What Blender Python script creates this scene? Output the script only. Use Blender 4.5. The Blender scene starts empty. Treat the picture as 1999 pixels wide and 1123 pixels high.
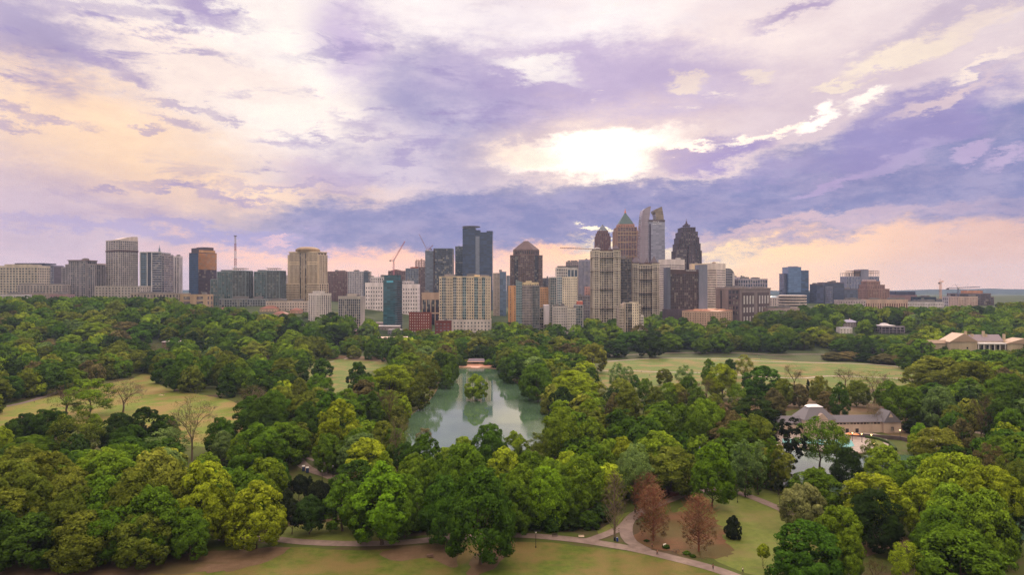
import bpy, bmesh, math, random
import numpy as np
from mathutils import Vector, Matrix
from mathutils.geometry import delaunay_2d_cdt
S = bpy.context.scene
COL = S.collection
R = math.radians
F = 1333.0; CX = 999.5; HY = 561.5; CH = 80.0     # focal length in photo pixels, principal point, camera height

# ------------------------------------------------------------------ camera
cd = bpy.data.cameras.new('camera'); cam = bpy.data.objects.new('camera', cd); COL.objects.link(cam)
cam.location = (0, 0, CH); cam.rotation_euler = (R(90), 0, 0)
cd.sensor_width = 36; cd.lens = 36 * F / 1999.0; cd.clip_start = 1; cd.clip_end = 40000
S.camera = cam
HAZE = 5.5e-5
# ------------------------------------------------------------------ render / exposure
S.view_settings.view_transform = 'Standard'; S.view_settings.look = 'None'
S.view_settings.exposure = 0.0; S.view_settings.gamma = 1
cy = S.cycles
S.render.engine = 'CYCLES'
cy.use_denoising = True
try: cy.denoiser = 'OPENIMAGEDENOISE'; cy.denoising_prefilter = 'NONE'; cy.denoising_input_passes = 'RGB_ALBEDO_NORMAL'
except Exception: pass
cy.max_bounces = 6; cy.diffuse_bounces = 2; cy.glossy_bounces = 3; cy.transmission_bounces = 3
cy.volume_bounces = 0; cy.transparent_max_bounces = 4
cy.sample_clamp_indirect = 4
# ------------------------------------------------------------------ sun
SUN_AZ = R(7.3); SUN_EL = R(27.0)
sl = bpy.data.lights.new('sun', 'SUN'); so = bpy.data.objects.new('sun', sl); COL.objects.link(so)
sl.energy = 3.2; sl.angle = R(14); sl.color = (1.0, 0.82, 0.62)
sd = Vector((math.sin(SUN_AZ)*math.cos(SUN_EL), math.cos(SUN_AZ)*math.cos(SUN_EL), math.sin(SUN_EL)))
so.rotation_euler = (-sd).to_track_quat('-Z', 'Y').to_euler(); so.location = (60, 300, 400)

def lin(c, k=1.0):
    o = []
    for v in c:
        v /= 255.0
        o.append(k * (v/12.92 if v <= 0.04045 else ((v+0.055)/1.055)**2.4))
    return tuple(o)
# ------------------------------------------------------------------ sky
W = bpy.data.worlds.new('World'); S.world = W; W.use_nodes = True
nt = W.node_tree; nt.nodes.clear()
class G:
    def __init__(s, nt): s.nt = nt
    def n(s, t, **k):
        nd = s.nt.nodes.new(t)
        for a, b in k.items(): setattr(nd, a, b)
        return nd
    def l(s, a, b): s.nt.links.new(a, b)
    def inp(s, sock, v):
        if v is None: return
        if hasattr(v, 'links') or isinstance(v, bpy.types.NodeSocket): s.l(v, sock)
        else: sock.default_value = v
    def m(s, op, a, b=None, c=None, clamp=False):
        nd = s.n('ShaderNodeMath', operation=op); nd.use_clamp = clamp
        s.inp(nd.inputs[0], a); s.inp(nd.inputs[1], b); s.inp(nd.inputs[2], c)
        return nd.outputs[0]
    def v(s, op, a, b=None, sc=None):
        nd = s.n('ShaderNodeVectorMath', operation=op)
        s.inp(nd.inputs[0], a); s.inp(nd.inputs[1], b)
        if sc is not None: s.inp(nd.inputs['Scale'], sc)
        return nd.outputs['Value' if op in ('LENGTH', 'DOT_PRODUCT') else 'Vector']
    def noise(s, vec, scale, detail=4, rough=.55, dist=0, dim='3D'):
        nd = s.n('ShaderNodeTexNoise', noise_dimensions=dim); s.inp(nd.inputs['Vector'], vec)
        nd.inputs['Scale'].default_value = scale; nd.inputs['Detail'].default_value = detail
        nd.inputs['Roughness'].default_value = rough; nd.inputs['Distortion'].default_value = dist
        return nd.outputs
    def mix(s, f, a, b, bt='MIX'):
        nd = s.n('ShaderNodeMix', data_type='RGBA', blend_type=bt)
        s.inp(nd.inputs['Factor'], f)
        for sock, c in ((nd.inputs['A'] if 0 else nd.inputs[6], a), (nd.inputs[7], b)):
            if isinstance(c, tuple) and len(c) == 3: c = (*c, 1)
            s.inp(sock, c)
        return nd.outputs[2]
    def ss(s, x, a, b, o0=0., o1=1., smooth=True):
        nd = s.n('ShaderNodeMapRange'); nd.interpolation_type = 'SMOOTHSTEP' if smooth else 'LINEAR'
        s.inp(nd.inputs['Value'], x); nd.inputs['From Min'].default_value = a; nd.inputs['From Max'].default_value = b
        nd.inputs['To Min'].default_value = o0; nd.inputs['To Max'].default_value = o1
        return nd.outputs['Result']
g = G(nt)
tc = g.n('ShaderNodeTexCoord'); D3 = tc.outputs['Generated']
sx = g.n('ShaderNodeSeparateXYZ'); g.l(D3, sx.inputs[0])
az = g.m('ARCTAN2', sx.outputs[0], sx.outputs[1]); el = g.m('ARCSINE', sx.outputs[2])
cb = g.n('ShaderNodeCombineXYZ'); g.l(az, cb.inputs[0]); g.l(el, cb.inputs[1]); P0 = cb.outputs[0]
mp = g.n('ShaderNodeMapping'); g.l(D3, mp.inputs['Vector']); mp.inputs['Scale'].default_value = (1, 1, 2.6)
DS = mp.outputs[0]
n1 = g.noise(DS, 3.0, 3, .5); n2 = g.noise(DS, 11.0, 9, .70); n3 = g.noise(DS, 5.5, 9, .66)
w1 = g.v('SCALE', g.v('SUBTRACT', n1['Color'], (.5, .5, .5)), sc=.05)
w2 = g.v('SCALE', g.v('SUBTRACT', n2['Color'], (.5, .5, .5)), sc=.10)
P = g.v('ADD', P0, g.v('ADD', w1, w2))
PS = g.v('ADD', P0, w2)
n4 = g.noise(DS, 17.0, 9, .68)
NF = g.m('ADD', g.m('MULTIPLY', g.m('SUBTRACT', n3['Fac'], .5), .85), g.m('MULTIPLY', g.m('SUBTRACT', n4['Fac'], .5), .65))
BAND = g.mix(g.ss(n4['Fac'], .36, .66), lin((134,138,186)), lin((166,160,198)))
BAND2 = g.mix(g.ss(n3['Fac'], .36, .66), lin((174,168,206)), lin((206,194,216)))
sky = g.n('ShaderNodeTexSky', sky_type='NISHITA'); sky.sun_disc = False
sky.sun_elevation = SUN_EL; sky.sun_rotation = SUN_AZ
skc = g.v('SCALE', sky.outputs[0], sc=.10)
# broad cloud deck colour from horizon upward, over the clear sky
cr = g.n('ShaderNodeValToRGB'); g.l(g.m('ADD', g.m('MULTIPLY', el, 1.6), g.m('MULTIPLY', NF, .10)), cr.inputs[0])
e = cr.color_ramp.elements
e[0].position = 0.0; e[0].color = (*lin((226, 198, 203)), 1)
e[1].position = 1.0; e[1].color = (*lin((232, 218, 236)), 1)
for p, c in ((.10, (222, 196, 208)), (.22, (235, 210, 210)), (.42, (250, 232, 224)), (.65, (250, 238, 236))):
    q = cr.color_ramp.elements.new(p); q.color = (*lin(c), 1)
col = g.mix(.93, skc, cr.outputs[0])
# rear half of the sky: broken lavender cloud
back = g.ss(sx.outputs[1], .15, -.35)
bm_ = g.ss(g.noise(DS, 2.2, 7, .6)['Fac'], .42, .62)
bcol = g.mix(bm_, lin((236, 224, 210), 1.12), lin((196, 186, 186), 1.08))
col = g.mix(back, col, bcol)
# fine mottling everywhere
mt = g.ss(n3['Fac'], .30, .70, .86, 1.12)
col = g.v('MULTIPLY', col, g.mix(mt, (0, 0, 0), (1, 1, 1))) if 0 else col
def blob(px, py, rx, ry, ang, c, k=1., op=1., soft=.5, nz=1.2, vec=None):
    """a cloud patch: centre and half sizes as photo-pixel angles, tilt in degrees (up to the right positive)"""
    global col
    X = px-CX; a = math.atan2(X, F); ee = math.atan2(HY-py, math.hypot(F, X))
    ax = rx/F*math.cos(a)**2; ay = ry/F*math.cos(a)*math.cos(ee)**2
    m = g.n('ShaderNodeMapping', vector_type='TEXTURE'); ma = g.n('ShaderNodeVectorMath', operation='MULTIPLY_ADD'); g.l(col, ma.inputs[0]); ma.inputs[1].default_value = (1e-6,)*3; g.l(vec or P, ma.inputs[2]); g.l(ma.outputs[0], m.inputs['Vector'])   # the tiny term keeps the patches evaluated in order
    m.inputs['Location'].default_value = (a, ee, 0); m.inputs['Rotation'].default_value = (0, 0, R(ang))
    m.inputs['Scale'].default_value = (ax, ay, 1)
    d = g.m('ADD', g.v('LENGTH', m.outputs[0]), g.m('MULTIPLY', NF, nz))
    f = g.ss(d, 1+soft, 1-soft, 0, op)
    col = g.mix(f, col, c if not isinstance(c, tuple) else lin(c, k))
# fine wisps: lavender ones to the left, cream ones to the right
mw = g.n('ShaderNodeMapping'); g.l(D3, mw.inputs['Vector']); mw.inputs['Scale'].default_value = (1, 1, 3.4); mw.inputs['Rotation'].default_value = (0, R(6), 0)
n5 = g.noise(mw.outputs[0], 10.0, 10, .68, .4)['Fac']; n6 = g.noise(DS, 2.6, 3, .5)['Fac']
def wisps(c, k, op, lo, hi, azlo, azhi, ello, elhi, inv=False):
    global col
    f = g.m('MULTIPLY', g.ss(n5, hi, lo) if inv else g.ss(n5, lo, hi), g.m('MULTIPLY', g.ss(az, azlo, azhi), g.ss(el, ello, elhi)))
    f = g.m('MULTIPLY', f, g.ss(n6, .38, .58, 0, op))
    col = g.mix(f, col, lin(c, k))
exec_blobs = [
 # broad washes
 (120,430,620,95,0,(206,184,202),1,.75,.9,.8),
 (330,300,430,95,-16,(255,220,182),1.12,.9,.8,.8),
 (570,150,210,160,0,(255,246,236),1.12,.9,.8,1),
 (300,120,330,60,-8,(252,232,218),1.1,.7,.7,1),
 (1550,200,420,120,5,(228,208,216),1.,.85,.8,.6),
 (1400,60,330,70,0,(246,228,224),1.05,.8,.8,.8),
 # upper left lavender
 (40,60,210,75,-14,(172,160,200),1,.7,.6,1.6),
 (110,75,110,55,-20,(162,152,196),1,.55,.7,1.6),
 (150,8,300,18,0,(180,166,202),1,.6,.7,1.6),
 (390,12,85,30,-18,(166,148,196),1,.85,.6,1.6),
 (350,45,22,12,-25,(176,160,202),1,.8,.6,1.4),
 # central lavender mass
 (700,90,85,70,-40,(196,176,216),1,.85,.8,1.5),
 (880,190,150,95,-12,BAND2,1,.95,.5,1.2),
 (960,250,220,75,0,BAND2,1,.85,.6,1.2),
 (1120,150,240,80,-6,(196,178,214),1,.85,.7,1.3),
 (1240,200,190,75,10,(204,186,216),1,.7,.8,1.3),
 (850,330,290,55,0,BAND2,1,.8,.7,1.2),
 (640,345,90,28,0,(200,180,212),1,.6,.7,1.2),
 (1035,147,80,19,-6,(255,246,238),1.08,.85,.6,1.3),
 (860,40,105,42,0,(255,246,242),1.1,.8,.7,1.4),
 (1130,58,210,42,4,(255,246,242),1.1,.8,.7,1.3),
 # right upper
 (1560,16,85,15,16,(180,160,200),1,.8,.7,1.2),
 (1860,45,170,32,14,(206,190,208),1,.8,.7,1.5),
 (1840,75,170,20,12,(255,236,214),1.05,.6,.5,2.4),
 (1770,105,95,15,12,(255,238,214),1.05,.7,.4,2.4),
 (1640,160,40,9,5,(255,238,214),1.05,.8,.4,2.0),
 (1335,172,45,16,0,(252,232,214),1.0,.8,.4,2.0),
 (1480,145,35,12,-8,(252,234,216),1.0,.7,.4,2.0),
 # orange evening strip low over the horizon
 (900,508,460,38,0,(255,194,154),1.4,.9,.5,.4),
 (1470,505,400,74,0,(255,200,140),1.42,.95,.7,.4),
 (1450,475,250,40,0,(255,214,156),1.35,.7,.8,.4),
 (1330,478,150,36,0,(255,222,168),1.3,.9,.7,.5),
 (1930,475,320,105,0,(240,196,180),1,.85,1.,.4),
 (100,540,500,40,0,(228,196,204),1.1,.7,.9,.4),
 # low violet band
 (300,452,340,13,-2,(180,168,210),1,.7,.6,1.1),
 (560,470,160,22,-4,(172,166,214),1,.8,.7,.8),
 (760,445,270,44,-3,BAND,1,.95,.4,.8),
 (1080,420,300,64,0,BAND,1,.98,.22,.8),
 (1400,410,290,58,5,BAND,1,.98,.22,.8),
 (1650,368,340,92,9,BAND,1,.98,.22,.9),
 (1920,318,310,120,14,BAND,1,.98,.22,.9),
 (1800,235,200,50,18,(160,150,200),1,.85,.4,1.2),
 (1380,310,100,30,8,(164,148,204),1,.9,.4,1.3),
 # lighter puffs inside the band
 (1500,345,110,20,10,(184,166,208),1,.35,.6,1.5),
 (1735,312,110,19,20,(190,174,212),1,.7,.35,1.4),
 (1610,365,55,11,22,(192,172,212),1,.75,.4,1.4),
 (1900,290,38,13,20,(198,178,214),1,.8,.4,1.4),
 (1970,296,50,15,14,(200,180,214),1,.8,.4,1.4),
 # the sun's break in the cloud and lit rims
 (1155,288,185,58,4,(255,228,204),1.08,.75,.9,1.0),
 (1160,292,138,31,6,(255,246,226),1.7,1,.6,1.1),
 (1195,326,62,26,0,(255,244,222),1.5,1,.6,1.0),
 (1040,300,70,22,0,(255,232,208),1.2,.8,.6,1.3),
 (1340,297,42,9,-4,(255,238,214),1.5,.9,.5,1.2),
 (1500,262,95,9,17,(255,240,220),1.25,.95,.5,1.2),
 (1590,232,42,12,30,(255,244,228),1.35,.95,.5,1.2),
 (1700,196,46,13,26,(255,244,228),1.25,.9,.5,1.2),
 (1850,200,110,12,20,(250,224,212),1.05,.6,.6,1.4),
 (1930,130,60,10,20,(255,238,220),1.1,.7,.5,1.6),
 # low streaks
 (1160,453,32,7,-3,(255,240,196),1.6,1,.4,.4),
 (1250,452,40,6,0,(255,236,190),1.4,.9,.5,.4),
 (1250,474,110,8,2,(255,232,184),1.25,.8,.6,.5),
 (1480,450,170,10,3,(236,200,196),1,.7,.7,.8),
 (1500,468,220,6,2,(224,190,192),1,.6,.7,.8),
 (1700,430,230,12,4,(228,196,204),1,.5,.7,.8),
 (560,471,34,5,6,(240,200,206),1.05,.8,.6,.6),
]
for i_, (x, y, rx, ry, an, c, k, op, sf, nz) in enumerate(exec_blobs):
    if i_ == 32: wisps((160,146,196), 1, .75, .52, .66, .25, -.15, .06, .14); wisps((255,240,222), 1.15, .75, .40, .30, -.1, .15, .10, .20)
    blob(x, y, rx, ry, an, c, k, op, sf, nz*.8)
for (x, y, rx, ry, an) in ((18,203,42,12,-8),(112,226,55,9,-6),(30,243,40,10,0),(350,201,62,7,-2),(440,226,36,7,-8),(350,246,48,10,-12),
        (558,279,48,10,-2),(280,255,20,6,0),(190,110,40,14,-14),(215,130,50,16,-14),(260,160,30,10,0),(395,375,130,9,-4),(470,388,60,9,3),
        (560,362,110,7,3),(650,380,50,8,3),(630,262,22,6,0),(700,235,45,14,-5),(350,372,30,5,0),(200,376,40,5,0),(720,262,60,8,0)):
    blob(x, y, rx, ry, an, (176,160,200), 1, .6, .7, 1.5, PS)
col = g.mix(1.0, col, g.mix(g.ss(n3['Fac'], .30, .72), lin((243,240,246)), (1.08, 1.07, 1.05)), 'MULTIPLY')
zen = g.ss(el, .46, 1.05, 0., 1.); col = g.v('MULTIPLY', col, g.mix(zen, (1., 1., 1.), (4.6, 4.25, 3.45)))
below = g.ss(sx.outputs[2], -.01, -.08)
col = g.mix(below, col, (.05, .055, .05))
bg = g.n('ShaderNodeBackground'); g.l(col, bg.inputs[0]); bg.inputs[1].default_value = 1.0
wo = g.n('ShaderNodeOutputWorld'); g.l(bg.outputs[0], wo.inputs[0])

# ------------------------------------------------------------------ object helpers
def tag(o, label=None, cat=None, group=None, kind=None):
    if label: o['label'] = label
    if cat: o['category'] = cat
    if group: o['group'] = group
    if kind: o['kind'] = kind
    return o
def empty(name, loc, rz=0, label=None, cat=None, group=None):
    o = bpy.data.objects.new(name, None); COL.objects.link(o); o.location = loc; o.rotation_euler = (0, 0, rz)
    o.empty_display_size = 2
    return tag(o, label, cat, group)
def link(name, me, mat=None, parent=None):
    o = bpy.data.objects.new(name, me); COL.objects.link(o)
    if mat is not None and not me.materials: me.materials.append(mat)
    if parent is not None: o.parent = parent
    return o
class MB:
    def __init__(s): s.v = []; s.f = []
    def quad(s, a, b, c, d):
        i = len(s.v); s.v += [a, b, c, d]; s.f.append((i, i+1, i+2, i+3)); return s
    def box(s, x0, x1, y0, y1, z0, z1):
        i = len(s.v)
        s.v += [(x0,y0,z0),(x1,y0,z0),(x1,y1,z0),(x0,y1,z0),(x0,y0,z1),(x1,y0,z1),(x1,y1,z1),(x0,y1,z1)]
        s.f += [(i,i+3,i+2,i+1),(i+4,i+5,i+6,i+7),(i,i+1,i+5,i+4),(i+1,i+2,i+6,i+5),(i+2,i+3,i+7,i+6),(i+3,i,i+4,i+7)]
        return s
    def prism(s, poly, z0, z1, top=None):
        """poly ccw (x,y); top: same number of points (x,y,z) or None"""
        n = len(poly); i = len(s.v)
        s.v += [(x, y, z0) for x, y in poly]
        s.v += [tuple(t) for t in top] if top else [(x, y, z1) for x, y in poly]
        s.f.append(tuple(i+k for k in range(n))[::-1]); s.f.append(tuple(i+n+k for k in range(n)))
        for k in range(n): s.f.append((i+k, i+(k+1) % n, i+n+(k+1) % n, i+n+k))
        return s
    def cone(s, cx, cy, r0, r1, z0, z1, n=12):
        i = len(s.v)
        for (r, z) in ((r0, z0), (max(r1, .001), z1)):
            for k in range(n):
                a = 2*math.pi*k/n; s.v.append((cx+r*math.cos(a), cy+r*math.sin(a), z))
        s.f.append(tuple(range(i, i+n))[::-1]); s.f.append(tuple(range(i+n, i+2*n)))
        for k in range(n): s.f.append((i+k, i+(k+1) % n, i+n+(k+1) % n, i+n+k))
        return s
    def tube(s, pts, rad, n=5):
        """pts list of Vectors, rad list"""
        i0 = len(s.v); m = len(pts)
        for j, p in enumerate(pts):
            t = (pts[min(j+1, m-1)] - pts[max(j-1, 0)]).normalized()
            u = t.cross(Vector((0, 0, 1)) if abs(t.z) < .9 else Vector((1, 0, 0))).normalized(); w = t.cross(u)
            for k in range(n):
                a = 2*math.pi*k/n; q = p + (u*math.cos(a) + w*math.sin(a))*rad[j]; s.v.append(tuple(q))
        for j in range(m-1):
            for k in range(n):
                s.f.append((i0+j*n+k, i0+j*n+(k+1) % n, i0+(j+1)*n+(k+1) % n, i0+(j+1)*n+k))
        s.f.append(tuple(i0+k for k in range(n))[::-1]); s.f.append(tuple(i0+(m-1)*n+k for k in range(n)))
        return s
    def bar(s, a, b, r, n=4): return s.tube([Vector(a), Vector(b)], [r, r], n)
    def mesh(s, name):
        me = bpy.data.meshes.new(name); me.from_pydata(s.v, [], s.f); me.update(); return me
    def build(s, name, mat=None, parent=None): return link(name, s.mesh(name), mat, parent)

# ------------------------------------------------------------------ materials
MAT = {}
def newmat(name):
    m = bpy.data.materials.new(name); m.use_nodes = True; m.node_tree.nodes.clear()
    gg = G(m.node_tree); out = gg.n('ShaderNodeOutputMaterial')
    return m, gg, out
def principled(gg, out, base, rough=.7, spec=.3, metal=0, **kw):
    b = gg.n('ShaderNodeBsdfPrincipled')
    if isinstance(base, tuple) and len(base) == 3: base = (*base, 1)
    gg.inp(b.inputs['Base Color'], base); gg.inp(b.inputs['Roughness'], rough)
    b.inputs['Specular IOR Level'].default_value = spec; b.inputs['Metallic'].default_value = metal
    gg.l(b.outputs[0], out.inputs[0]); return b
def wallmat(c, name='wall'):
    key = (name,)+tuple(c)
    if key in MAT: return MAT[key]
    m, gg, out = newmat(name)
    t = gg.n('ShaderNodeTexCoord').outputs['Object']
    mpn = gg.n('ShaderNodeMapping'); gg.l(t, mpn.inputs[0]); mpn.inputs['Scale'].default_value = (1, 1, .25)
    nn = gg.noise(mpn.outputs[0], .12, 5, .6)['Fac']
    l_ = lin(c)
    base = gg.mix(gg.ss(nn, .35, .7), tuple(x*.78 for x in l_), tuple(min(1, x*1.08) for x in l_))
    principled(gg, out, base, .75, .25)
    MAT[key] = m; return m
def glassmat(c, vary=.6, rough=.07, metal=.0, spec=.6, cell=(3.2, 3.2, 3.6), name='glass'):
    key = (name, vary, rough, metal)+tuple(c)
    if key in MAT: return MAT[key]
    m, gg, out = newmat(name)
    t = gg.n('ShaderNodeTexCoord').outputs['Object']
    sc = gg.v('DIVIDE', t, cell); fl = gg.v('FLOOR', gg.v('ADD', sc, (.31, .27, .13)))
    wn = gg.n('ShaderNodeTexWhiteNoise', noise_dimensions='3D'); gg.l(fl, wn.inputs[0])
    l_ = tuple(v*.75 for v in lin(c))
    base = gg.mix(wn.outputs['Value'], tuple(x*(1-vary) for x in l_), tuple(x*(1+vary) for x in l_))
    s3 = gg.n('ShaderNodeSeparateXYZ'); gg.l(wn.outputs['Color'], s3.inputs[0])
    base = gg.mix(gg.m('MULTIPLY', gg.m('GREATER_THAN', s3.outputs[1], .84), .55), base, (.34, .31, .27))     # drawn blinds
    b = principled(gg, out, base, rough, spec, metal)
    b.inputs['IOR'].default_value = 1.5
    # each pane sits a hair out of true
    nv = gg.v('NORMALIZE', gg.v('ADD', gg.n('ShaderNodeNewGeometry').outputs['Normal'], gg.v('SCALE', gg.v('SUBTRACT', wn.outputs['Color'], (.5,.5,.5)), sc=.03)))
    gg.l(nv, b.inputs['Normal'])
    MAT[key] = m; return m
def curtain(c, line, fl=3.8, mu=3.0, lw=.10, rough=.08, metal=.0, name='curtain_glass', vary=.35):
    """glazing with thin mullion and floor lines"""
    key = (name, fl, mu, lw, rough, metal)+tuple(c)+tuple(line)
    if key in MAT: return MAT[key]
    m, gg, out = newmat(name)
    t = gg.n('ShaderNodeTexCoord').outputs['Object']
    s3 = gg.n('ShaderNodeSeparateXYZ'); gg.l(t, s3.inputs[0])
    fz = gg.m('FRACT', gg.m('DIVIDE', s3.outputs[2], fl)); fx = gg.m('FRACT', gg.m('DIVIDE', gg.m('ADD', s3.outputs[0], s3.outputs[1]), mu))
    ln = gg.m('MAXIMUM', gg.m('LESS_THAN', fz, lw*2.2), gg.m('LESS_THAN', fx, lw))
    flr = gg.v('FLOOR', gg.v('DIVIDE', t, (mu*2.1, mu*2.1, fl)))
    wn = gg.n('ShaderNodeTexWhiteNoise', noise_dimensions='3D'); gg.l(flr, wn.inputs[0])
    l_ = tuple(v*.75 for v in lin(c))
    base = gg.mix(wn.outputs['Value'], tuple(x*(1-vary) for x in l_), tuple(x*(1+vary) for x in l_))
    base = gg.mix(ln, base, lin(line))
    b = principled(gg, out, base, gg.ss(ln, 0, 1, rough, .5), 0.6, metal); b.inputs['IOR'].default_value = 1.5
    nv = gg.v('NORMALIZE', gg.v('ADD', gg.n('ShaderNodeNewGeometry').outputs['Normal'], gg.v('SCALE', gg.v('SUBTRACT', wn.outputs['Color'], (.5,.5,.5)), sc=.03)))
    gg.l(nv, b.inputs['Normal'])
    MAT[key] = m; return m
def plain(c, rough=.6, metal=0, emit=0, name='paint'):
    key = (name, rough, metal, emit)+tuple(c)
    if key in MAT: return MAT[key]
    m, gg, out = newmat(name)
    t = gg.n('ShaderNodeTexCoord').outputs['Object']
    nn = gg.noise(t, 1.7, 4)['Fac']; l_ = lin(c)
    b = principled(gg, out, gg.mix(nn, tuple(x*.8 for x in l_), tuple(min(1, x*1.15) for x in l_)), rough, .4, metal)
    if emit:
        b.inputs['Emission Color'].default_value = (*l_, 1); b.inputs['Emission Strength'].default_value = emit
    MAT[key] = m; return m

# ------------------------------------------------------------------ terrain
def sstep(x, a, b):
    t = min(1, max(0, (x-a)/(b-a))); return t*t*(3-2*t)
def TZ(x, y):
    if y < 500: return 0.
    u = x/max(y, 1)
    left = sstep(-u, .05, .35); right = sstep(u, .22, .45)
    a = 800 - 130*left
    z = (27+24*left+16*right)*sstep(y, a, 1300-150*left-100*right) + 5*sstep(y, 1200, 2400)
    if y > a: z += min(1, (y-a)/300)*2.5*(math.sin(x*.011+1.3)*math.cos(y*.008) )
    return z - 22*sstep(y, 1900, 5000)
def ground(px, py):
    """where the view ray through a photo pixel meets the terrain"""
    k = (HY-py)/F; u = (px-CX)/F; y = 120.; st = 4.
    while y < 9000:
        y2 = y+st
        if CH + k*y2 <= TZ(u*y2, y2):
            a, b = y, y2
            for _ in range(18):
                m_ = (a+b)/2
                if CH+k*m_ <= TZ(u*m_, m_): b = m_
                else: a = m_
            return u*b, b, TZ(u*b, b)
        y = y2; st = max(4, y*.01)
    return u*9000, 9000, TZ(u*9000, 9000)
def dist_for_top(px, py, h):
    """distance at which a thing of height h standing on the terrain reaches up to photo row py"""
    k = (HY-py)/F; u = (px-CX)/F; y = 140.
    while y < 6000:
        if CH + k*y <= TZ(u*y, y)+h: return y
        y += 3
    return y
def topix(x, y, z): return CX+F*x/y, HY-F*(z-CH)/y

def pip(x, y, poly):
    c = False; j = len(poly)-1
    for i in range(len(poly)):
        xi, yi = poly[i]; xj, yj = poly[j]
        if (yi > y) != (yj > y) and x < (xj-xi)*(y-yi)/(yj-yi)+xi: c = not c
        j = i
    return c
# ------------------------------------------------------------------ ground, lawns, paths, water
def groundmat():
    m, gg, out = newmat('park_ground')
    p = gg.n('ShaderNodeNewGeometry').outputs['Position']
    a = gg.noise(p, .035, 5, .6)['Fac']; b_ = gg.noise(p, .25, 6, .65)['Fac']; c_ = gg.noise(p, 2.2, 4, .6)['Fac']
    far = gg.noise(p, .006, 4, .6)['Fac']
    col1 = gg.mix(gg.ss(a, .36, .52), (.068, .048, .026), (.056, .072, .014))
    col1 = gg.mix(gg.ss(b_, .52, .72), col1, (.082, .060, .034))
    s3 = gg.n('ShaderNodeSeparateXYZ'); gg.l(p, s3.inputs[0])
    fc = gg.mix(gg.ss(gg.noise(p, .022, 6, .7)['Fac'], .4, .62), (.022, .036, .014), (.045, .060, .022))
    fc = gg.mix(gg.ss(far, .55, .7, 0, .3), fc, (.12, .11, .09))
    base = gg.mix(gg.ss(s3.outputs[1], 640, 900), col1, fc)
    bb = principled(gg, out, base, .95, .1)
    bp = gg.n('ShaderNodeBump'); bp.inputs['Strength'].default_value = .5; bp.inputs['Distance'].default_value = .25
    gg.l(c_, bp.inputs['Height']); gg.l(bp.outputs[0], bb.inputs['Normal'])
    return m
def lawnmat(g1, g2, dry, dryamt, name='lawn_grass'):
    m, gg, out = newmat(name)
    p = gg.n('ShaderNodeNewGeometry').outputs['Position']
    a = gg.noise(p, .045, 5, .62)['Fac']; b_ = gg.noise(p, .4, 5, .6)['Fac']; c_ = gg.noise(p, 3.0, 4, .7)['Fac']
    base = gg.mix(gg.ss(b_, .3, .7), g1, g2)
    base = gg.mix(gg.ss(a, .5-dryamt*.25, .72-dryamt*.25), base, dry)
    base = gg.mix(gg.ss(c_, .3, .7, 0, .35), base, tuple(x*.55 for x in g1))
    mpl = gg.n('ShaderNodeMapping'); gg.l(p, mpl.inputs[0]); mpl.inputs['Scale'].default_value = (.05, .55, 1); mpl.inputs['Rotation'].default_value = (0, 0, .35)
    tr = gg.noise(mpl.outputs[0], 1.0, 5, .7)['Fac']; base = gg.mix(gg.ss(tr, .52, .66, 0, .45), base, tuple(x*.8 for x in dry))
    sp = gg.noise(p, 1.1, 3, .8)['Fac']; base = gg.mix(gg.ss(sp, .62, .72, 0, .5), base, tuple(x*.5 for x in dry))
    bb = principled(gg, out, base, .95, .1)
    bp = gg.n('ShaderNodeBump'); bp.inputs['Strength'].default_value = .6; bp.inputs['Distance'].default_value = .12
    gg.l(c_, bp.inputs['Height']); gg.l(bp.outputs[0], bb.inputs['Normal'])
    return m
def pathmat(c, name='path_asphalt'):
    m, gg, out = newmat(name)
    p = gg.n('ShaderNodeNewGeometry').outputs['Position']
    n_ = gg.noise(p, .35, 6, .65)['Fac']; f_ = gg.noise(p, 6, 3)['Fac']
    base = gg.mix(gg.ss(n_, .35, .7), tuple(x*.78 for x in c), tuple(x*1.1 for x in c))
    base = gg.mix(gg.ss(f_, .45, .7, 0, .3), base, tuple(x*.6 for x in c))
    principled(gg, out, base, .9, .2); return m
# ground sheet
ys = np.unique(np.concatenate([np.linspace(-300, 500, 9), np.linspace(500, 1500, 90), np.linspace(1500, 3200, 50), np.geomspace(3200, 7900, 24)]))
us = np.linspace(-1, 1, 101)
vs = []; fs = []
for y in ys:
    hw = max(700, y*1.05)
    for u in us: vs.append((u*hw, y, TZ(u*hw, y)))
nu = len(us)
for j in range(len(ys)-1):
    for i in range(nu-1):
        a = j*nu+i; fs.append((a, a+1, a+nu+1, a+nu))
me = bpy.data.meshes.new('ground'); me.from_pydata(vs, [], fs); me.update()
for p_ in me.polygons: p_.use_smooth = True
tag(link('ground', me, groundmat()), kind='structure')

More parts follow.
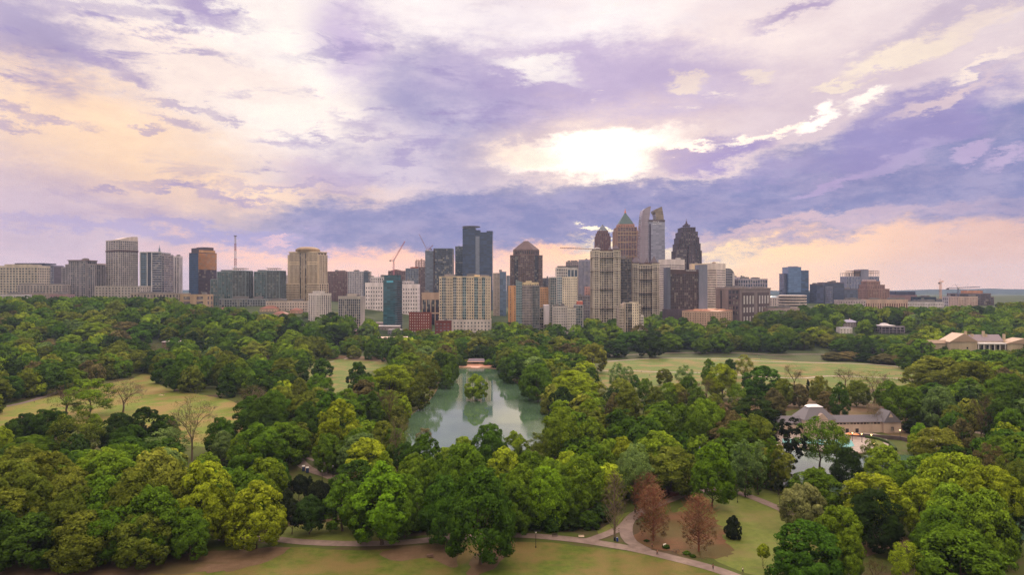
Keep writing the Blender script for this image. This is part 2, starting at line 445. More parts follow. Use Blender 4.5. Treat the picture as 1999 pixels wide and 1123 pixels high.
rg = random.Random(11)
def fillpoly(name, pix, mat, dz, kind='structure', rag=1.0, step=14, world=False):
    pts = [Vector(ground(*p)[:2]) if not world else Vector(p) for p in pix]
    out = []
    n = len(pts)
    # smooth closed outline
    for i in range(n):
        p0, p1, p2, p3 = pts[i-1], pts[i], pts[(i+1) % n], pts[(i+2) % n]
        L = (p2-p1).length; m_ = max(1, int(L/step*2))
        for k in range(m_):
            t = k/m_
            if world: q = p1.lerp(p2, t)
            else: q = .5*((2*p1)+(-p0+p2)*t+(2*p0-5*p1+4*p2-p3)*t*t+(-p0+3*p1-3*p2+p3)*t**3)
            out.append(q + Vector((rg.uniform(-rag, rag), rg.uniform(-rag, rag))))
    xs = [q.x for q in out]; yy = [q.y for q in out]
    inner = []; yv = min(yy)
    while yv < max(yy):
        st = step*(1+yv/900)
        xv = min(xs)
        while xv < max(xs):
            inner.append(Vector((xv+rg.uniform(-.2, .2)*st, yv+rg.uniform(-.2, .2)*st))); xv += st
        yv += st
    r_ = delaunay_2d_cdt(out+inner, [], [list(range(len(out)))], 1, 1e-4)
    V = [(v.x, v.y, TZ(v.x, v.y)+dz) for v in r_[0]]
    me = bpy.data.meshes.new(name); me.from_pydata(V, [], r_[2]); me.update()
    for p_ in me.polygons: p_.use_smooth = True
    o = link(name, me, mat); tag(o, kind=kind); return o
def ribbon(name, pix, width, mat, dz, step=3.):
    pts = [Vector(ground(*p)[:2]) for p in pix]; n = len(pts); out = []
    for i in range(n-1):
        p0, p1, p2, p3 = pts[max(i-1, 0)], pts[i], pts[i+1], pts[min(i+2, n-1)]
        m_ = max(2, int((p2-p1).length/step))
        for k in range(m_+(i == n-2)):
            t = k/m_
            out.append(.5*((2*p1)+(-p0+p2)*t+(2*p0-5*p1+4*p2-p3)*t*t+(-p0+3*p1-3*p2+p3)*t**3))
    V = []; Fc = []
    for i, q in enumerate(out):
        t = (out[min(i+1, len(out)-1)]-out[max(i-1, 0)]).normalized(); nn = Vector((-t.y, t.x))
        w = width*(1+rg.uniform(-.03, .03))
        for s in (-1, -.33, .33, 1):
            c = q+nn*s*w/2; V.append((c.x, c.y, TZ(c.x, c.y)+dz+.02*(1-abs(s))))
        if i:
            a = (i-1)*4
            for k in range(3): Fc.append((a+k, a+4+k, a+5+k, a+1+k))
    me = bpy.data.meshes.new(name); me.from_pydata(V, [], Fc); me.update()
    o = link(name, me, mat); tag(o, kind='structure'); return out

M_meadow = lawnmat((.095,.140,.018), (.145,.178,.030), (.21,.15,.055), .42)
M_front = lawnmat((.058,.086,.010), (.092,.120,.016), (.150,.108,.038), .38)
M_green = lawnmat((.09,.115,.022), (.125,.15,.03), (.16,.14,.05), .15)
M_oval = lawnmat((.070,.120,.022), (.115,.155,.032), (.20,.145,.06), .3)
M_mulch = lawnmat((.125,.062,.032), (.150,.080,.042), (.085,.070,.025), .5, 'fallen_needles')
M_dirt = lawnmat((.12,.075,.045), (.15,.10,.06), (.09,.07,.03), .3, 'bare_dirt')
M_path = pathmat((.19,.142,.118)); M_path2 = pathmat((.32,.26,.21)); M_road = pathmat((.15,.115,.10))

LEFT_MEADOW = [(-60,830),(0,797),(90,778),(160,757),(250,742),(290,727),(308,748),(345,764),(420,776),(470,792),(478,830),(440,868),(370,872),(230,840),(90,842),(0,868),(-60,880)]
MID_MEADOW = [(592,706),(690,701),(762,706),(740,722),(690,730),(684,770),(650,770),(638,742),(600,735)]
OVAL = [(1172,712),(1230,704),(1300,700),(1450,699),(1560,706),(1700,713),(1790,724),(1775,752),(1700,760),(1560,760),(1430,778),(1330,778),(1240,768),(1180,752)]
LAKE = [(882,722),(968,722),(1003,745),(1045,772),(1067,800),(1072,835),(1055,870),(1000,890),(900,898),(810,892),(775,862),(792,822),(828,792),(852,765),(862,735)]
POND = [(1520,872),(1600,884),(1700,888),(1790,890),(1862,898),(1870,930),(1999,965),(2120,1010),(2120,1090),(1975,1048),(1925,1000),(1800,975),(1690,985),(1600,955),(1540,952),(1500,930)]
FRONT = [(-80,1128),(-80,1240),(1300,1240),(2050,1240),(1480,1134),(1350,1101),(1245,1080),(1130,1066),(1000,1058),(700,1076),(560,1070),(420,1096),(200,1112)]
FR_OPEN = [(-80,1102),(520,1062),(1000,1050),(1200,1062),(1440,1120),(1500,1200),(-80,1200)]
R_LAWN = [(1432,942),(1480,952),(1545,975),(1600,1000),(1600,1100),(1545,1140),(1490,1128),(1400,1098),(1320,1010),(1345,985),(1400,965)]
MULCH = [(1244,1062),(1250,1035),(1290,1010),(1340,1000),(1395,1015),(1420,1060),(1425,1085),(1380,1092),(1300,1075)]
fillpoly('lawn', LEFT_MEADOW, M_meadow, .03)
fillpoly('lawn', MID_MEADOW, M_oval, .03)
fillpoly('lawn', OVAL, M_oval, .03)
fillpoly('lawn', FRONT, M_front, .03, rag=.4)
fillpoly('lawn', R_LAWN, M_green, .03, rag=.3)
fillpoly('lawn', [(560,1030),(700,1020),(760,1062),(700,1060),(530,1052)], M_green, .03, rag=.3)
fillpoly('lawn', [(1160,1028),(1230,1000),(1245,1010),(1195,1045),(1172,1052)], M_green, .03, rag=.2)
fillpoly('bare_ground', [(1380,800),(1500,775),(1800,800),(1900,850),(1850,885),(1790,880),(1740,850),(1560,800),(1400,850)], M_dirt, .03)
fillpoly('needle_litter', MULCH, M_mulch, .06, rag=1.2, step=3)
fillpoly('bare_ground', [(740,1085),(790,1068),(860,1066),(890,1085),(885,1112),(840,1092),(780,1096)], M_dirt, .06, rag=.9, step=5)
fillpoly('bare_ground', [(930,1085),(985,1070),(1000,1078),(960,1112),(915,1125)], M_dirt, .06, rag=.9, step=5)
fillpoly('bare_ground', [(30,1100),(330,1085),(500,1070),(560,1072),(480,1110),(240,1128),(20,1130)], M_dirt, .06, rag=1.5, step=5)
fillpoly('bare_ground', [(640,695),(700,696),(800,700),(760,706),(640,704)], M_dirt, .05)

M_shade = lawnmat((.034,.040,.012), (.045,.052,.014), (.060,.042,.024), .5, 'tree_shade')
fillpoly('tree_shade', [(640,960),(800,950),(1000,950),(1150,965),(1200,1000),(1150,1040),(1000,1034),(880,1040),(790,1046),(720,1020),(640,1015)], M_shade, .05, rag=1.0, step=6)  # dark sheet laid in as painted shade beneath the tree belt
ribbon('path', [(430,1052),(520,1053),(600,1060),(700,1063),(790,1060),(870,1052),(940,1048),(1000,1046),(1060,1049),(1130,1056),(1190,1065),(1250,1076),(1330,1095),(1400,1114),(1470,1140)], 4.3, M_path, .09)
ribbon('path', [(1145,1058),(1180,1046),(1215,1030),(1240,1005),(1275,990),(1330,968),(1345,945),(1330,925)], 3.6, M_path, .13)
ribbon('path', [(1262,1077),(1232,1060),(1222,1040),(1228,1018),(1250,1000)], 4.2, M_path, .17)
ribbon('path', [(1335,962),(1400,957),(1450,966),(1500,985),(1545,1005),(1590,1030),(1640,1070)], 4.2, M_path, .13)
ribbon('path', [(1420,940),(1460,941),(1510,950),(1560,965)], 2.6, M_path, .13)
ribbon('path', [(540,845),(565,868),(578,893),(600,915),(640,930),(690,948),(760,965)], 5.0, M_path, .09)
ribbon('path', [(575,888),(620,902),(680,925),(720,945)], 2.4, M_path, .13)
ribbon('path', [(-40,812),(0,797),(50,786),(95,772),(150,755),(195,740),(250,727),(300,712),(330,700)], 5.0, M_road, .09)
ribbon('path', [(585,705),(625,708),(665,704),(682,698),(700,690)], 3.4, M_path2, .09)
ribbon('path', [(1150,709),(1190,706),(1245,702),(1300,700),(1380,701),(1450,703),(1490,706),(1560,708),(1660,710),(1740,715),(1800,724)], 4.0, M_path2, .09)
ribbon('path', [(1165,724),(1230,725),(1290,727),(1350,728),(1400,730),(1480,736),(1560,739),(1620,735),(1700,737),(1780,742),(1830,750)], 4.0, M_path2, .13)
ribbon('road', [(1165,697),(1210,694),(1280,691),(1350,689),(1450,690),(1510,693),(1580,692),(1680,695),(1800,702),(1900,712)], 6.0, M_road, .09)
ribbon('path', [(1560,770),(1640,778),(1760,790),(1860,790),(1905,800)], 3.0, M_path2, .09)
ribbon('path', [(1780,840),(1850,842),(1905,845),(1960,852)], 7.0, M_path2, .09)
ribbon('path', [(60,912),(130,905),(190,905),(240,915)], 4.0, M_path, .09)
ribbon('path', [(1650,1085),(1715,1060),(1745,1050),(1780,1070)], 9.0, M_dirt, .09)

# water
def watermat():
    m, gg, out = newmat('lake_water')
    p = gg.n('ShaderNodeNewGeometry').outputs['Position']
    mpn = gg.n('ShaderNodeMapping'); gg.l(p, mpn.inputs[0]); mpn.inputs['Scale'].default_value = (.55, 1.6, 1)
    a = gg.noise(mpn.outputs[0], .35, 5, .6, .3)['Fac']; b_ = gg.noise(p, .02, 3, .5)['Fac']
    c_ = gg.noise(p, .03, 5, .6)['Fac']
    base = gg.mix(gg.ss(c_, .35, .65), (.042,.082,.044), (.060,.108,.062))
    bb = gg.n('ShaderNodeBsdfPrincipled'); gg.l(base, bb.inputs['Base Color'])
    gg.l(gg.ss(b_, .42, .62, .03, .12), bb.inputs['Roughness']); bb.inputs['IOR'].default_value = 1.95
    bb.inputs['Specular IOR Level'].default_value = .5
    bp = gg.n('ShaderNodeBump'); gg.l(gg.ss(b_, .40, .6, .02, .12), bp.inputs['Strength']); bp.inputs['Distance'].default_value = .22
    gg.l(a, bp.inputs['Height']); gg.l(bp.outputs[0], bb.inputs['Normal'])
    gg.l(bb.outputs[0], out.inputs[0]); return m
M_water = watermat()
cxl = sum(p[0] for p in LAKE)/len(LAKE); cyl = sum(p[1] for p in LAKE)/len(LAKE)
fillpoly('lake_bank', [(cxl+(p[0]-cxl)*1.025, cyl+(p[1]-cyl)*1.02) for p in LAKE], M_dirt, .12, rag=.9, step=5)
fillpoly('lake', LAKE, M_water, .20, rag=.3)
fillpoly('pond', POND, M_water, .20, rag=.3)
# far hills
hm, gg, out = newmat('hill_woods')
p = gg.n('ShaderNodeNewGeometry').outputs['Position']
principled(gg, out, gg.mix(gg.ss(gg.noise(p, .004, 5, .6)['Fac'], .4, .6), (.018,.032,.03), (.03,.045,.035)), 1, 0)
for nm, D_, amp, base, ph in (('hills', 5400, 18, 20, 0), ('hills', 6700, 22, 42, 3.1)):
    V = []; Fc = []; N = 240
    for i in range(N):
        x = (-1+2*i/(N-1))*D_*1.15
        h = base+amp*(.5+.5*math.sin(x*.0009+ph))*.6+amp*.25*math.sin(x*.0031+ph*2)+amp*.08*math.sin(x*.011)
        h += 7*sstep(x/D_, .3, .7)
        for k, (dy, f_) in enumerate(((-900, 0), (-400, .55), (0, 1), (400, .8), (1000, 0))):
            V.append((x, D_+dy, 18+(h-18)*f_+1.5*math.sin(x*.02+k)))
        if i:
            a = (i-1)*5
            for k in range(4): Fc.append((a+k, a+5+k, a+6+k, a+1+k))
    me = bpy.data.meshes.new(nm); me.from_pydata(V, [], Fc); me.update()
    for p_ in me.polygons: p_.use_smooth = True
    tag(link(nm, me, hm), kind='structure')
# ------------------------------------------------------------------ buildings
DARK = (40,46,58)
FOOT = []; BR_ = []
class Bld:
    """a building set by the photo columns of its left edge, near corner and right edge, its distance and its turn"""
    def __init__(s, name, label, x0, xm, x1, D, a=0., depth=None, cat='building', group=None):
        s.D = D; ar = R(a); ca, sa = math.cos(ar), math.sin(ar)
        u0, um, u1 = ((x-CX)/F for x in (x0, xm, x1))
        C = Vector((um*D, D))
        s.w = (C.x-u0*D)/(ca+u0*sa)
        dd = (sa-u1*ca)
        s.d = (u1*D-C.x)/dd if (depth is None and x1 > xm and dd > .02) else (depth or 28)
        ux = Vector((ca, -sa)); uy = Vector((sa, ca))
        c = C-ux*s.w/2+uy*s.d/2
        s.gz = min(TZ(c.x, c.y), TZ(C.x, C.y))-1.5
        s.root = empty(name, (c.x, c.y, s.gz), -ar, label, cat, group)
        s.parts = {}; s.rnd = random.Random(hash((x0, x1)) % 9999 if 0 else int(x0*31+x1*7+D)); s.c = c; s.a = ar
        s.top = 0; s.rad = math.hypot(s.w, s.d)/2; FOOT.append((c.x, c.y, s.rad)); BR_.append((x0, x1, D))
    def H(s, py): return CH+(HY-py)*s.D/F-s.gz
    def X(s, px): return ((px-CX)/F*s.D-s.c.x)            # frontal buildings only
    def mb(s, part, mat):
        return s.parts.setdefault((part, mat.name), (MB(), mat))[0]
    def glass(s, name, q, mat):
        m = MB()
        for a in q: m.quad(*a)
        m.build(name, mat, s.root)
    def vol(s, top, bot=None, x0=None, x1=None, y0=None, y1=None, style='grid', wall=(190,180,170), gl=DARK, pitch=3.6, nc=8, ns=6,
            pf=.35, sf=.3, tm=None, proud=.45, vary=.5, rough=.07, gm=None, blank=0, cells=None, par=1.2, metal=0, sides='FRBL'):
        """top/bot in local metres; x0..y1 local box (default whole footprint)"""
        x0 = -s.w/2 if x0 is None else x0; x1 = s.w/2 if x1 is None else x1
        y0 = -s.d/2 if y0 is None else y0; y1 = s.d/2 if y1 is None else y1
        z0 = 0 if bot is None else bot; z1 = top
        wm = wallmat(wall) if not isinstance(wall, bpy.types.Material) else wall
        wl = s.mb('wall', wm); s.top = max(s.top, z1)
        gm = gm or glassmat(gl, vary, rough, metal)
        if style == 'solid':
            wl.box(x0, x1, y0, y1, z0, z1); return s
        if style == 'curtain':
            s.mb('glass_wall', gm).box(x0, x1, y0, y1, z0, z1-par)
            wl.box(x0-.25, x1+.25, y0-.25, y1+.25, z1-par, z1)
            return s
        wl.box(x0, x1, y0, y1, z0, z1)
        zt = z1-blank-par; nf = max(1, int(round((zt-z0)/pitch))); pt = (zt-z0)/nf
        pr = proud
        e = .12
        faces = {'F': (Vector((x0, y0)), Vector((1, 0)), x1-x0, nc), 'R': (Vector((x1, y0)), Vector((0, 1)), y1-y0, ns),
                 'B': (Vector((x1, y1)), Vector((-1, 0)), x1-x0, nc), 'L': (Vector((x0, y1)), Vector((0, -1)), y1-y0, ns)}
        # floor rings (spandrels), skipping floors hidden low down is not needed
        if style in ('grid', 'ribbon', 'balcony'):
            for k in range(nf+1):
                zc = z0+k*pt; h = sf*pt
                if k == 0: continue
                q = pr*(.8 if style != 'balcony' else 3.2)
                if style == 'balcony': h = .16*pt
                wl.box(x0-q, x1+q, y0-q, y1+q, zc-h, zc)
        if par or blank: wl.box(x0-pr-.05, x1+pr+.05, y0-pr-.05, y1+pr+.05, zt-.05, z1)
        if style in ('ribbon', 'balcony'):
            for k in range(nf):
                a, b = z0+k*pt, z0+(k+1)*pt-sf*pt*.5
                s.glass('window_band', [((x0-e,y0-e,a),(x1+e,y0-e,a),(x1+e,y0-e,b),(x0-e,y0-e,b)), ((x1+e,y0-e,a),(x1+e,y1+e,a),(x1+e,y1+e,b),(x1+e,y0-e,b)),
                    ((x1+e,y1+e,a),(x0-e,y1+e,a),(x0-e,y1+e,b),(x1+e,y1+e,b)), ((x0-e,y1+e,a),(x0-e,y0-e,a),(x0-e,y0-e,b),(x0-e,y1+e,b))], gm)
            if style == 'balcony':
                for (o, t, L, n) in faces.values():
                    nn = Vector((t.y, -t.x))
                    for k in range(n+1):
                        c = o+t*(L*k/n); a = c-t*.25; b = c+t*.25+nn*pr*(3. if k % 2 == 0 else .8)
                        wl.box(min(a.x, b.x), max(a.x, b.x), min(a.y, b.y), max(a.y, b.y), z0, zt)
            else:
                for (o, t, L, n) in faces.values():
                    nn = Vector((t.y, -t.x))
                    for k in range(n+1):
                        c = o+t*(L*k/n); w_ = .12 if 0 < k < n else .5
                        a = c-t*w_; b = c+t*w_+nn*pr*.5
                        wl.box(min(a.x, b.x), max(a.x, b.x), min(a.y, b.y), max(a.y, b.y), z0, zt)
            return s
        for key, (o, t, L, n) in faces.items():
            if key not in sides: continue
            nn = Vector((t.y, -t.x)); bw = L/n
            for k in range(n):
                fr = pf if not cells else cells[k % len(cells)]
                a = o+t*(bw*(k+fr/2))+nn*e; b = o+t*(bw*(k+1-fr/2))+nn*e
                s.glass('window_column', [((a.x,a.y,z0),(b.x,b.y,z0),(b.x,b.y,zt),(a.x,a.y,zt))], gm)
            for k in range(n+1):
                fl_ = (pf if not cells else cells[(k-1) % len(cells)])*bw/2; fr_ = (pf if not cells else cells[k % len(cells)])*bw/2
                c = o+t*(bw*k); a = c-t*(fl_ if k else 0); b = c+t*(fr_ if k < n else 0)+nn*pr
                wl.box(min(a.x, b.x), max(a.x, b.x), min(a.y, b.y), max(a.y, b.y), z0, zt)
        return s
    def part(s, name, mat): return s.mb(name, mat)
    def clutter(s, z=None, n=2, x0=None, x1=None, y0=None, y1=None, c=(120,115,118)):
        z = s.top if z is None else z
        x0 = -s.w/2 if x0 is None else x0; x1 = s.w/2 if x1 is None else x1
        y0 = -s.d/2 if y0 is None else y0; y1 = s.d/2 if y1 is None else y1
        for k in range(n):
            w = (x1-x0)*s.rnd.uniform(.12, .3); d = (y1-y0)*s.rnd.uniform(.15, .35); h = s.rnd.uniform(1.4, 3.6)
            cx = s.rnd.uniform(x0+w/2+1, max(x0+w/2+1.01, x1-w/2-1)); cy_ = s.rnd.uniform(y0+d/2+1, max(y0+d/2+1.01, y1-d/2-1))
            MB().box(cx-w/2, cx+w/2, cy_-d/2, cy_+d/2, z-.4, z+h).box(cx-w/3, cx+w/3, cy_-d/3, cy_+d/3, z+h, z+h+.5).build('roof_unit', plain(c, name='roof_unit_paint'), s.root)
        return s
    def done(s):
        for (pn, _), (m, mat) in s.parts.items():
            if m.v: m.build(pn, mat, s.root)
        return s
TEAL = (62,92,98); BLUE = (52,78,112); NAVY = (34,50,78); SLATE = (70,84,104)
def simple(name, label, x0, xm, x1, top, D, a=0, depth=None, n=2, **kw):
    b = Bld(name, label, x0, xm, x1, D, a, depth); b.vol(b.H(top), **kw); b.clutter(n=n); return b.done()

# --- left group
simple('office_building', 'low broad dark office block at the very left edge, seen past the cream grid office', -60, 4, 4, 521, 1650, depth=30, style='ribbon', wall=(120,110,118), gl=NAVY)
b = Bld('office_building', 'broad cream office block with a square window grid, nearest the left edge of the photo', 0, 73, 76, 1350, 3, 34)
b.vol(b.H(519), wall=(196,182,166), gl=(70,78,88), pitch=5.2, nc=12, ns=7, pf=.3, sf=.34, blank=1.5)
b.vol(b.H(516), bot=b.H(519)-.5, x0=-b.w*.38, x1=b.w*.28, style='solid', wall=(190,176,160)).done()
b = Bld('office_building', 'navy glass office with a flat overhanging roof just behind the cream grid office', 32, 86, 88, 1700, 0, 40)
b.vol(b.H(517), style='curtain', gm=curtain(NAVY, (30,40,60), 4.2, 4), wall=(60,60,84))
b.part('roof', plain((44,48,72))).box(-b.w/2-2, b.w/2+4, -b.d/2-3, b.d/2, b.H(516.5), b.H(514)); b.done()
b = Bld('office_building', 'blue-grey ribbon-window office with a reddish glass right half, left of the grey condominium', 83, 122, 123, 1560, 0, 34)
b.vol(b.H(518), x1=b.X(105), style='ribbon', wall=(134,132,152), gl=NAVY, pitch=4.4, sf=.4, nc=5, ns=6)
b.vol(b.H(521), x0=b.X(105)+.5, style='curtain', gm=curtain((96,82,96), (80,70,90), 4.2, 3), wall=(100,88,100)).done()
simple('apartment_building', 'long low beige block under construction, in front of the far left offices', 34, 121, 122, 556, 1240, 0, 25, n=3, wall=(170,158,154), gl=(90,90,100), pitch=4, nc=14, ns=5, sf=.3)
b = Bld('condominium_tower', 'grey-tan condominium with stacked balconies and a crown of stepped shoulders, left of the blue slab', 120, 185, 187, 1300, 4, 30)
kw = dict(wall=(158,150,156), gl=(56,66,82), pitch=4.1, sf=.22, cells=[.55,.2,.2,.5,.2])
w = b.w
b.vol(b.H(522), x1=-w*.38, nc=3, ns=6, **kw); b.vol(b.H(516), x0=-w*.38, x1=-w*.26, nc=2, ns=6, **kw)
b.vol(b.H(509), x0=-w*.26, x1=w*.24, y0=-b.d/2-2, nc=8, ns=6, **kw); b.vol(b.H(516), x0=w*.24, nc=4, ns=6, **kw)
b.part('roof', wallmat((150,128,130))).box(-w*.29, w*.27, -b.d/2-3.5, b.d/2, b.H(509), b.H(507.6)); b.clutter(b.H(507.6), 2, -w*.2, w*.2).done()
b = Bld('office_building', 'dark blue glass slab with a cream top block, between the two tan condominiums at left', 183, 206, 207, 1480, 0, 30)
b.vol(b.H(521), style='curtain', gm=curtain((60,72,104), (48,56,84), 4, 3), wall=(70,74,100)); b.vol(b.H(514.5), bot=b.H(521), x1=b.X(201), style='solid', wall=(186,168,172)).done()
# tall tower with the sloping crown
b = Bld('residential_tower', 'tall grey-cream tower whose roof rises in a curved slope, tallest at left', 207, 231, 269, 1300, 35)
kw = dict(wall=(186,176,174), gl=(66,70,84), pitch=4.0, sf=.34)
b.vol(b.H(468), nc=5, ns=10, pf=.22, **kw)
zt = b.H(468); n = 10; prof = [(b.d*(-.5+i/n), zt+(b.H(460.5)-zt)*math.sin(min(1, i/n*1.1)*math.pi/2)) for i in range(n+1)]
crm = b.part('crown', wallmat((206,190,182)))
for i in range(n):
    (ya, za), (yb, zb) = prof[i], prof[i+1]
    crm.prism([(0, ya), (b.w*.5, ya), (b.w*.5, yb), (0, yb)], zt-.3, 0, [(0, ya, za), (b.w*.5, ya, za), (b.w*.5, yb, zb), (0, yb, zb)])
b.part('cornice', wallmat((96,78,80))).box(-b.w/2-.9, b.w/2+.9, -b.d/2-.9, b.d/2+.9, b.H(491), b.H(488)); b.done()
b = Bld('parking_podium', 'low beige parking podium under the tall tower with the sloping roof', 186, 274, 276, 1230, 0, 34)
b.vol(b.H(558.5), wall=(170,160,156), gl=(92,92,102), pitch=4.4, nc=14, ns=5, pf=.5, sf=.45).done()
b = Bld('office_tower', 'dark blue glass tower in white frames with a thin mast on its roof', 274, 321, 322, 1330, 0, 34)
b.vol(b.H(493), x1=b.X(288), style='curtain', gm=curtain((50,84,110), (120,130,140), 4.2, 3.4), wall=(200,196,204))
b.vol(b.H(492.5), x0=b.X(288)+.4, x1=b.X(296.5), y0=-b.d/2-1.2, style='curtain', gm=curtain(NAVY, (24,36,56), 4.2, 3.4), wall=(60,70,90))
b.vol(b.H(492.5), x0=b.X(297), x1=b.X(316), style='ribbon', wall=(176,172,184), gl=NAVY, pitch=4.4, sf=.3, nc=1, ns=3)
b.vol(b.H(498), x0=b.X(316)+.3, x1=b.X(321), style='ribbon', wall=(150,140,150), gl=NAVY, pitch=4.4, nc=1, ns=3)
fr = b.part('frame', wallmat((220,214,220)))
for px_ in (274, 288, 296.6): fr.box(b.X(px_)-.7, b.X(px_)+.7, -b.d/2-1.6, -b.d/2+.2, 0, b.H(492))
fr.box(b.X(274)-.7, b.X(316), -b.d/2-1.7, -b.d/2+.2, b.H(493), b.H(491.6))
sp = b.part('spire', plain((120,130,150))); sp.cone(b.X(302.5), 0, 2.2, 1.6, b.H(492.5), b.H(484), 8); sp.cone(b.X(302.5), 0, .8, .15, b.H(484), b.H(477), 6); b.done()
b = Bld('residential_tower', 'white tower striped with vertical dark window bays, right beside the dark tower with the mast', 321, 350, 356, 1420, 12)
b.vol(b.H(500), wall=(206,196,202), gl=(74,76,92), pitch=4.0, nc=6, ns=3, pf=.42, sf=.14, blank=2).clutter().done()
simple('podium_building', 'low cream retail podium with tall windows below the white striped tower', 255, 355, 356, 573, 1130, 0, 30, n=5, wall=(160,146,138), gl=(80,76,84), pitch=5, nc=16, ns=4, pf=.45, sf=.2)
b = Bld('office_tower', 'glass tower with blue left face and golden right face under a stepped crown', 369, 387, 423, 1290, 35)
b.vol(b.H(493), style='curtain', gm=curtain((60,88,128), (40,56,84), 4.2, 3.2, vary=.2), wall=(90,80,90))
gd = glassmat((214,156,104), .15, .12, .6, name='reflection_tint_glass'); dk = glassmat((84,70,84), .3, .1, .3, name='reflection_tint_glass')  # reflected glow above and darker reflection below are painted into the pane colour
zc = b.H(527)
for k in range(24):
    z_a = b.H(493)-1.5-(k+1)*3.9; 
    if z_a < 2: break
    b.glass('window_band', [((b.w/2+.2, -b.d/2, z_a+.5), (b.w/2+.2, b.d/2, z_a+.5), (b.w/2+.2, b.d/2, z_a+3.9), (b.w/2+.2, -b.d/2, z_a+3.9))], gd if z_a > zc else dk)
b.vol(b.H(488), bot=b.H(493), y0=-b.d*.5+2, y1=b.d*.42, x0=-b.w*.2, style='solid', wall=(196,148,108))
b.vol(b.H(482), bot=b.H(488), y0=-b.d*.2, y1=b.d*.38, x0=-b.w*.3, x1=b.w*.4, style='solid', wall=(88,74,82))
b.vol(b.H(484), bot=b.H(493), y0=-b.d*.5+1, y1=-b.d*.05, x0=-b.w*.3, x1=b.w*.45, style='solid', wall=(84,78,92)).done()
simple('low_building', 'flat tan windowless hall in front of the golden glass tower', 352, 403, 404, 575, 1080, 0, 24, n=1, wall=(176,150,126), gl=(120,110,120), pitch=8, nc=2, ns=2, pf=.5, sf=.3)
# teal condominiums
for (x0, xa, xb, xc, x1, lab, d) in ((412, 425, 455, 477, 480, 'teal glass condominium with a low left wing, standing below the lattice mast', 1190),
                              (493, 497, 522, 542, 546, 'teal glass condominium with an open roof frame, left of the domed beige tower', 1200)):
    b = Bld('condominium_tower', lab, x0, x1, x1+1, d, 0, 30)
    kw = dict(style='balcony', wall=(130,140,146), pitch=3.6, sf=.2, vary=.6)
    if x0 == 412:
        b.vol(b.H(545), x1=b.X(xa), gl=TEAL, nc=3, ns=6, **kw)
    b.vol(b.H(530), x0=b.X(xa), x1=b.X(xb), gl=(58,96,100), nc=7, ns=6, **kw)
    b.vol(b.H(528), x0=b.X(xb), x1=b.X(x1), y0=-b.d/2-2, gl=(78,84,84), nc=4, ns=6, **kw)
    b.vol(b.H(527), bot=b.H(530), x0=b.X(xa)+3, x1=b.X(xb)-6, y0=-b.d*.3, style='solid', wall=(110,120,126))
    fr = b.part('roof_frame', wallmat((176,160,152)))
    fr.box(b.X(xb)-1, b.X(xc), -b.d/2-2, b.d*.2, b.H(525), b.H(523.6))
    for k in range(5): xx = b.X(xb)+(b.X(xc)-b.X(xb))*(k+.5)/5; fr.box(xx-.4, xx+.4, -b.d/2-1.5, -b.d/2-.8, b.H(528), b.H(525))
    b.done()
simple('podium_building', 'long grey parking podium with a white grid, under the two teal condominiums', 428, 548, 549, 583.5, 1110, 0, 30, n=2, wall=(140,142,150), gl=(70,78,92), pitch=4.2, nc=24, ns=6, pf=.25, sf=.25)
simple('residential_tower', 'pale cream tower far off, showing in the gap between the teal condominiums', 478, 489, 495, 540, 1900, 20, None, wall=(206,188,184), gl=(140,130,140), pitch=4, nc=3, ns=3)
simple('residential_tower', 'pale cream balcony tower far off, squeezed against the left of the domed beige tower', 546, 556, 563, 537, 1800, 20, None, wall=(210,192,186), gl=(150,136,140), pitch=4.4, nc=4, ns=3)
# domed beige tower
b = Bld('skyscraper', 'big beige skyscraper with vertical dark bays and a low domed crown', 562, 623, 639, 1250, 14)
w = b.w; BG = (206,186,164)
kw = dict(wall=BG, gl=(84,68,66), pitch=3.7, metal=.2)
b.vol(b.H(497), x0=-w/2, x1=w/2, nc=3, ns=5, pf=.5, sf=.3, **kw)
b.vol(b.H(492.5), x0=-w*.42, x1=-w*.09, y0=-b.d/2-2.5, nc=8, ns=3, pf=.5, sf=.12, **kw)
b.vol(b.H(492.5), x0=w*.15, x1=w*.47, y0=-b.d/2-2.5, nc=8, ns=3, pf=.5, sf=.12, **kw)
b.vol(b.H(492.5), x0=-w*.08, x1=w*.14, y0=-b.d/2-4, nc=4, ns=3, wall=BG, gl=(76,62,62), pitch=3.7, cells=[.12,.5,.5,.12], sf=.02)
for py_ in (512, 516): b.part('cornice', wallmat((226,204,176))).box(-w*.43, w*.48, -b.d/2-3.3, -b.d/2-2, b.H(py_)-.7, b.H(py_)+.7)
b.vol(b.H(553), x0=-w/2-1.5, x1=-w*.09, y0=-b.d/2-4, nc=10, ns=4, pf=.35, sf=.3, wall=BG, gl=(110,92,88), pitch=4.4)
b.vol(b.H(553), x0=w*.15, x1=w/2+2, y0=-b.d/2-4, nc=10, ns=4, pf=.35, sf=.3, wall=BG, gl=(110,92,88), pitch=4.4)
b.part('cornice', wallmat((226,204,176))).box(-w*.45, w*.5, -b.d/2-3.5, b.d/2+1, b.H(492.5), b.H(491))
dm = b.part('dome', wallmat((150,128,102)))
zb = b.H(491); zt_ = b.H(481); ddx = w*.02
dm.cone(ddx, -b.d*.05, w*.33, w*.33, zb, zb+(zt_-zb)*.35, 24)
for k in range(6):
    t0, t1 = k/6, (k+1)/6
    dm.cone(ddx, -b.d*.05, w*.34*math.cos(t0*math.pi/2*.86), w*.34*math.cos(t1*math.pi/2*.86), zb+(zt_-zb)*(.35+.65*math.sin(t0*math.pi/2)), zb+(zt_-zb)*(.35+.65*math.sin(t1*math.pi/2)), 24)
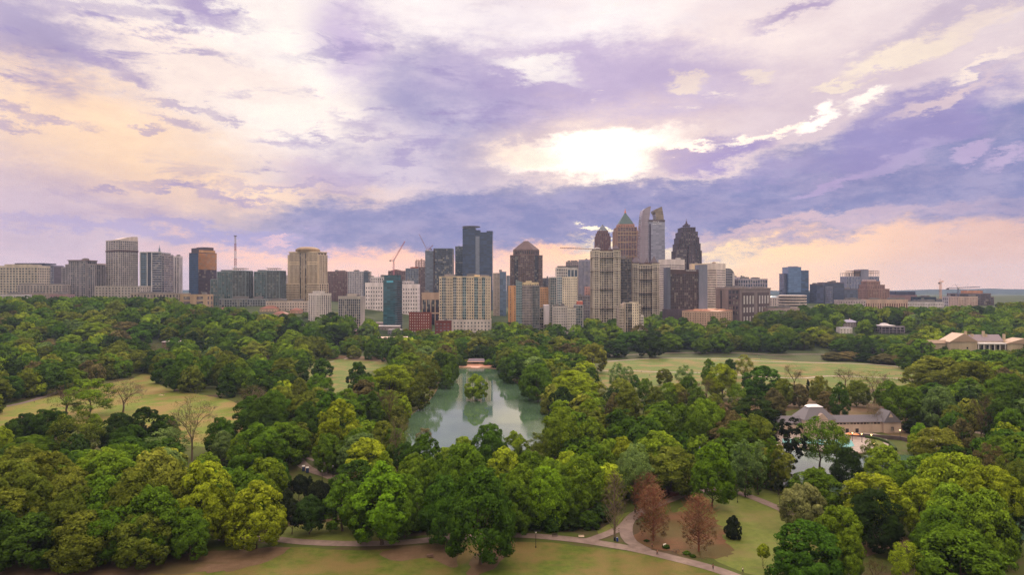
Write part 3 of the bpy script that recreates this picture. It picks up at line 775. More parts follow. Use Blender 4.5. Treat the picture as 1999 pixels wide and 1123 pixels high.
for k in range(20):
    a = 2*math.pi*k/20
    dm.box(ddx+w*.335*math.cos(a)-.5, ddx+w*.335*math.cos(a)+.5, -b.d*.05+w*.335*math.sin(a)-.5, -b.d*.05+w*.335*math.sin(a)+.5, zb, zb+(zt_-zb)*.42)
b.done()
b = Bld('apartment_building', 'small white apartment tower in front of the domed beige tower', 603, 617, 646, 960, 50)
b.vol(b.H(573), wall=(216,206,204), gl=(80,82,96), pitch=3.3, nc=4, ns=8, pf=.5, sf=.14, blank=1.5); b.vol(b.H(568.5), bot=b.H(573), y0=-b.d*.35, y1=b.d*.2, x0=-b.w*.3, x1=b.w*.3, style='solid', wall=(216,206,204)).done()
simple('office_building', 'reddish-brown gridded block under construction, right of the domed beige tower', 639, 678, 680, 530, 1600, 0, 40, n=4, wall=(132,100,100), gl=(78,58,66), pitch=4.2, nc=13, ns=6, pf=.25, sf=.25)
b = Bld('residential_tower', 'pale grey tower with a glass right edge, right of the reddish-brown block', 679, 719, 720, 1520, 0, 34)
b.vol(b.H(530), x1=b.X(709), wall=(190,184,196), gl=(98,100,120), pitch=4.0, nc=9, ns=6, pf=.4, sf=.25); b.vol(b.H(530), x0=b.X(709)+.3, style='curtain', gm=curtain((76,92,112), (60,72,90)), wall=(150,150,160)); b.clutter().done()
b = Bld('office_building', 'square grey office with a dark gridded front and a cream right wall, among trees', 661, 704, 712, 940, 14)
b.vol(b.H(578.5), wall=(176,168,166), gl=(62,70,88), pitch=3.6, nc=11, ns=1, pf=.2, sf=.16, blank=2.5, sides='FBL'); b.vol(b.H(574), bot=b.H(578.5)-.5, x0=-b.w*.1, x1=b.w*.3, style='solid', wall=(190,176,172)).clutter(b.H(578.5), 3).done()
for (x0, xa, x1, lab, t0, t1) in ((713, 723, 752, 'white stepped office with small square windows, left of the dark teal tower', 541, 552),
                             (781, 783, 815, 'white stepped office with small square windows, right of the dark teal tower', 549, 555)):
    b = Bld('office_building', lab, x0, x1, x1+2, 1180, 0, 30)
    b.vol(b.H(t1), wall=(222,210,214), gl=(76,76,96), pitch=6.4, nc=8 if x0 < 750 else 7, ns=5, pf=.58, sf=.52, blank=3, proud=.3)
    b.vol(b.H(t0), bot=b.H(t1)-.5, x0=b.X(xa), x1=b.X(x1-12 if x0 > 750 else x1-4), y0=-b.d*.35, wall=(214,204,210), gl=(76,76,96), pitch=6, nc=6, ns=4, pf=.5, sf=.3)
    b.part('spire', plain((170,168,180))).cone(b.X(736 if x0 < 750 else 793), 0, .5, .15, b.H(t0), b.H(t0-8 if x0 < 750 else t0-2), 6); b.clutter().done()
b = Bld('residential_tower', 'dark teal glass tower with ribbed balconies down its right edge, among trees', 748, 776, 785, 1000, 22)
b.vol(b.H(547), style='curtain', gm=curtain((50,96,112), (34,62,74), 3.4, 2.6, .12, vary=.5), wall=(60,86,96))
b.vol(b.H(537), bot=b.H(547)-.6, x0=-b.w/2+1.5, x1=b.w*.42, style='curtain', gm=curtain((54,104,122), (36,64,76), 3.4, 2.6), wall=(50,74,84))
b.part('light_band', plain((90,170,200), .2)).box(-b.w*.25, b.w*.2, -b.d/2-.5, -b.d/2, b.H(552), b.H(548))
for k in range(26):
    z_ = b.H(549)-k*3.4
    if z_ > 3: b.part('balcony', wallmat((110,110,124))).box(b.w/2-3, b.w/2+1.6, -b.d/2-1.2, b.d/2+1, z_-.7, z_)
b.done()
# construction and mid towers
b = Bld('office_building', 'brown unfinished concrete block under the leaning red-and-white crane', 758, 791, 792, 1620, 0, 40)
b.vol(b.H(529), wall=(124,96,100), gl=(70,56,66), pitch=4.2, nc=10, ns=6, sf=.3); b.clutter(n=5, c=(130,84,72)).done()
b = Bld('residential_tower', 'blue-grey gridded tower with a brown right flank, left of the paired dark towers', 792, 830, 831, 1500, 0, 36)
b.vol(b.H(524), x1=b.X(817), wall=(128,134,152), gl=(74,90,116), pitch=4.1, nc=8, ns=6, pf=.3, sf=.26); b.vol(b.H(522), x0=b.X(817)+.3, wall=(110,88,92), gl=(80,70,80), pitch=4.1, nc=3, ns=6, pf=.4)
b.part('roof', wallmat((160,84,60))).box(b.X(801), b.X(816), -b.d/2, 0, b.H(524), b.H(521.5)); b.done()
b = Bld('building_frame', 'rusty open steel frame of a rising tower, peeking left of the dark paired tower', 811, 832, 833, 1700, 0, 26)
st = b.part('steel_frame', plain((104,62,50), .8)); zt = b.H(507)
for i in range(5):
    for j in range(3):
        xx = -b.w/2+b.w*i/4; yy = -b.d/2+b.d*j/2; st.box(xx-.5, xx+.5, yy-.5, yy+.5, 0, zt+(b.rnd.uniform(-6, 3)))
for k in range(9): zz = zt-2-k*5; st.box(-b.w/2-1, b.w/2+1, -b.d/2-1, b.d/2+1, zz-.5, zz)
b.done()
b = Bld('residential_tower', 'grey-blue and black paired tower with fine floor bands, left of the tallest dark glass tower', 830, 883, 884, 1400, 0, 34)
b.vol(b.H(489.5), x1=b.X(847), style='curtain', gm=curtain((104,114,134), (74,82,100), 4.1, 3, .12), wall=(120,122,140))
b.vol(b.H(485), x0=b.X(847)+.3, y0=-b.d/2-1.5, style='ribbon', gl=(40,50,70), wall=(96,104,120), pitch=4.1, sf=.14, nc=9, ns=6, vary=.7)
b.part('fin', wallmat((70,56,60))).box(b.X(846.5), b.X(848.5), -b.d/2-2.5, b.d/2, 0, b.H(485)); b.done()
simple('office_building', 'cool teal-grey banded tower, a lower neighbour tight against the tallest dark glass tower', 889, 903.5, 904, 481, 1560, 0, 36, n=1, style='ribbon', wall=(100,112,126), gl=(54,70,88), pitch=4.2, sf=.25, nc=3, ns=6)
b = Bld('skyscraper', 'tall dark blue glass skyscraper with a pale central stripe and a flared disc roof', 903, 961.5, 962, 1500, 0, 44)
gm = curtain((50,74,112), (32,44,66), 4.2, 3.2, .10, vary=.45)
b.vol(b.H(446), x1=b.X(928), y0=-b.d/2, style='curtain', gm=gm, wall=(56,60,76), par=.6)
b.vol(b.H(449), x0=b.X(928), x1=b.X(937), y0=-b.d/2+5, style='curtain', gm=gm, wall=(56,60,76), par=.6)
b.vol(b.H(461), x0=b.X(928), x1=b.X(936), y0=-b.d/2+3.5, y1=0, style='curtain', gm=curtain((150,158,180), (130,136,156), 4.2, 3.2, .08, .3, .0, vary=.15), wall=(150,150,168), par=.6)
b.vol(b.H(453.5), x0=b.X(936.5), x1=b.X(961.5), style='curtain', gm=gm, wall=(60,64,80), par=.6)
b.vol(b.H(451), bot=b.H(453.5), x0=b.X(950), x1=b.X(961.5), style='curtain', gm=gm, wall=(60,64,80), par=.5)
b.part('crown', plain((140,142,158), .4)).cone(b.X(915), -b.d/2+19, 14, 15, b.H(446), b.H(442.5), 28)
rf = b.part('roof', plain((70,66,78), .5)); rf.cone(b.X(919), -b.d/2+19, 20, 19.5, b.H(442.5), b.H(440.8), 32)
b.done()
simple('podium_building', 'tan stone hall with tall dark glass bays, left of the wide cream condominium', 824, 858, 860, 571.5, 1090, 0, 26, n=1, wall=(178,152,136), gl=(40,42,58), pitch=22, nc=4, ns=3, pf=.22, sf=.1, blank=8)
# wide cream condominium
b = Bld('condominium_tower', 'wide cream condominium with teal window bays, the building standing nearest above the lake', 858, 957, 958, 1030, 0, 26)
CR = (210,192,172); x = b.X
kw = dict(pitch=4.15)
zt = b.H(543); z0 = b.H(624)
secs = [(858,862,1,CR,(90,100,112),.3),(862,871,2,(178,178,178),(70,84,98),.2),(871,884,4,CR,(70,80,92),.42),(884,892,2,(172,174,178),(62,72,88),.2),(892,902,3,CR,(80,88,98),.45),
        (902,911,2,(160,172,178),(66,92,104),.16),(911,925,3,CR,(74,80,90),.45),(925,934,2,(160,172,178),(66,92,104),.16),(934,940,2,CR,(76,84,94),.4),(940,948,2,(160,172,178),(66,92,104),.16),(948,957,2,CR,(84,92,102),.6)]
for i, (a_, b_, n_, wc, gc, pf_) in enumerate(secs):
    bayq = pf_ < .25
    b.vol(b.H(541 if not 7 > i > 2 else 539.5), bot=z0, x0=x(a_)+.05, x1=x(b_)-.05, y0=-b.d/2-(.0 if bayq else 1.2)+i*.01, wall=wc, gl=gc, nc=n_, ns=3, pf=pf_, sf=.30 if bayq else .42, **kw)
b.vol(z0, x0=-b.w/2-.6, x1=b.w/2+.6, y0=-b.d/2-2.5, wall=(208,196,194), gl=(110,116,128), nc=15, ns=4, pf=.6, sf=.5, pitch=4.8)
b.vol(b.H(537), bot=b.H(541)-.5, x0=x(926), x1=x(936), y0=-b.d/2+.6, style='solid', wall=(226,200,160))
b.part('cornice', wallmat((226,206,176))).box(x(858)-.6, x(957)+.6, -b.d/2-1.9, b.d/2+.5, b.H(541.2), b.H(540)); b.clutter(b.H(539.5), 3).done()
simple('apartment_building', 'red brick block with pale windows and white rooftop huts, left of the wide cream condominium', 799, 839, 842, 610, 1000, 8, None, n=0, wall=(128,66,58), gm=glassmat((255,246,240), .3, .4, name='pale_pane'), pitch=4.0, nc=9, ns=2, pf=.68, sf=.62, par=.4, vary=.4)
simple('apartment_building', 'low red brick building with white roof edge, at the foot of the wide cream condominium', 850, 879, 881, 626.5, 985, 6, None, n=1, wall=(118,62,58), gl=(150,140,150), pitch=4.2, nc=4, ns=3, pf=.5, sf=.6)
b = Bld('residential_tower', 'slim half cream, half blue glass tower, right of the tallest dark glass tower', 963, 988, 990, 1300, 0, 30)
b.vol(b.H(533), x1=b.X(975), wall=(176,160,150), gl=(110,108,116), pitch=4, nc=4, ns=5, sf=.3); b.vol(b.H(530.5), x0=b.X(975)+.3, style='curtain', gm=curtain((92,114,146), (70,84,106), 4, 3), wall=(130,136,156)); b.clutter(n=1).done()
# brown pyramid tower
b = Bld('skyscraper', 'brown banded skyscraper with notched corners and a truncated pyramid roof', 996, 1059, 1059.5, 1400, 0, 60)
w = b.w; BR = (112,90,86); ga = (44,38,48)
b.vol(b.H(498), x0=-w/2, x1=-w*.36, y0=-b.d*.42, wall=BR, gl=ga, pitch=4, nc=3, ns=9, pf=.3, sf=.4)
b.vol(b.H(498), x0=w*.36, x1=w/2, y0=-b.d*.42, wall=BR, gl=ga, pitch=4, nc=3, ns=9, pf=.3, sf=.4)
b.vol(b.H(499), x0=-w*.36, x1=w*.36, y0=-b.d*.46, style='ribbon', wall=(64,56,66), gl=(38,36,50), pitch=4, sf=.1, nc=10, ns=4)
b.vol(b.H(497), x0=-w*.24, x1=w*.24, y0=-b.d/2-3, wall=(118,94,88), gl=ga, pitch=4, nc=8, ns=3, pf=.16, sf=.42)
w8 = w*.41
oc = [(-w8, -w8*.5), (-w8*.5, -w8), (w8*.5, -w8), (w8, -w8*.5), (w8, w8*.5), (w8*.5, w8), (-w8*.5, w8), (-w8, w8*.5)]
b.part('wall', wallmat(BR)).prism(oc, b.H(498), b.H(487))
for k in range(8):
    (xa, ya), (xb, yb) = oc[k], oc[(k+1) % 8]; n_ = 6
    nx, ny = (yb-ya), -(xb-xa); L = math.hypot(nx, ny); nx /= L; ny /= L
    for j in range(n_):
        t0, t1 = (j+.25)/n_, (j+.75)/n_
        b.glass('window', [((xa+(xb-xa)*t0+nx*.15, ya+(yb-ya)*t0+ny*.15, b.H(496)), (xa+(xb-xa)*t1+nx*.15, ya+(yb-ya)*t1+ny*.15, b.H(496)), (xa+(xb-xa)*t1+nx*.15, ya+(yb-ya)*t1+ny*.15, b.H(489)), (xa+(xb-xa)*t0+nx*.15, ya+(yb-ya)*t0+ny*.15, b.H(489)))], glassmat(ga))
b.part('roof', wallmat((90,72,70))).prism(oc, b.H(487), 0, [(x_*.16, y_*.16, b.H(469)) for x_, y_ in oc]); b.done()
simple('residential_tower', 'orange-tan windowless flank building to the left of the small glass condominium', 992.5, 1009, 1010, 558, 1150, 0, 20, n=1, wall=(196,146,104), gl=(110,90,80), pitch=4, nc=2, ns=4, pf=.8)
simple('residential_tower', 'orange-tan building between the small glass condominium and the white stepped one', 1052, 1073, 1075, 561, 1120, 0, 20, n=1, wall=(200,154,116), gl=(120,100,92), pitch=4, nc=6, ns=4, pf=.55, sf=.5)
simple('office_building', 'dark grey glass block, a sliver behind the orange-tan building', 1059, 1067, 1072, 543, 1500, 20, None, n=1, style='ribbon', wall=(110,110,124), gl=(74,88,106), pitch=4, nc=3, ns=2)
simple('residential_tower', 'thin pale tower sliver just left of the brown pyramid-roofed tower', 989, 993, 996, 538, 1700, 20, None, n=0, wall=(150,150,160), gl=(90,110,130), pitch=4, nc=2, ns=2)
b = Bld('condominium_tower', 'grey glass condominium with a pointed glass prow and a cream upper storey', 1007, 1052, 1053, 990, 0, 24)
b.vol(b.H(551), x1=b.X(1019), y0=-b.d/2-1, style='curtain', gm=curtain((92,116,128), (130,140,146), 3.6, 2.6, .14), wall=(150,158,164), par=.4)
b.part('prow', curtain((120,140,150), (150,158,164), 3.6, 2.6, .1)).prism([(b.X(1007), -b.d/2-1), (b.X(1019), -b.d/2-1), (b.X(1019), 0), (b.X(1007), 0)], b.H(551), 0, [(b.X(1007), -b.d/2-1, b.H(546.5)), (b.X(1019), -b.d/2-1, b.H(551)+.2), (b.X(1019), 0, b.H(551)+.2), (b.X(1007), 0, b.H(546.5))])
b.vol(b.H(557), x0=b.X(1019), x1=b.X(1040), wall=(150,138,138), gl=(96,98,112), pitch=3.7, nc=7, ns=5, pf=.3, sf=.36)
b.vol(b.H(557), x0=b.X(1040), style='balcony', wall=(140,136,140), gl=(80,96,106), pitch=3.7, nc=4, ns=5)
b.vol(b.H(551.5), bot=b.H(557)-.3, x0=b.X(1020), x1=b.X(1051), y0=-b.d/2+2, wall=(222,200,166), gl=(90,90,96), pitch=4, nc=9, ns=4, pf=.55, sf=.4)
b.vol(b.H(548.5), bot=b.H(551.5)-.3, x0=b.X(1027), x1=b.X(1038), y0=-b.d/2+5, style='solid', wall=(222,200,170)).done()
b = Bld('condominium_tower', 'white and teal condominium stepped back at the top under a dark flat roof', 1074, 1127, 1128, 1090, 0, 28)
kw = dict(pitch=3.9)
b.vol(b.H(541), x1=b.X(1086), style='balcony', wall=(186,180,180), gl=TEAL, nc=3, ns=5, **kw)
b.vol(b.H(540.5), x0=b.X(1086), x1=b.X(1098), style='curtain', gm=curtain((96,118,134), (200,196,196), 3.9, 3.2, .12), wall=(210,204,200))
b.vol(b.H(540.5), x0=b.X(1098), x1=b.X(1126.5), y0=-b.d/2-1.2, wall=(222,208,192), gl=(80,84,96), nc=7, ns=5, pf=.55, sf=.5, **kw)
b.vol(b.H(522), bot=b.H(541)-.3, x0=b.X(1087), x1=b.X(1108), y0=-b.d/2+3, wall=(216,206,204), gl=(84,90,104), nc=5, ns=4, pf=.3, sf=.3, pitch=4.5)
b.vol(b.H(524), bot=b.H(541)-.3, x0=b.X(1108), x1=b.X(1128), y0=-b.d/2+3, wall=(206,200,202), gl=(70,88,110), nc=3, ns=4, pf=.25, sf=.08, pitch=9)
b.part('roof', plain((56,62,72))).box(b.X(1089), b.X(1129), -b.d/2+2, b.d/2, b.H(520.6), b.H(519.5))
b.part('wall', wallmat((206,200,202))).box(b.X(1091), b.X(1127), -b.d/2+4, b.d/2, b.H(524)-1, b.H(520.6)); b.done()
b = Bld('apartment_building', 'low greyish-cream apartment block with red roof box, before the white and teal condominium', 1080, 1137, 1138, 960, 0, 24)
b.vol(b.H(598), x1=b.X(1107), wall=(188,178,178), gl=(90,94,108), pitch=3.6, nc=8, ns=5, pf=.5, sf=.45); b.vol(b.H(602), x0=b.X(1107)+.2, x1=b.X(1124), y0=-b.d/2-1, wall=(196,186,182), gl=(90,94,108), pitch=3.6, nc=5, ns=5, pf=.5, sf=.45)
b.vol(b.H(595), x0=b.X(1124)+.2, style='balcony', wall=(170,166,170), gl=(84,102,116), pitch=3.6, nc=3, ns=5)
b.part('roof_hut', plain((180,98,84))).box(b.X(1127), b.X(1138), -b.d/2+2, 2, b.H(595), b.H(588.5)); b.clutter(b.H(598), 3, b.X(1081), b.X(1106)).done()
b = Bld('apartment_building', 'white blank-walled slab with dark balconies, right of the condominium with the prow', 1052, 1072, 1074, 1000, 0, 20)
b.vol(b.H(601), x1=b.X(1061), style='balcony', wall=(170,160,160), gl=(50,50,60), pitch=4.2, nc=2, ns=3); b.vol(b.H(596), x0=b.X(1061), y0=-b.d/2-1.5, style='solid', wall=(206,196,204)).done()
simple('office_tower', 'slate-grey tower of fine vertical stripes, left of the castle-like pale towers', 1130, 1154, 1158, 507, 1320, 10, None, n=1, wall=(152,150,172), gl=(92,94,116), pitch=4, nc=9, ns=3, pf=.5, sf=.06, blank=2)
simple('residential_tower', 'brownish tower with a cluttered roof between the white stepped condominium and the striped slate tower', 1105, 1129, 1131, 511, 1420, 10, None, n=5, wall=(150,134,138), gl=(92,84,96), pitch=4.2, nc=6, ns=3, pf=.35, sf=.35)
simple('office_building', 'low grey gridded block at the foot of the striped slate tower', 1127, 1157, 1158, 577, 1200, 0, 20, n=1, wall=(136,132,144), gl=(84,84,100), pitch=4.6, nc=9, ns=4, pf=.35, sf=.3)
simple('apartment_building', 'short pink-roofed hut block peeping beside the castle-like white tower', 1143, 1156, 1157, 560, 1260, 0, 16, n=0, wall=(196,150,146), gl=(150,120,120), pitch=5, nc=3, ns=2)
# castle-like residential towers
def castle(lab, x0, x1, D, top, turrets, d_=34):
    b = Bld('residential_tower', lab, x0, x1, x1+1, D, 0, d_)
    ST = (190,178,166); gl = (62,56,64); w = b.w; t = w*.24
    b.vol(b.H(top+2), x0=-w/2+t*.6, x1=w/2-t*.6, y0=-b.d/2+2, wall=ST, gl=gl, pitch=3.7, nc=8, ns=5, cells=[.5,.2,.5,.2,.2,.5,.2,.5], sf=.26, par=2)
    for cx_ in (-w/2+t*.55, w/2-t*.55):
        b.vol(b.H(top), x0=cx_-t*.5, x1=cx_+t*.5, y0=-b.d/2-1.2, y1=-b.d/2+t, wall=(200,188,176), gl=gl, pitch=3.7, nc=4, ns=3, cells=[.6,.24,.24,.6], sf=.3, par=2)
    # rear corner bays
    for cx_ in (-w/2+t*.55, w/2-t*.55):
        b.vol(b.H(top), x0=cx_-t*.5, x1=cx_+t*.5, y0=b.d/2-t, y1=b.d/2+1, wall=ST, gl=gl, pitch=3.7, nc=4, ns=3, cells=[.6,.24,.24,.6], sf=.3, par=2)
    cm = b.part('cornice', wallmat((112,94,90)))
    for fy in (.10, .27, .50, .74):
        z_ = b.H(top)*(1-fy); cm.box(-w/2-.5, w/2+.5, -b.d/2-2.1, b.d/2+1.6, z_-.45, z_)
    z_ = b.H(top)
    cm.box(-w/2-.4, -w/2+t*1.1, -b.d/2-2.2, -b.d/2+t, z_, z_+.8); cm.box(w/2-t*1.1, w/2+.4, -b.d/2-2.2, -b.d/2+t, z_, z_+.8)
    for (px_, py_, r_, back) in turrets:
        xx = b.X(px_)
        yy = (-b.d/2+t*.5) if not back else b.d*.2
        m = MB(); m.cone(xx, yy, r_*1.12, .1, z_+1.6, b.H(py_), 14); m.cone(xx, yy, .25, .1, b.H(py_)-1, b.H(py_)+2.5, 5)
        m.cone(xx, yy, r_*1.18, r_*1.12, z_-.2, z_+1.7, 14); m.build('turret_roof', plain((74,60,70), .5, name='slate_tile'), b.root)
    b.part('roof', wallmat((96,70,64))).box(-w/2+t, w/2-t, -b.d/2+5, b.d/2-5, b.H(top+2)-.5, b.H(top)+.5)
    return b.done()
castle('taller, left one of the pair of castle-like pale towers with dark cone roofs', 1157, 1211, 1080, 488, [(1166,482,6.0,0),(1195,479,3.2,1),(1203,477,5.2,0)])
castle('shorter, right one of the pair of castle-like pale towers with dark cone roofs', 1233, 1287, 1140, 514, [(1243,500,7.0,0),(1268,503,4.2,1),(1278,499.5,5.6,0)])
b = Bld('apartment_building', 'narrow block of dark stacked balconies wedged between the two castle-like towers', 1211, 1232, 1233, 1120, 0, 24)
b.vol(b.H(504), style='balcony', wall=(128,116,114), gl=(44,42,50), pitch=4.2, nc=3, ns=4, proud=.5).clutter(n=3).done()
b = Bld('apartment_building', 'small cream and black stepped apartment block at the foot of the castle-like pair', 1209, 1256, 1257, 935, 0, 22)
b.vol(b.H(594), x0=b.X(1216), x1=b.X(1234), style='solid', wall=(196,178,162), y0=-b.d/2+1)
b.vol(b.H(600), x1=b.X(1218), wall=(180,166,156), gl=(76,74,84), pitch=3.6, nc=3, ns=4, pf=.4, sf=.4)
b.vol(b.H(591), x0=b.X(1221), x1=b.X(1234), y0=-b.d/2-1, wall=(190,176,166), gl=(26,28,38), pitch=3.6, nc=3, ns=4, cells=[.3,.1,.1], sf=.1)
b.vol(b.H(590), x0=b.X(1234)+.1, x1=b.X(1246), y0=-b.d/2-1.6, wall=(224,208,190), gl=(64,64,76), pitch=3.6, nc=3, ns=4, pf=.6, sf=.5)
b.vol(b.H(595), x0=b.X(1246)+.1, x1=b.X(1251), wall=(210,196,182), gl=(30,32,42), pitch=3.6, nc=2, ns=4, pf=.3, sf=.2)
b.vol(b.H(616), x0=b.X(1251)+.1, wall=(214,204,198), gl=(40,44,56), pitch=3.6, nc=2, ns=4, pf=.3, sf=.3).done()
# brown tower with the blue glass pyramid
b = Bld('skyscraper', 'red-brown skyscraper with sloping shoulders and a dark blue glass pyramid tip', 1164, 1192, 1192.5, 1700, 0, 34)
RB = (118,80,78); w = b.w
b.vol(b.H(461), wall=RB, gl=(76,58,74), pitch=4, nc=8, ns=8, pf=.4, sf=.2)
b.vol(b.H(455), bot=b.H(461)-.5, x0=-w*.43, x1=w*.43, y0=-b.d*.43, y1=b.d*.43, wall=RB, gl=(60,46,56), pitch=4, nc=6, ns=6, pf=.4, sf=.1)
b.vol(b.H(450), bot=b.H(455)-.5, x0=-w*.34, x1=w*.34, y0=-b.d*.34, y1=b.d*.34, wall=RB, gl=(60,46,56), pitch=8, nc=5, ns=5, pf=.5, sf=.1)
q = w*.33; q0 = [(-q, -q), (q, -q), (q, q), (-q, q)]
b.part('glass_pyramid', glassmat((60,72,104), .2, .12)).prism(q0, b.H(450), 0, [(x_*.01, y_*.01, b.H(437)) for x_, y_ in q0]); b.done()
# green pyramid tower
b = Bld('skyscraper', 'tan skyscraper with pale mullions, a green copper pyramid roof and a gold finial', 1202.5, 1245.5, 1246, 1600, 0, 51)
PK = (172,134,116); w = b.w
b.vol(b.H(450), x0=-w/2, x1=w/2, wall=PK, gl=(84,62,80), pitch=4.1, nc=8, ns=8, cells=[.5,.3,.5,.3,.3,.5,.3,.5], sf=.12, proud=.7)
b.vol(b.H(443), x0=-w*.43, x1=w*.43, y0=-b.d*.5-1.5, y1=b.d*.5+1.5, wall=PK, gl=(84,62,80), pitch=4.1, nc=7, ns=8, cells=[.2], sf=.14, proud=.8)
ln = b.part('cornice', wallmat((206,180,130)))
for py_ in (453, 459, 473, 487, 501, 515): ln.box(-w*.44, w*.44, -b.d*.5-2.6, b.d*.5+2, b.H(py_)-.5, b.H(py_)+.5)
b.vol(b.H(437), bot=b.H(443)-.5, x0=-w*.36, x1=w*.36, y0=-b.d*.36, y1=b.d*.36, wall=(188,136,118), gl=(110,80,80), pitch=8, nc=9, ns=9, pf=.6, sf=.3)
q = w*.345; q0 = [(-q, -q), (q, -q), (q, q), (-q, q)]
b.part('roof', plain((44,74,74), .5, name='copper')).prism(q0, b.H(437), 0, [(x_*.05, y_*.05, b.H(413)) for x_, y_ in q0])
sp = b.part('spire', plain((206,128,90), .35, .4, name='gold')); sp.cone(0, 0, 2.6, 1.6, b.H(413.5), b.H(410), 8); sp.cone(0, 0, 1.2, .2, b.H(410), b.H(404.5), 8)
for sx_ in (-1, 1):
    for sy_ in (-1, 1): b.part('finial', wallmat(PK)).cone(sx_*w*.46, sy_*b.d*.46, 1.4, .3, b.H(450), b.H(443.5), 6)
b.done()
# twin-fin tower
b = Bld('skyscraper', 'grey-mauve glass skyscraper topped by two tall curved fins with a gap between them', 1250, 1299.5, 1300, 1500, 0, 40)
gmL = curtain((178,164,176), (140,126,140), 4.0, 40, .12, .2, .3, vary=.12); gmC = curtain((166,166,188), (122,124,146), 4.0, 3.0, .08, .12, .2, vary=.3)
def slab(part, mat, prof, ya, yb):
    """prof: list of (px, py) ccw seen from the front"""
    m = b.part(part, mat); n = len(prof); i = len(m.v)
    P_ = [(b.X(px_), b.H(py_)) for px_, py_ in prof]
    m.v += [(x_, ya, z_) for x_, z_ in P_]+[(x_, yb, z_) for x_, z_ in P_]
    m.f += [tuple(i+k for k in range(n)), tuple(i+n+k for k in range(n))[::-1]]
    for k in range(n): m.f.append((i+k, i+n+k, i+n+(k+1) % n, i+(k+1) % n))
yb_ = b.d/2; base_py = HY+F*(CH-b.gz)/b.D
slab('fin', gmL, [(1250,base_py),(1267.5,base_py),(1267.5,432),(1270.5,408),(1271.5,403),(1269,402.3),(1263,405),(1256.5,409),(1254.5,420),(1252.5,440),(1251,470),(1250,505)], -b.d/2+3, yb_)
slab('fin', curtain((160,142,124), (112,98,90), 4.0, 3, .12, .2, .3, vary=.3), [(1284,base_py),(1299.5,base_py),(1299.5,500),(1299,450),(1296.5,420),(1293.4,402.5),(1285,406),(1277.5,409.5),(1277.8,412),(1281,417),(1282,432)], -b.d/2+6, yb_-1)
b.vol(b.H(429), x0=b.X(1266.5), x1=b.X(1298), y0=-b.d/2, y1=yb_-3, style='curtain', gm=gmC, wall=(96,84,92), par=5)
b.part('wall', wallmat((60,44,66))).box(b.X(1267.5), b.X(1270.5), -b.d/2-.5, -b.d/2+2, 0, b.H(437))
for k in range(8): b.part('truss', plain((210,204,214))).box(b.X(1268), b.X(1271.5)-k*.3, 0, 1, b.H(410+k*3), b.H(410+k*3)+.7); b.part('truss', plain((210,204,214))).box(b.X(1279.5), b.X(1283), 0, 1, b.H(412+k*2.4), b.H(412+k*2.4)+.7)
def sign(b, text, px_, py_, size, yy, c=(235,232,240)):
    cu = bpy.data.curves.new('lettering', 'FONT'); cu.body = text; cu.size = size; cu.extrude = .12; cu.align_x = 'CENTER'
    tmp = bpy.data.objects.new('tmp', cu); COL.objects.link(tmp)
    dg = bpy.context.evaluated_depsgraph_get(); me = bpy.data.meshes.new_from_object(tmp.evaluated_get(dg)); bpy.data.objects.remove(tmp)
    o = link('lettering', me, plain(c, name='letter_paint'), b.root); o.rotation_euler = (R(90), 0, 0); o.location = (b.X(px_), yy, b.H(py_))
    return o
sign(b, 'KING &', 1280.5, 434.4, 4.2, -b.d/2-.7); sign(b, 'SPALDING', 1282.5, 438.6, 4.2, -b.d/2-.7)
b.done()
# stepped dark tower with mast
b = Bld('skyscraper', 'dark purple-brown skyscraper rising in jagged steps to a crown and mast', 1321, 1372, 1372.5, 1450, 0, 56)
w = b.w; DP = (82,66,78); gl = (40,32,44)
steps = [(.50,489,.34),(.44,475,.38),(.38,463,.40),(.32,452,.42),(.25,443,.34)]
for i, (fx, py_, fy) in enumerate(steps):
    b.vol(b.H(py_), bot=(0 if i == 0 else b.H(steps[i-1][1]+14)), x0=-w*fx, x1=w*fx, y0=-b.d*fy*(1.-.0*i)-(.4*i), y1=b.d*fy, wall=DP, gl=gl, pitch=4, nc=max(4, int(fx*22)), ns=6, pf=.45, sf=.16, par=1.5)
for i, (fx, py_) in enumerate(((.17,497),(.13,480),(.09,466))):
    b.vol(b.H(py_), x0=-w*fx+w*.12, x1=w*fx+w*.06, y0=-b.d*.5+i*2.2-1, y1=0, wall=(96,80,90), gl=gl, pitch=4, nc=4, ns=3, pf=.5, sf=.1, par=1)
b.vol(b.H(487), x0=-w*.5, x1=-w*.12, y0=-b.d*.5+1, y1=0, style='ribbon', wall=(104,90,100), gl=gl, pitch=4.2, nc=1, ns=1, sf=.35)
cm = b.part('crown', wallmat((92,78,90)))
for sx_ in (-1, 0, 1):
    for sy_ in (-1, 1): cm.box(sx_*5-.8, sx_*5+.8, sy_*5-.8, sy_*5+.8, b.H(443)-1, b.H(437))
cm.box(-7, 7, -7, 7, b.H(439), b.H(437.6)); cm.box(-3.4, 3.4, -3.4, 3.4, b.H(437.6), b.H(434.5)); cm.cone(0, 0, 2.0, 1.6, b.H(434.5), b.H(430), 10)
b.part('spire', plain((120,110,130))).cone(0, 0, .8, .25, b.H(430), b.H(424), 6); b.done()
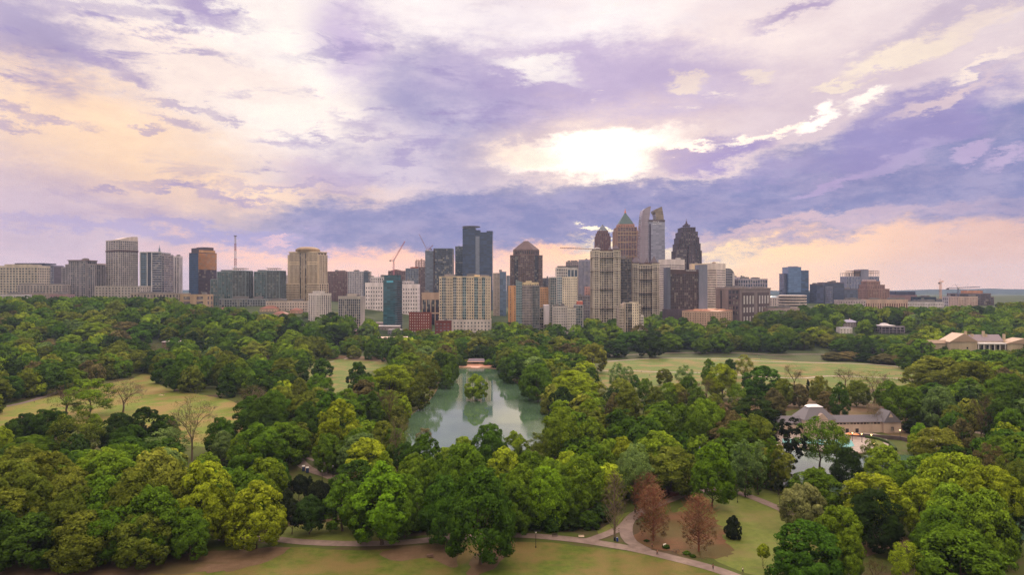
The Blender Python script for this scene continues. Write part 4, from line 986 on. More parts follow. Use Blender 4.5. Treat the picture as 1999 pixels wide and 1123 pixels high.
# white ribbon offices and the dark hotel
b = Bld('office_building', 'white ribbon-windowed office tower with blank white top, behind the dark brown hotel', 1286, 1311, 1336, 1240, 48)
b.vol(b.H(506), style='ribbon', wall=(216,204,202), gl=(104,92,98), pitch=4.0, sf=.55, nc=9, ns=9, blank=7, proud=.3).clutter(n=1, c=(200,190,190)).done()
b = Bld('hotel_building', 'dark brown gridded hotel slab between two blue-grey side walls, a sign near its top right', 1302, 1380, 1382, 1050, 0, 24)
b.vol(b.H(526.5), x0=b.X(1308), x1=b.X(1363), wall=(88,70,74), gl=(54,42,50), pitch=4.1, nc=14, ns=4, pf=.3, sf=.2, blank=5, proud=.5)
b.vol(b.H(523), x1=b.X(1308), y0=-b.d/2-3, style='solid', wall=(100,104,122)); b.vol(b.H(517), x0=b.X(1363.5), y0=-b.d/2-3, y1=b.d/2-4, style='solid', wall=(122,126,146))
b.part('wall', wallmat((84,72,84))).box(b.X(1300), b.X(1366), -b.d/2-5, b.d/2, 0, b.H(604))
sign(b, 'THE COLONY', 1349, 529.6, 2.5, -b.d/2-.7); b.done()
b = Bld('office_building', 'white office tower with window ribbons standing right of the dark brown hotel', 1379, 1399, 1416, 1150, 42)
b.vol(b.H(514), style='ribbon', wall=(222,208,200), gl=(116,100,100), pitch=4.0, sf=.52, nc=8, ns=7, blank=8, proud=.3).clutter(n=2, c=(180,150,130)).done()
simple('office_building', 'blank cream tower top showing between the stepped dark skyscraper and the white ribbon tower', 1351, 1381, 1383, 515, 1300, 0, 20, n=1, style='solid', wall=(216,192,166))
b = Bld('office_building', 'dark glass office with a rounded sloping right shoulder, right of the white ribbon tower', 1416, 1433.5, 1434, 1320, 0, 34)
zz = b.H(532); w = b.w
pr_ = [(-w/2, 0), (w/2, 0), (w/2, b.H(537)), (w*.42, b.H(531)), (w*.25, b.H(527)), (0, b.H(524.5)), (-w/2, b.H(524))]
m = b.part('glass_wall', curtain((74,76,94), (150,140,146), 5, 4.2)); n = len(pr_)
m.v += [(x_, -b.d/2, z_) for x_, z_ in pr_]+[(x_, b.d/2, z_) for x_, z_ in pr_]; m.f += [tuple(range(n)), tuple(range(n, 2*n))[::-1]]+[(k, n+k, n+(k+1) % n, (k+1) % n) for k in range(n)]
b.part('wall', wallmat((196,186,190))).box(w*.3, w/2+.3, -b.d/2-.8, -b.d/2+.4, 0, b.H(534)); b.done()
simple('residential_tower', 'pinkish-white block with a small raised top, left of the dark gridded low office', 1434, 1456, 1458, 541, 1380, 8, None, n=3, wall=(190,176,190), gl=(120,116,136), pitch=4.6, nc=6, ns=3, pf=.55, sf=.4)
simple('office_building', 'flat-topped navy glass block framed by a pale grid, above the grey concrete building', 1441, 1498, 1500, 544.5, 1330, 0, 30, n=3, wall=(176,164,180), gl=(50,62,92), pitch=7.5, nc=12, ns=6, pf=.22, sf=.18)
b = Bld('office_building', 'grey concrete building with tall pale window slots, right of the dark brown hotel', 1397, 1445, 1504, 1040, 45)
GC = (134,120,122)
b.vol(b.H(562.5), style='solid', wall=GC)
w, d_ = b.w, b.d; top_ = b.H(562.5)
b.part('slit', plain((40,38,50))).box(-w*.30, -w*.24, -d_/2-.3, -d_/2+.5, 0, top_-4)
for k in range(5):
    for j in range(3): b.glass('window', [((w*(.05+.14*j), -d_/2-.2, top_-9-k*8), (w*(.05+.14*j+.09), -d_/2-.2, top_-9-k*8), (w*(.05+.14*j+.09), -d_/2-.2, top_-4-k*8), (w*(.05+.14*j), -d_/2-.2, top_-4-k*8))], glassmat((52,50,66)))
b.part('wall', wallmat((98,86,92))).box(w*.02, w*.47, -d_/2-.1, -d_/2+.3, 0, top_-3)
pale = glassmat((214,206,206), .15, .3, name='pale_panel'); dkp = wallmat((92,78,82))
for s0 in (.06, .56):
    b.part('wall', dkp).box(w/2-.2, w/2+.5, -d_/2+d_*s0, -d_/2+d_*(s0+.38), 6, top_-7)
    for j in range(4 if s0 < .5 else 4):
        yy = -d_/2+d_*(s0+.03+j*.095)
        for (za, zb) in ((top_-25, top_-12), (top_-38, top_-30), (top_-52, top_-44)):
            b.glass('window', [((w/2+.7, yy, za), (w/2+.7, yy+d_*.045, za), (w/2+.7, yy+d_*.045, zb), (w/2+.7, yy, zb))], pale)
b.part('cornice', wallmat((150,134,132))).box(-w/2-.8, w/2+.9, -d_/2-.8, d_/2+.8, top_-1.6, top_+.2)
b.clutter(n=4).done()
b = Bld('apartment_building', 'low peach apartment block with orange flat roofs, below the dark brown hotel', 1332, 1404, 1446, 985, 32)
b.vol(b.H(609), wall=(190,160,142), gl=(110,92,88), pitch=3.5, nc=15, ns=10, pf=.6, sf=.5)
b.part('roof', plain((166,120,98))).box(-b.w/2-.5, b.w/2+.5, -b.d/2-.5, b.d/2+.5, b.H(609), b.H(609)+.7)
for k in range(6): xx = b.rnd.uniform(-.45, .4)*b.w; b.part('roof_hut', plain((220,170,140))).box(xx, xx+5, -b.d*.2, b.d*.1, b.H(609)+.6, b.H(606.3))
b.done()
b = Bld('office_tower', 'bright blue mirrored glass tower standing alone right of the skyline centre', 1533, 1580, 1581, 1500, 0, 34)
gmb = curtain((96,128,176), (80,106,150), 4, 3.4, .08, vary=.2)
b.vol(b.H(534), x1=b.X(1538), y0=-b.d/2+6, style='curtain', gm=curtain((60,70,110), (50,60,90)), wall=(70,74,110))
b.vol(b.H(521.5), x0=b.X(1539), x1=b.X(1564), style='curtain', gm=gmb, wall=(120,130,160)); b.vol(b.H(528), x0=b.X(1564)+.2, style='curtain', y0=-b.d/2+3, gm=curtain((60,92,134), (50,70,104), vary=.5), wall=(90,96,130))
b.part('wall', plain((40,66,96))).box(b.X(1537.5), b.X(1581), -b.d/2-.6, -b.d/2+3, 0, b.H(571)); b.part('roof', wallmat((150,140,160))).box(b.X(1544), b.X(1560), -b.d/2+4, 0, b.H(521.5), b.H(520)); b.done()
b = Bld('office_building', 'low round office with cream and dark bands, at the foot of the blue mirrored tower', 1531, 1584, 1585, 1270, 0, 50)
for k in range(5):
    z0_ = k*5.2; cn = b.part('wall', wallmat((200,184,176))); r_ = b.w/2
    if z0_ < b.H(578): cn.cone(0, 0, r_, r_, z0_+2.8, z0_+5.2, 40); m = MB().cone(0, 0, r_-1, r_-1, z0_, z0_+2.8, 40); m.build('window_band', glassmat((56,52,62)), b.root)
b.part('roof', plain((150,142,146))).cone(0, 0, r_-2, r_-3, 26, 26.6, 40); b.done()
b = Bld('domed_hall', 'small white hall with a pale shallow dome, left of the round banded office', 1503, 1530, 1531, 1400, 0, 26)
b.vol(b.H(581), wall=(206,190,190), gl=(120,116,130), pitch=5, nc=6, ns=4, pf=.5, sf=.4); b.part('dome', plain((150,176,190), .4)).cone(-b.w*.1, 0, b.w*.3, b.w*.12, b.H(581), b.H(578.5), 20); b.clutter(n=3, c=(210,200,200)).done()
for (x0, x1, tp, dd, c, lb) in ((1594,1608,555,1480,(74,88,122),'short blue-grey glass block, left end of the navy group right of the blue mirrored tower'),
                            (1609,1648,551.5,1500,(58,72,106),'wide navy glass block with a flat brown-rimmed top, right of the blue mirrored tower'),
                            (1648.5,1682,564,1540,(84,96,124),'low blue-grey glass wing tucked under the unfinished hotel')):
    b = Bld('office_building', lb, x0, x1, x1+1, dd, 0, 34)
    b.vol(b.H(tp), style='curtain', gm=curtain(c, (58,62,84), 4, 3.2, .1), wall=(96,88,104), par=2.2)
    if x0 == 1609: b.vol(b.H(560), x0=b.X(1611), x1=b.X(1624), y0=-b.d/2-2, style='ribbon', wall=(130,134,160), gl=(90,98,130), nc=3, ns=1, pitch=4)
    b.clutter(n=2).done()
b = Bld('hotel_building', 'blue-striped tower with a grey concrete core and unfinished scaffolded top floors', 1653, 1716, 1717, 1720, 0, 34)
kw = dict(wall=(150,150,176), gl=(50,70,112), pitch=4.2, pf=.4, sf=.1)
b.vol(b.H(540), x1=b.X(1680), nc=9, ns=6, **kw); b.vol(b.H(526), x0=b.X(1680), x1=b.X(1695), y0=-b.d/2-1.5, style='solid', wall=(132,130,150)); b.vol(b.H(540), x0=b.X(1695)+.1, nc=7, ns=6, **kw)
st = b.part('steel_frame', wallmat((170,140,130)))
for (xa, xb, tp) in ((1653,1680,533), (1664,1680,528), (1695,1716,529)):
    n_ = 6
    for j in range(n_+1): xx = b.X(xa)+(b.X(xb)-b.X(xa))*j/n_; st.box(xx-.4, xx+.4, -b.d/2, -b.d/2+.8, b.H(540), b.H(tp)); st.box(xx-.4, xx+.4, b.d/2-.8, b.d/2, b.H(540), b.H(tp))
    for py_ in ((533,) if tp == 533 else (528.5, 533)): st.box(b.X(xa), b.X(xb), -b.d/2-.5, b.d/2+.5, b.H(py_)-1, b.H(py_))
b.done()
b = Bld('office_building', 'reddish stepped ziggurat building with a pale cap, right of the unfinished hotel', 1695, 1736, 1737, 1360, 0, 40)
kw = dict(wall=(152,118,112), gl=(92,66,70), pitch=4.0, pf=.45, sf=.35)
b.vol(b.H(564), nc=13, ns=10, **kw); b.vol(b.H(556), bot=b.H(564)-.3, x1=b.X(1729), y0=-b.d*.4, y1=b.d*.4, nc=10, ns=8, **kw); b.vol(b.H(549), bot=b.H(556)-.3, x0=b.X(1697), x1=b.X(1722), y0=-b.d*.3, y1=b.d*.3, nc=8, ns=6, **kw)
b.part('roof', wallmat((206,180,184))).box(b.X(1698), b.X(1716), -b.d*.25, b.d*.25, b.H(549), b.H(546)); b.done()
simple('civic_hall', 'long low cream arcade with arched dark openings, in front of the reddish ziggurat', 1689, 1772, 1774, 585, 1230, 0, 30, n=4, wall=(198,168,152), gl=(120,76,76), pitch=14, nc=18, ns=6, pf=.5, sf=.2, blank=3)
simple('low_building', 'long low white shed with ribbed walls, right of the cream arcade', 1772, 1842, 1843, 590, 1230, 0, 30, n=5, wall=(212,202,206), gl=(170,160,166), pitch=6, nc=22, ns=6, pf=.4, sf=.3)
b = Bld('office_building', 'dull mauve theatre block with a dark band on top, far right of the ziggurat', 1740, 1790, 1791, 1480, 0, 34)
b.vol(b.H(576), style='solid', wall=(140,112,118)); b.vol(b.H(569.5), bot=b.H(576)-.3, x0=b.X(1749), x1=b.X(1787), style='solid', wall=(66,70,96)); b.clutter(b.H(576), 2).done()
simple('office_building', 'low dark teal glass box between the mauve theatre block and the tan crane', 1795, 1827, 1828, 580, 1420, 0, 30, n=2, style='ribbon', wall=(50,64,84), gl=(44,64,84), pitch=4, nc=10, ns=6, sf=.2)
simple('low_building', 'low slate building stretching behind the tan tower crane', 1828, 1856, 1857, 587, 1420, 0, 30, n=2, style='ribbon', wall=(120,124,140), gl=(70,80,100), pitch=4, nc=6, ns=6, sf=.4)
simple('office_building', 'small pale building with dark window block, left of the pinkish-white gridded office', 1855, 1869, 1871, 579, 1330, 0, 24, n=1, wall=(186,178,190), gl=(70,74,96), pitch=6, nc=3, ns=4, pf=.45, sf=.3)
simple('office_building', 'pinkish-white office with a fine square window grid at far right', 1871, 1908, 1909, 579.5, 1280, 0, 28, n=1, wall=(206,180,172), gl=(150,120,118), pitch=3.8, nc=12, ns=6, pf=.4, sf=.4)
b = Bld('office_building', 'long dark office with pale window lines and a tan penthouse, last building at far right', 1873, 1940, 1942, 1400, 0, 40)
b.vol(b.H(573), x1=b.X(1934), style='ribbon', wall=(120,104,110), gl=(44,36,50), pitch=4.2, nc=6, ns=4, sf=.3); b.vol(b.H(580), x0=b.X(1934), style='ribbon', wall=(120,104,110), gl=(44,36,50), pitch=4.2, nc=2, ns=4, sf=.3)
b.vol(b.H(567.5), bot=b.H(573)-.3, x0=b.X(1894), x1=b.X(1925), y0=-b.d*.25, y1=b.d*.25, style='solid', wall=(190,136,112)); b.done()
# low roofs along the far left tree line
for i, (x0, x1, tp, dd, c, lb) in enumerate(((0,42,575,1080,(186,178,182),'low white-roofed building peeping over trees at the far left'),(40,118,573,1130,(150,134,130),'long low building with a pale flat roof on the far-left tree line'),
        (98,128,575,1050,(150,120,126),'short mauve-roofed building on the far-left tree line'),(520,600,588,1040,(190,176,170),'long low cream building with roof terraces in front of the domed beige tower'),
        (1500,1560,602,1060,(170,150,150),'low mauve building under the round banded office'),(1640,1690,586,1200,(180,164,168),'low pale-roofed building in front of the navy glass group'))):
    simple('low_building', lb, x0, x1, x1+1, tp, dd, 0, 22, n=3, wall=c, gl=(100,94,104), pitch=4.4, nc=max(5, int((x1-x0)/5)), ns=4, pf=.5, sf=.45)

# ------------------------------------------------------------------ low houses and roofs
def house(name, label, px, py, wpx, dpt, hgt, roofh, wallc, roofc, rz=0., kind='hip', chim=0, D=None, win=True, cat='house'):
    """gabled or hipped house; px,py = photo position of the middle of its base line"""
    x, y, z = ground(px, py)
    if D: y = D; x = (px-CX)/F*D; z = TZ(x, y)
    w = wpx*y/F; FOOT.append((x, y+dpt/2, max(w, dpt)*.55))
    r = empty(name, (x, y+dpt/2, z-.3), R(rz), label, cat)
    m = MB().box(-w/2, w/2, -dpt/2, dpt/2, 0, hgt); m.build('wall', wallmat(wallc), r)
    if kind == 'flat':
        MB().box(-w/2-.3, w/2+.3, -dpt/2-.3, dpt/2+.3, hgt, hgt+.5).build('roof', plain(roofc, .7, name='flat_roof'), r)
    else:
        o = .6; a = w/2-(dpt/2 if kind == 'hip' else -.3)
        a = max(a, .4); rf = MB(); i = 0
        rf.v = [(-w/2-o,-dpt/2-o,hgt),(w/2+o,-dpt/2-o,hgt),(w/2+o,dpt/2+o,hgt),(-w/2-o,dpt/2+o,hgt),(-a,0,hgt+roofh),(a,0,hgt+roofh)]
        rf.f = [(0,1,5,4),(1,2,5),(2,3,4,5),(3,0,4),(3,2,1,0)]
        ro = rf.build('roof', plain(roofc, .7, name='roof_slate'), r)
        for k in range(chim):
            cx_ = -w*.3+w*.6*k/max(1, chim-1) if chim > 1 else w*.1
            MB().box(cx_-.6, cx_+.6, -.6, .6, hgt+roofh*.3, hgt+roofh+1.6).build('chimney', wallmat((214,196,178)), ro)
    if win:
        n_ = max(2, int(w/4))
        for k in range(n_):
            xx = -w/2+w*(k+.5)/n_
            for zz in ([1.0, 4.2] if hgt > 6 else [1.0]):
                wn = MB().quad((xx-.55,-dpt/2-.06,zz),(xx+.55,-dpt/2-.06,zz),(xx+.55,-dpt/2-.06,zz+1.5),(xx-.55,-dpt/2-.06,zz+1.5)).build('window', glassmat((60,60,72)), r)
                MB().box(xx-.7, xx+.7, -dpt/2-.12, -dpt/2+.05, zz-.15, zz-.02).build('sill', wallmat((220,210,200)), wn)
    return r
PKR = (176,140,132); WH = (224,214,212)
for a_ in (
 ('flat_roofed_building','low commercial building with a long white roof, left of the dark teal tower base',752,640,54,18,6,0,(140,128,130),(206,198,200),2,'flat',0,985),
 ('flat_roofed_building','small raised flat-roofed block behind the long white roof',738,624,20,10,5,0,(120,110,116),(180,160,160),0,'flat',0,1010),
 ('flat_roofed_building','low reddish flat-roofed building left of the round tree among the roofs',706,652,44,14,5,0,(150,100,92),(196,160,150),-4,'flat',0,930),
 ('flat_roofed_building','grey box building tight in front of the dark teal tower',770,644,26,12,7,0,(130,126,140),(178,170,174),0,'flat',0,960),
 ('flat_roofed_building','large pinkish flat-roofed building nearest the trees, centre left',760,668,74,22,7,0,(158,128,118),(202,176,164),8,'flat',0,890),
 ('apartment_house','grey low-pitched apartment house left of the low red brick building',818,662,40,16,7,3,(140,124,118),(150,134,136),0,'hip',0,900),
 ('apartment_house','mauve-grey terrace roof right of the large pinkish flat roof',846,654,34,12,7,2.5,(150,130,124),(128,116,126),0,'gable',0,920),
 ('house','small gabled house with pale verges among trees above the lake head',921,655,20,12,6,4,(180,160,140),(176,160,150),0,'gable',0,900),
 ('house','terracotta-roofed house, left one of the three on the far tree line',524,606,34,16,5,4,(200,170,150),(120,76,62),0,'hip',0,1030),
 ('house','terracotta-roofed house, middle one of the three, standing a little nearer',545,616,26,16,5,4,(200,170,150),(120,76,62),0,'hip',0,985),
 ('house','terracotta-roofed house, right one of the three on the far tree line',576,610,20,14,5,3.5,(190,150,134),(120,76,62),0,'hip',0,1020),
 ('house','tiny terracotta-roofed house under the left teal condominium',436,600,12,10,4,3,(190,150,134),(120,76,62),0,'hip',0,1040),
 ('flat_roofed_building','long low cream-roofed building half hidden by trees under the domed beige tower',588,622,44,12,4,0,(180,164,156),(214,196,186),0,'flat',0,930),
 ('flat_roofed_building','small brown building with white roof edges, alone among the left woods',333,663,34,14,7,0,(116,90,84),(210,196,200),0,'flat',0,800),
 ('pavilion_roof','long low pale roof among trees just below the small brown building',290,672,50,12,3.4,2,(110,90,84),(170,158,164),0,'hip',0,740),
 ('flat_roofed_building','white modernist house with a grey upper roof, right of the oval lawn trees',1652,652,24,12,8,0,(222,214,214),(190,186,196),0,'flat',0,960),
 ('house','house with a blue-grey hipped roof behind the white modernist house',1660,640,32,14,8,3.5,(160,150,156),(142,140,160),0,'hip',1,1000),
 ('house','large blue-grey hipped roof with one pale chimney above the hedge trees',1707,676,38,18,5,5,(170,156,150),(118,112,126),0,'hip',1,820),
 ('house','small white cottage roof right of the blue-grey hipped roof',1765,671,22,10,4,2,(220,200,190),(206,190,184),0,'hip',1,830),
 ('house','brick hut with a dark glazed front, behind the mansion on the right',1852,650,18,10,6,0,(150,120,112),(150,130,130),0,'flat',0,870),
 ('house','low tan annexe roofs directly left of the mansion',1832,676,48,18,6,3,(196,170,150),(188,160,144),0,'hip',0,800)):
    nm, lb, px, py, wp, dp, hg, rh, wc, rc, rz, kd, ch, DD = a_
    house(nm, lb, px, py, wp, dp, hg, rh, wc, rc, rz, kd, ch, DD, cat='house' if 'house' in nm else 'building')
# grey apartments with galleries
b = Bld('apartment_building', 'three-storey grey apartment block with white roof edge and open galleries, among trees at right', 1721, 1765, 1768, 960, 0, 16)
b.vol(b.H(637), style='balcony', wall=(150,140,152), gl=(70,66,84), pitch=3.4, nc=6, ns=3, proud=.3); b.part('roof', plain((222,214,218))).box(-b.w/2-1, b.w*.1, -b.d/2-1, b.d/2, b.H(637), b.H(635.6)); b.clutter(n=2, c=(222,216,216)).done()
# mansion with pediment and columned porch
def gx(px, D): return (px-CX)/F*D
b = Bld('mansion', 'long cream mansion with pedimented wing, chimneys and a white columned porch at the right edge', 1812, 1999, 2000, 750, 0, 20, cat='mansion')
CM = (184,166,142); wm_ = wallmat(CM)
z_e = b.H(668)
w_ = b.part('wall', wm_); w_.box(b.X(1855), b.X(1908), -b.d/2, b.d/2, 0, z_e); w_.box(b.X(1908), b.X(1990), -b.d/2+6, b.d/2, 0, z_e+.5); w_.box(b.X(1812), b.X(1855), -b.d/2+7, b.d/2-2, 0, z_e-2); w_.box(b.X(1965), b.X(2030), -b.d/2-1, b.d/2-4, 0, z_e-2)
rf = b.part('roof', plain((160,136,116), .7, name='shingle_roof'))
xa, xb = b.X(1853), b.X(1910); zz = b.H(651.5)
rf.v += [(xa,-b.d/2-.8,z_e),(xb,-b.d/2-.8,z_e),((xa+xb)/2,-b.d/2-.8,zz),(xa,b.d/2,z_e),(xb,b.d/2,z_e),((xa+xb)/2,b.d/2,zz)]; rf.f += [(0,1,2),(1,4,5,2),(3,0,2,5),(4,3,5)]
i0 = len(rf.v); xa, xb = b.X(1960), b.X(2034); zz = b.H(661)
rf.v += [(xa,-b.d/2-1.8,z_e-2),(xb,-b.d/2-1.8,z_e-2),((xa+xb)/2,-b.d/2-1.8,zz),(xa,b.d/2-4,z_e-2),(xb,b.d/2-4,z_e-2),((xa+xb)/2,b.d/2-4,zz)]; rf.f += [(i0,i0+1,i0+2),(i0+1,i0+4,i0+5,i0+2),(i0+3,i0,i0+2,i0+5),(i0+4,i0+3,i0+5)]
i0 = len(rf.v); xa, xb = b.X(1810), b.X(1857)
rf.v += [(xa,-b.d/2+6,z_e-2),(xb,-b.d/2+6,z_e-2),(xb,b.d/2-1,z_e-2),(xa,b.d/2-1,z_e-2),(xa+4,-1,z_e+1.5),(xb,-1,z_e+1.5)]; rf.f += [(i0,i0+1,i0+5,i0+4),(i0+1,i0+2,i0+5),(i0+2,i0+3,i0+4,i0+5),(i0+3,i0,i0+4)]
rs = MB(); xa, xb = b.X(1905), b.X(1966); zz = b.H(655)
rs.v = [(xa,-b.d/2+5,z_e+.5),(xb,-b.d/2+5,z_e+.5),(xb,b.d/2+1,z_e+.5),(xa,b.d/2+1,z_e+.5),(xa,3,zz),(xb,3,zz)]; rs.f = [(0,1,5,4),(1,2,5),(2,3,4,5),(3,0,4)]
ro = rs.build('roof', plain((128,116,122), .7, name='roof_slate'), b.root)
for px_ in (1898, 1911, 1933, 1938, 1974): MB().box(b.X(px_)-1, b.X(px_)+1, 0, 2.2, z_e, b.H(648 if px_ in (1898,1933) else 654)).build('chimney', wm_, ro)
pc = wallmat((230,222,220)); xa, xb = b.X(1908), b.X(1962)
MB().box(xa, xb, -b.d/2-2, -b.d/2+6, b.H(672.5), b.H(669.5)).build('porch_roof', pc, b.root)
for k in range(6): xx = xa+(xb-xa)*(k+.1)/5.2; MB().cone(xx, -b.d/2-1.2, .45, .38, 0, b.H(672.5), 10).build('column', pc, b.root)
for k in range(5): xx = xa+(xb-xa)*(k+.6)/5.2; b.glass('window', [((xx-1.3,-b.d/2+5.8,b.H(685)),(xx+1.3,-b.d/2+5.8,b.H(685)),(xx+1.3,-b.d/2+5.8,b.H(675)),(xx-1.3,-b.d/2+5.8,b.H(675)))], glassmat((44,40,52)))
b.glass('window', [((b.X(1887),-b.d/2-.1,b.H(682)),(b.X(1890),-b.d/2-.1,b.H(682)),(b.X(1890),-b.d/2-.1,b.H(678)),(b.X(1887),-b.d/2-.1,b.H(678)))], glassmat((60,50,50)))
b.done()

# ------------------------------------------------------------------ bathhouse beside the pool
DB = 376.
b = Bld('bathhouse', 'long grey stone bathhouse with tall slate hip roof and gabled end, by the pool', 1510, 1757, 1758, DB, -4, 9, cat='bathhouse')
BW = (186,164,150); SL = plain((92,88,94), .6, name='slate_roof'); wmz = wallmat(BW)
b.root.location.z = TZ(*b.c)-.2
w = b.w; bx = lambda px: ((px-CX)/F*DB-b.c.x)
def H2(py): return CH+(HY-py)*DB/F
he = 6.2
wl = b.part('wall', wmz)
wl.box(bx(1512), bx(1560), -3.5, 3.5, 0, he); wl.box(bx(1560), bx(1621), -6.5, 6.5, 0, he+1.9); wl.box(bx(1621), bx(1722), -3.5, 3.5, 0, he); wl.box(bx(1722), bx(1757), -5, 5, 0, he-.3)
wl.box(bx(1582), bx(1606), -7.1, -6.3, 0, he+2.2)
wl.prism([(bx(1582), -7.1), (bx(1606), -7.1), (bx(1606), -5), (bx(1582), -5)], he+2.2, 0, [(bx(1592.5), -7.1, he+5.4), (bx(1595.5), -7.1, he+5.4), (bx(1595.5), -5, he+5.4), (bx(1592.5), -5, he+5.4)])
rf = b.part('roof', SL)
for (xa, xb) in ((bx(1510), bx(1560)-.1), (bx(1621)+.1, bx(1724))):
    rf.prism([(xa, -4.1), (xb, -4.1), (xb, 4.1), (xa, 4.1)], he+.02, 0, [(xa, -.1, he+3.2), (xb, -.1, he+3.2), (xb, .1, he+3.2), (xa, .1, he+3.2)])
xa, xb = bx(1558), bx(1623)
rf.prism([(xa, -7.2), (xb, -7.2), (xb, 7.2), (xa, 7.2)], he+2.02, 0, [(xa+5.5, -2.2, he+8.2), (xb-5.5, -2.2, he+8.2), (xb-5.5, 2.2, he+8.2), (xa+5.5, 2.2, he+8.2)])
MB().prism([(xa+5, -2.6), (xb-5, -2.6), (xb-5, 2.6), (xa+5, 2.6)], he+8.2, 0, [(xa+7, -1.4, he+9.2), (xb-7, -1.4, he+9.2), (xb-7, 1.4, he+9.2), (xa+7, 1.4, he+9.2)]).build('roof_cap', plain((216,208,210), .5), b.root)
xa, xb = bx(1722)-.4, bx(1757)+.4; xm_ = (xa+xb)/2-.8
m = MB(); m.v = [(xa,-5.5,he-.3),(xb,-5.5,he-.3),(xm_,-4.6,he+6),(xa,5.5,he-.3),(xb,5.5,he-.3),(xm_,4.6,he+6)]; m.f = [(0,1,2),(1,4,5,2),(3,0,2,5),(4,3,5),(0,3,4,1)]; m.build('gable_roof', SL, b.root)
MB().prism([(xm_-3, -5.15), (xm_+3, -5.15), (xm_+3, -4.9), (xm_-3, -4.9)], he-.3, 0, [(xm_-.2, -5.05, he+4.4), (xm_+.2, -5.05, he+4.4), (xm_+.2, -4.9, he+4.4), (xm_-.2, -4.9, he+4.4)]).build('gable_wall', wmz, b.root)
gq = glassmat((44,38,46))
def wins(pxs, y, z0, z1, hw):
    for p_ in pxs: xx = bx(p_); b.glass('window', [((xx-hw,y,z0),(xx+hw,y,z0),(xx+hw,y,z1),(xx-hw,y,z1))], gq)
wins([1625+6.9*k for k in range(14)], -3.62, 5.0, 5.8, .75); wins([1514+6.6*k for k in range(7)], -3.62, 5.0, 5.8, .75)
wins([1571,1579,1608,1616], -6.62, 2.6, 5.6, .6); wins([1594], -7.2, 1.6, 5.4, 1.6); wins([1651,1671], -3.62, .4, 2.6, .9); wins([1526,1540], -3.62, .4, 2.6, .7); wins([bx and 1738], -5.6, 1.6, 3.6, .8)
wl.box(bx(1560)-.3, bx(1582), -6.9, -6.4, he+1.5, he+2.0); wl.box(bx(1606), bx(1621)+.3, -6.9, -6.4, he+1.5, he+2.0)
b.done()
M_warm = plain((255,206,130), .5, 0, 9.0, name='lamp_glow')
def park_lamp(px, py, label, h=4.4, lit=False, group='park lamps', D=None):
    x, y, z = ground(px, py)
    r = empty('park_lamp', (x, y, z), 0, label, 'lamp post', group)
    dk_ = plain((28,28,30), .5, .5, name='lamp_iron')
    m = MB().cone(0, 0, .22, .16, 0, .5, 8).cone(0, 0, .09, .06, .5, h-.6, 8).cone(0, 0, .12, .12, h-.65, h-.55, 8); m.build('pole', dk_, r)
    MB().cone(0, 0, .20, .30, h-.55, h-.05, 8).build('lantern', M_warm if lit else plain((210,205,200), .3, name='milk_glass'), r)
    MB().cone(0, 0, .36, .04, h-.05, h+.25, 8).build('lamp_cap', dk_, r)
    return r
for a_ in ((1046,1070,'black lamp post on the front lawn edge, below the middle of the path',5.0,False),(1440,982,'black lamp post beside the path on the small lawn at right',5.0,False),
           (650,932,'black lamp post between the mid-left path and the trees',5.0,False),(629,940,'lamp post with a white globe beside the mid-left path, right of the portable toilets',4.5,False)): park_lamp(a_[0], a_[1], a_[2], a_[3], a_[4])
for px_, py_, lb in ((1664,862,'left'),(1682,864,''),(1701,866,''),(1706,884,''),(1757,856,''),(1726,842,''),(1410,860,''),(1418,864,''),(1498,836,''),(1504,868,''),(1381,908,''),(1610,850,''),(1590,846,'')):
    park_lamp(px_, py_, 'lit lamp post glowing warm yellow in the grounds round the pool and bathhouse', 4.6, True, 'lit lamps round the pool')
# pool, deck, walls, lawn
zp = .0
fillpoly('pool_deck', [(1525,846),(1700,846),(1735,870),(1700,885),(1655,884),(1520,872)], pathmat((.30,.25,.215), 'pool_paving'), .14, rag=.1)
fillpoly('lawn', [(1700,852),(1722,862),(1730,878),(1708,872)], M_green, .2, rag=.2)
M_pool = newmat('pool_water'); principled(M_pool[1], M_pool[2], M_pool[1].mix(M_pool[1].noise(M_pool[1].n('ShaderNodeNewGeometry').outputs['Position'], .8, 3)['Fac'], (.12,.34,.34), (.22,.44,.42)), .08, .5)
def px2(p): g_ = ground(*p); return (g_[0], g_[1])
x, y, z = ground(1597, 866)
pool = [px2(p) for p in ((1527,858),(1600,860),(1662,861),(1668,872),(1648,879),(1630,870),(1560,868),(1527,866))]
MB().prism([(a-x, b2-y) for a, b2 in pool][::-1], .22, .30).build('pool_water', M_pool[0]); bpy.data.objects['pool_water'].location = (x, y, 0); tag(bpy.data.objects['pool_water'], kind='structure')
# pool wall, hedge, small kiosk
def wallrun(name, label, cat, pts, h, th, mat, dz=0):
    P_ = [Vector(ground(*p)) for p in pts]; c = P_[0].copy(); m = MB()
    for a, b2 in zip(P_, P_[1:]):
        t = (b2-a).normalized(); n_ = Vector((-t.y, t.x, 0))*th/2; a_ = a-c; b_ = b2-c
        m.prism([((a_-n_).x, (a_-n_).y), ((b_-n_).x, (b_-n_).y), ((b_+n_).x, (b_+n_).y), ((a_+n_).x, (a_+n_).y)], dz, h)
    o = m.build(name, mat); o.location = c; return tag(o, label, cat)
wallrun('garden_wall', 'dark stone retaining wall below the bathhouse terrace', 'wall', [(1655,852),(1700,856),(1758,860),(1790,868)], 2.0, .6, wallmat((84,72,72)))
wallrun('deck_edge', 'low stone edge between the pool deck and the pond', 'wall', [(1520,874),(1600,883),(1655,887),(1703,888)], .8, .8, wallmat((120,100,88)))
leafgrass = lawnmat((.03,.05,.015), (.05,.08,.02), (.03,.05,.015), .2, 'hedge_leaves')
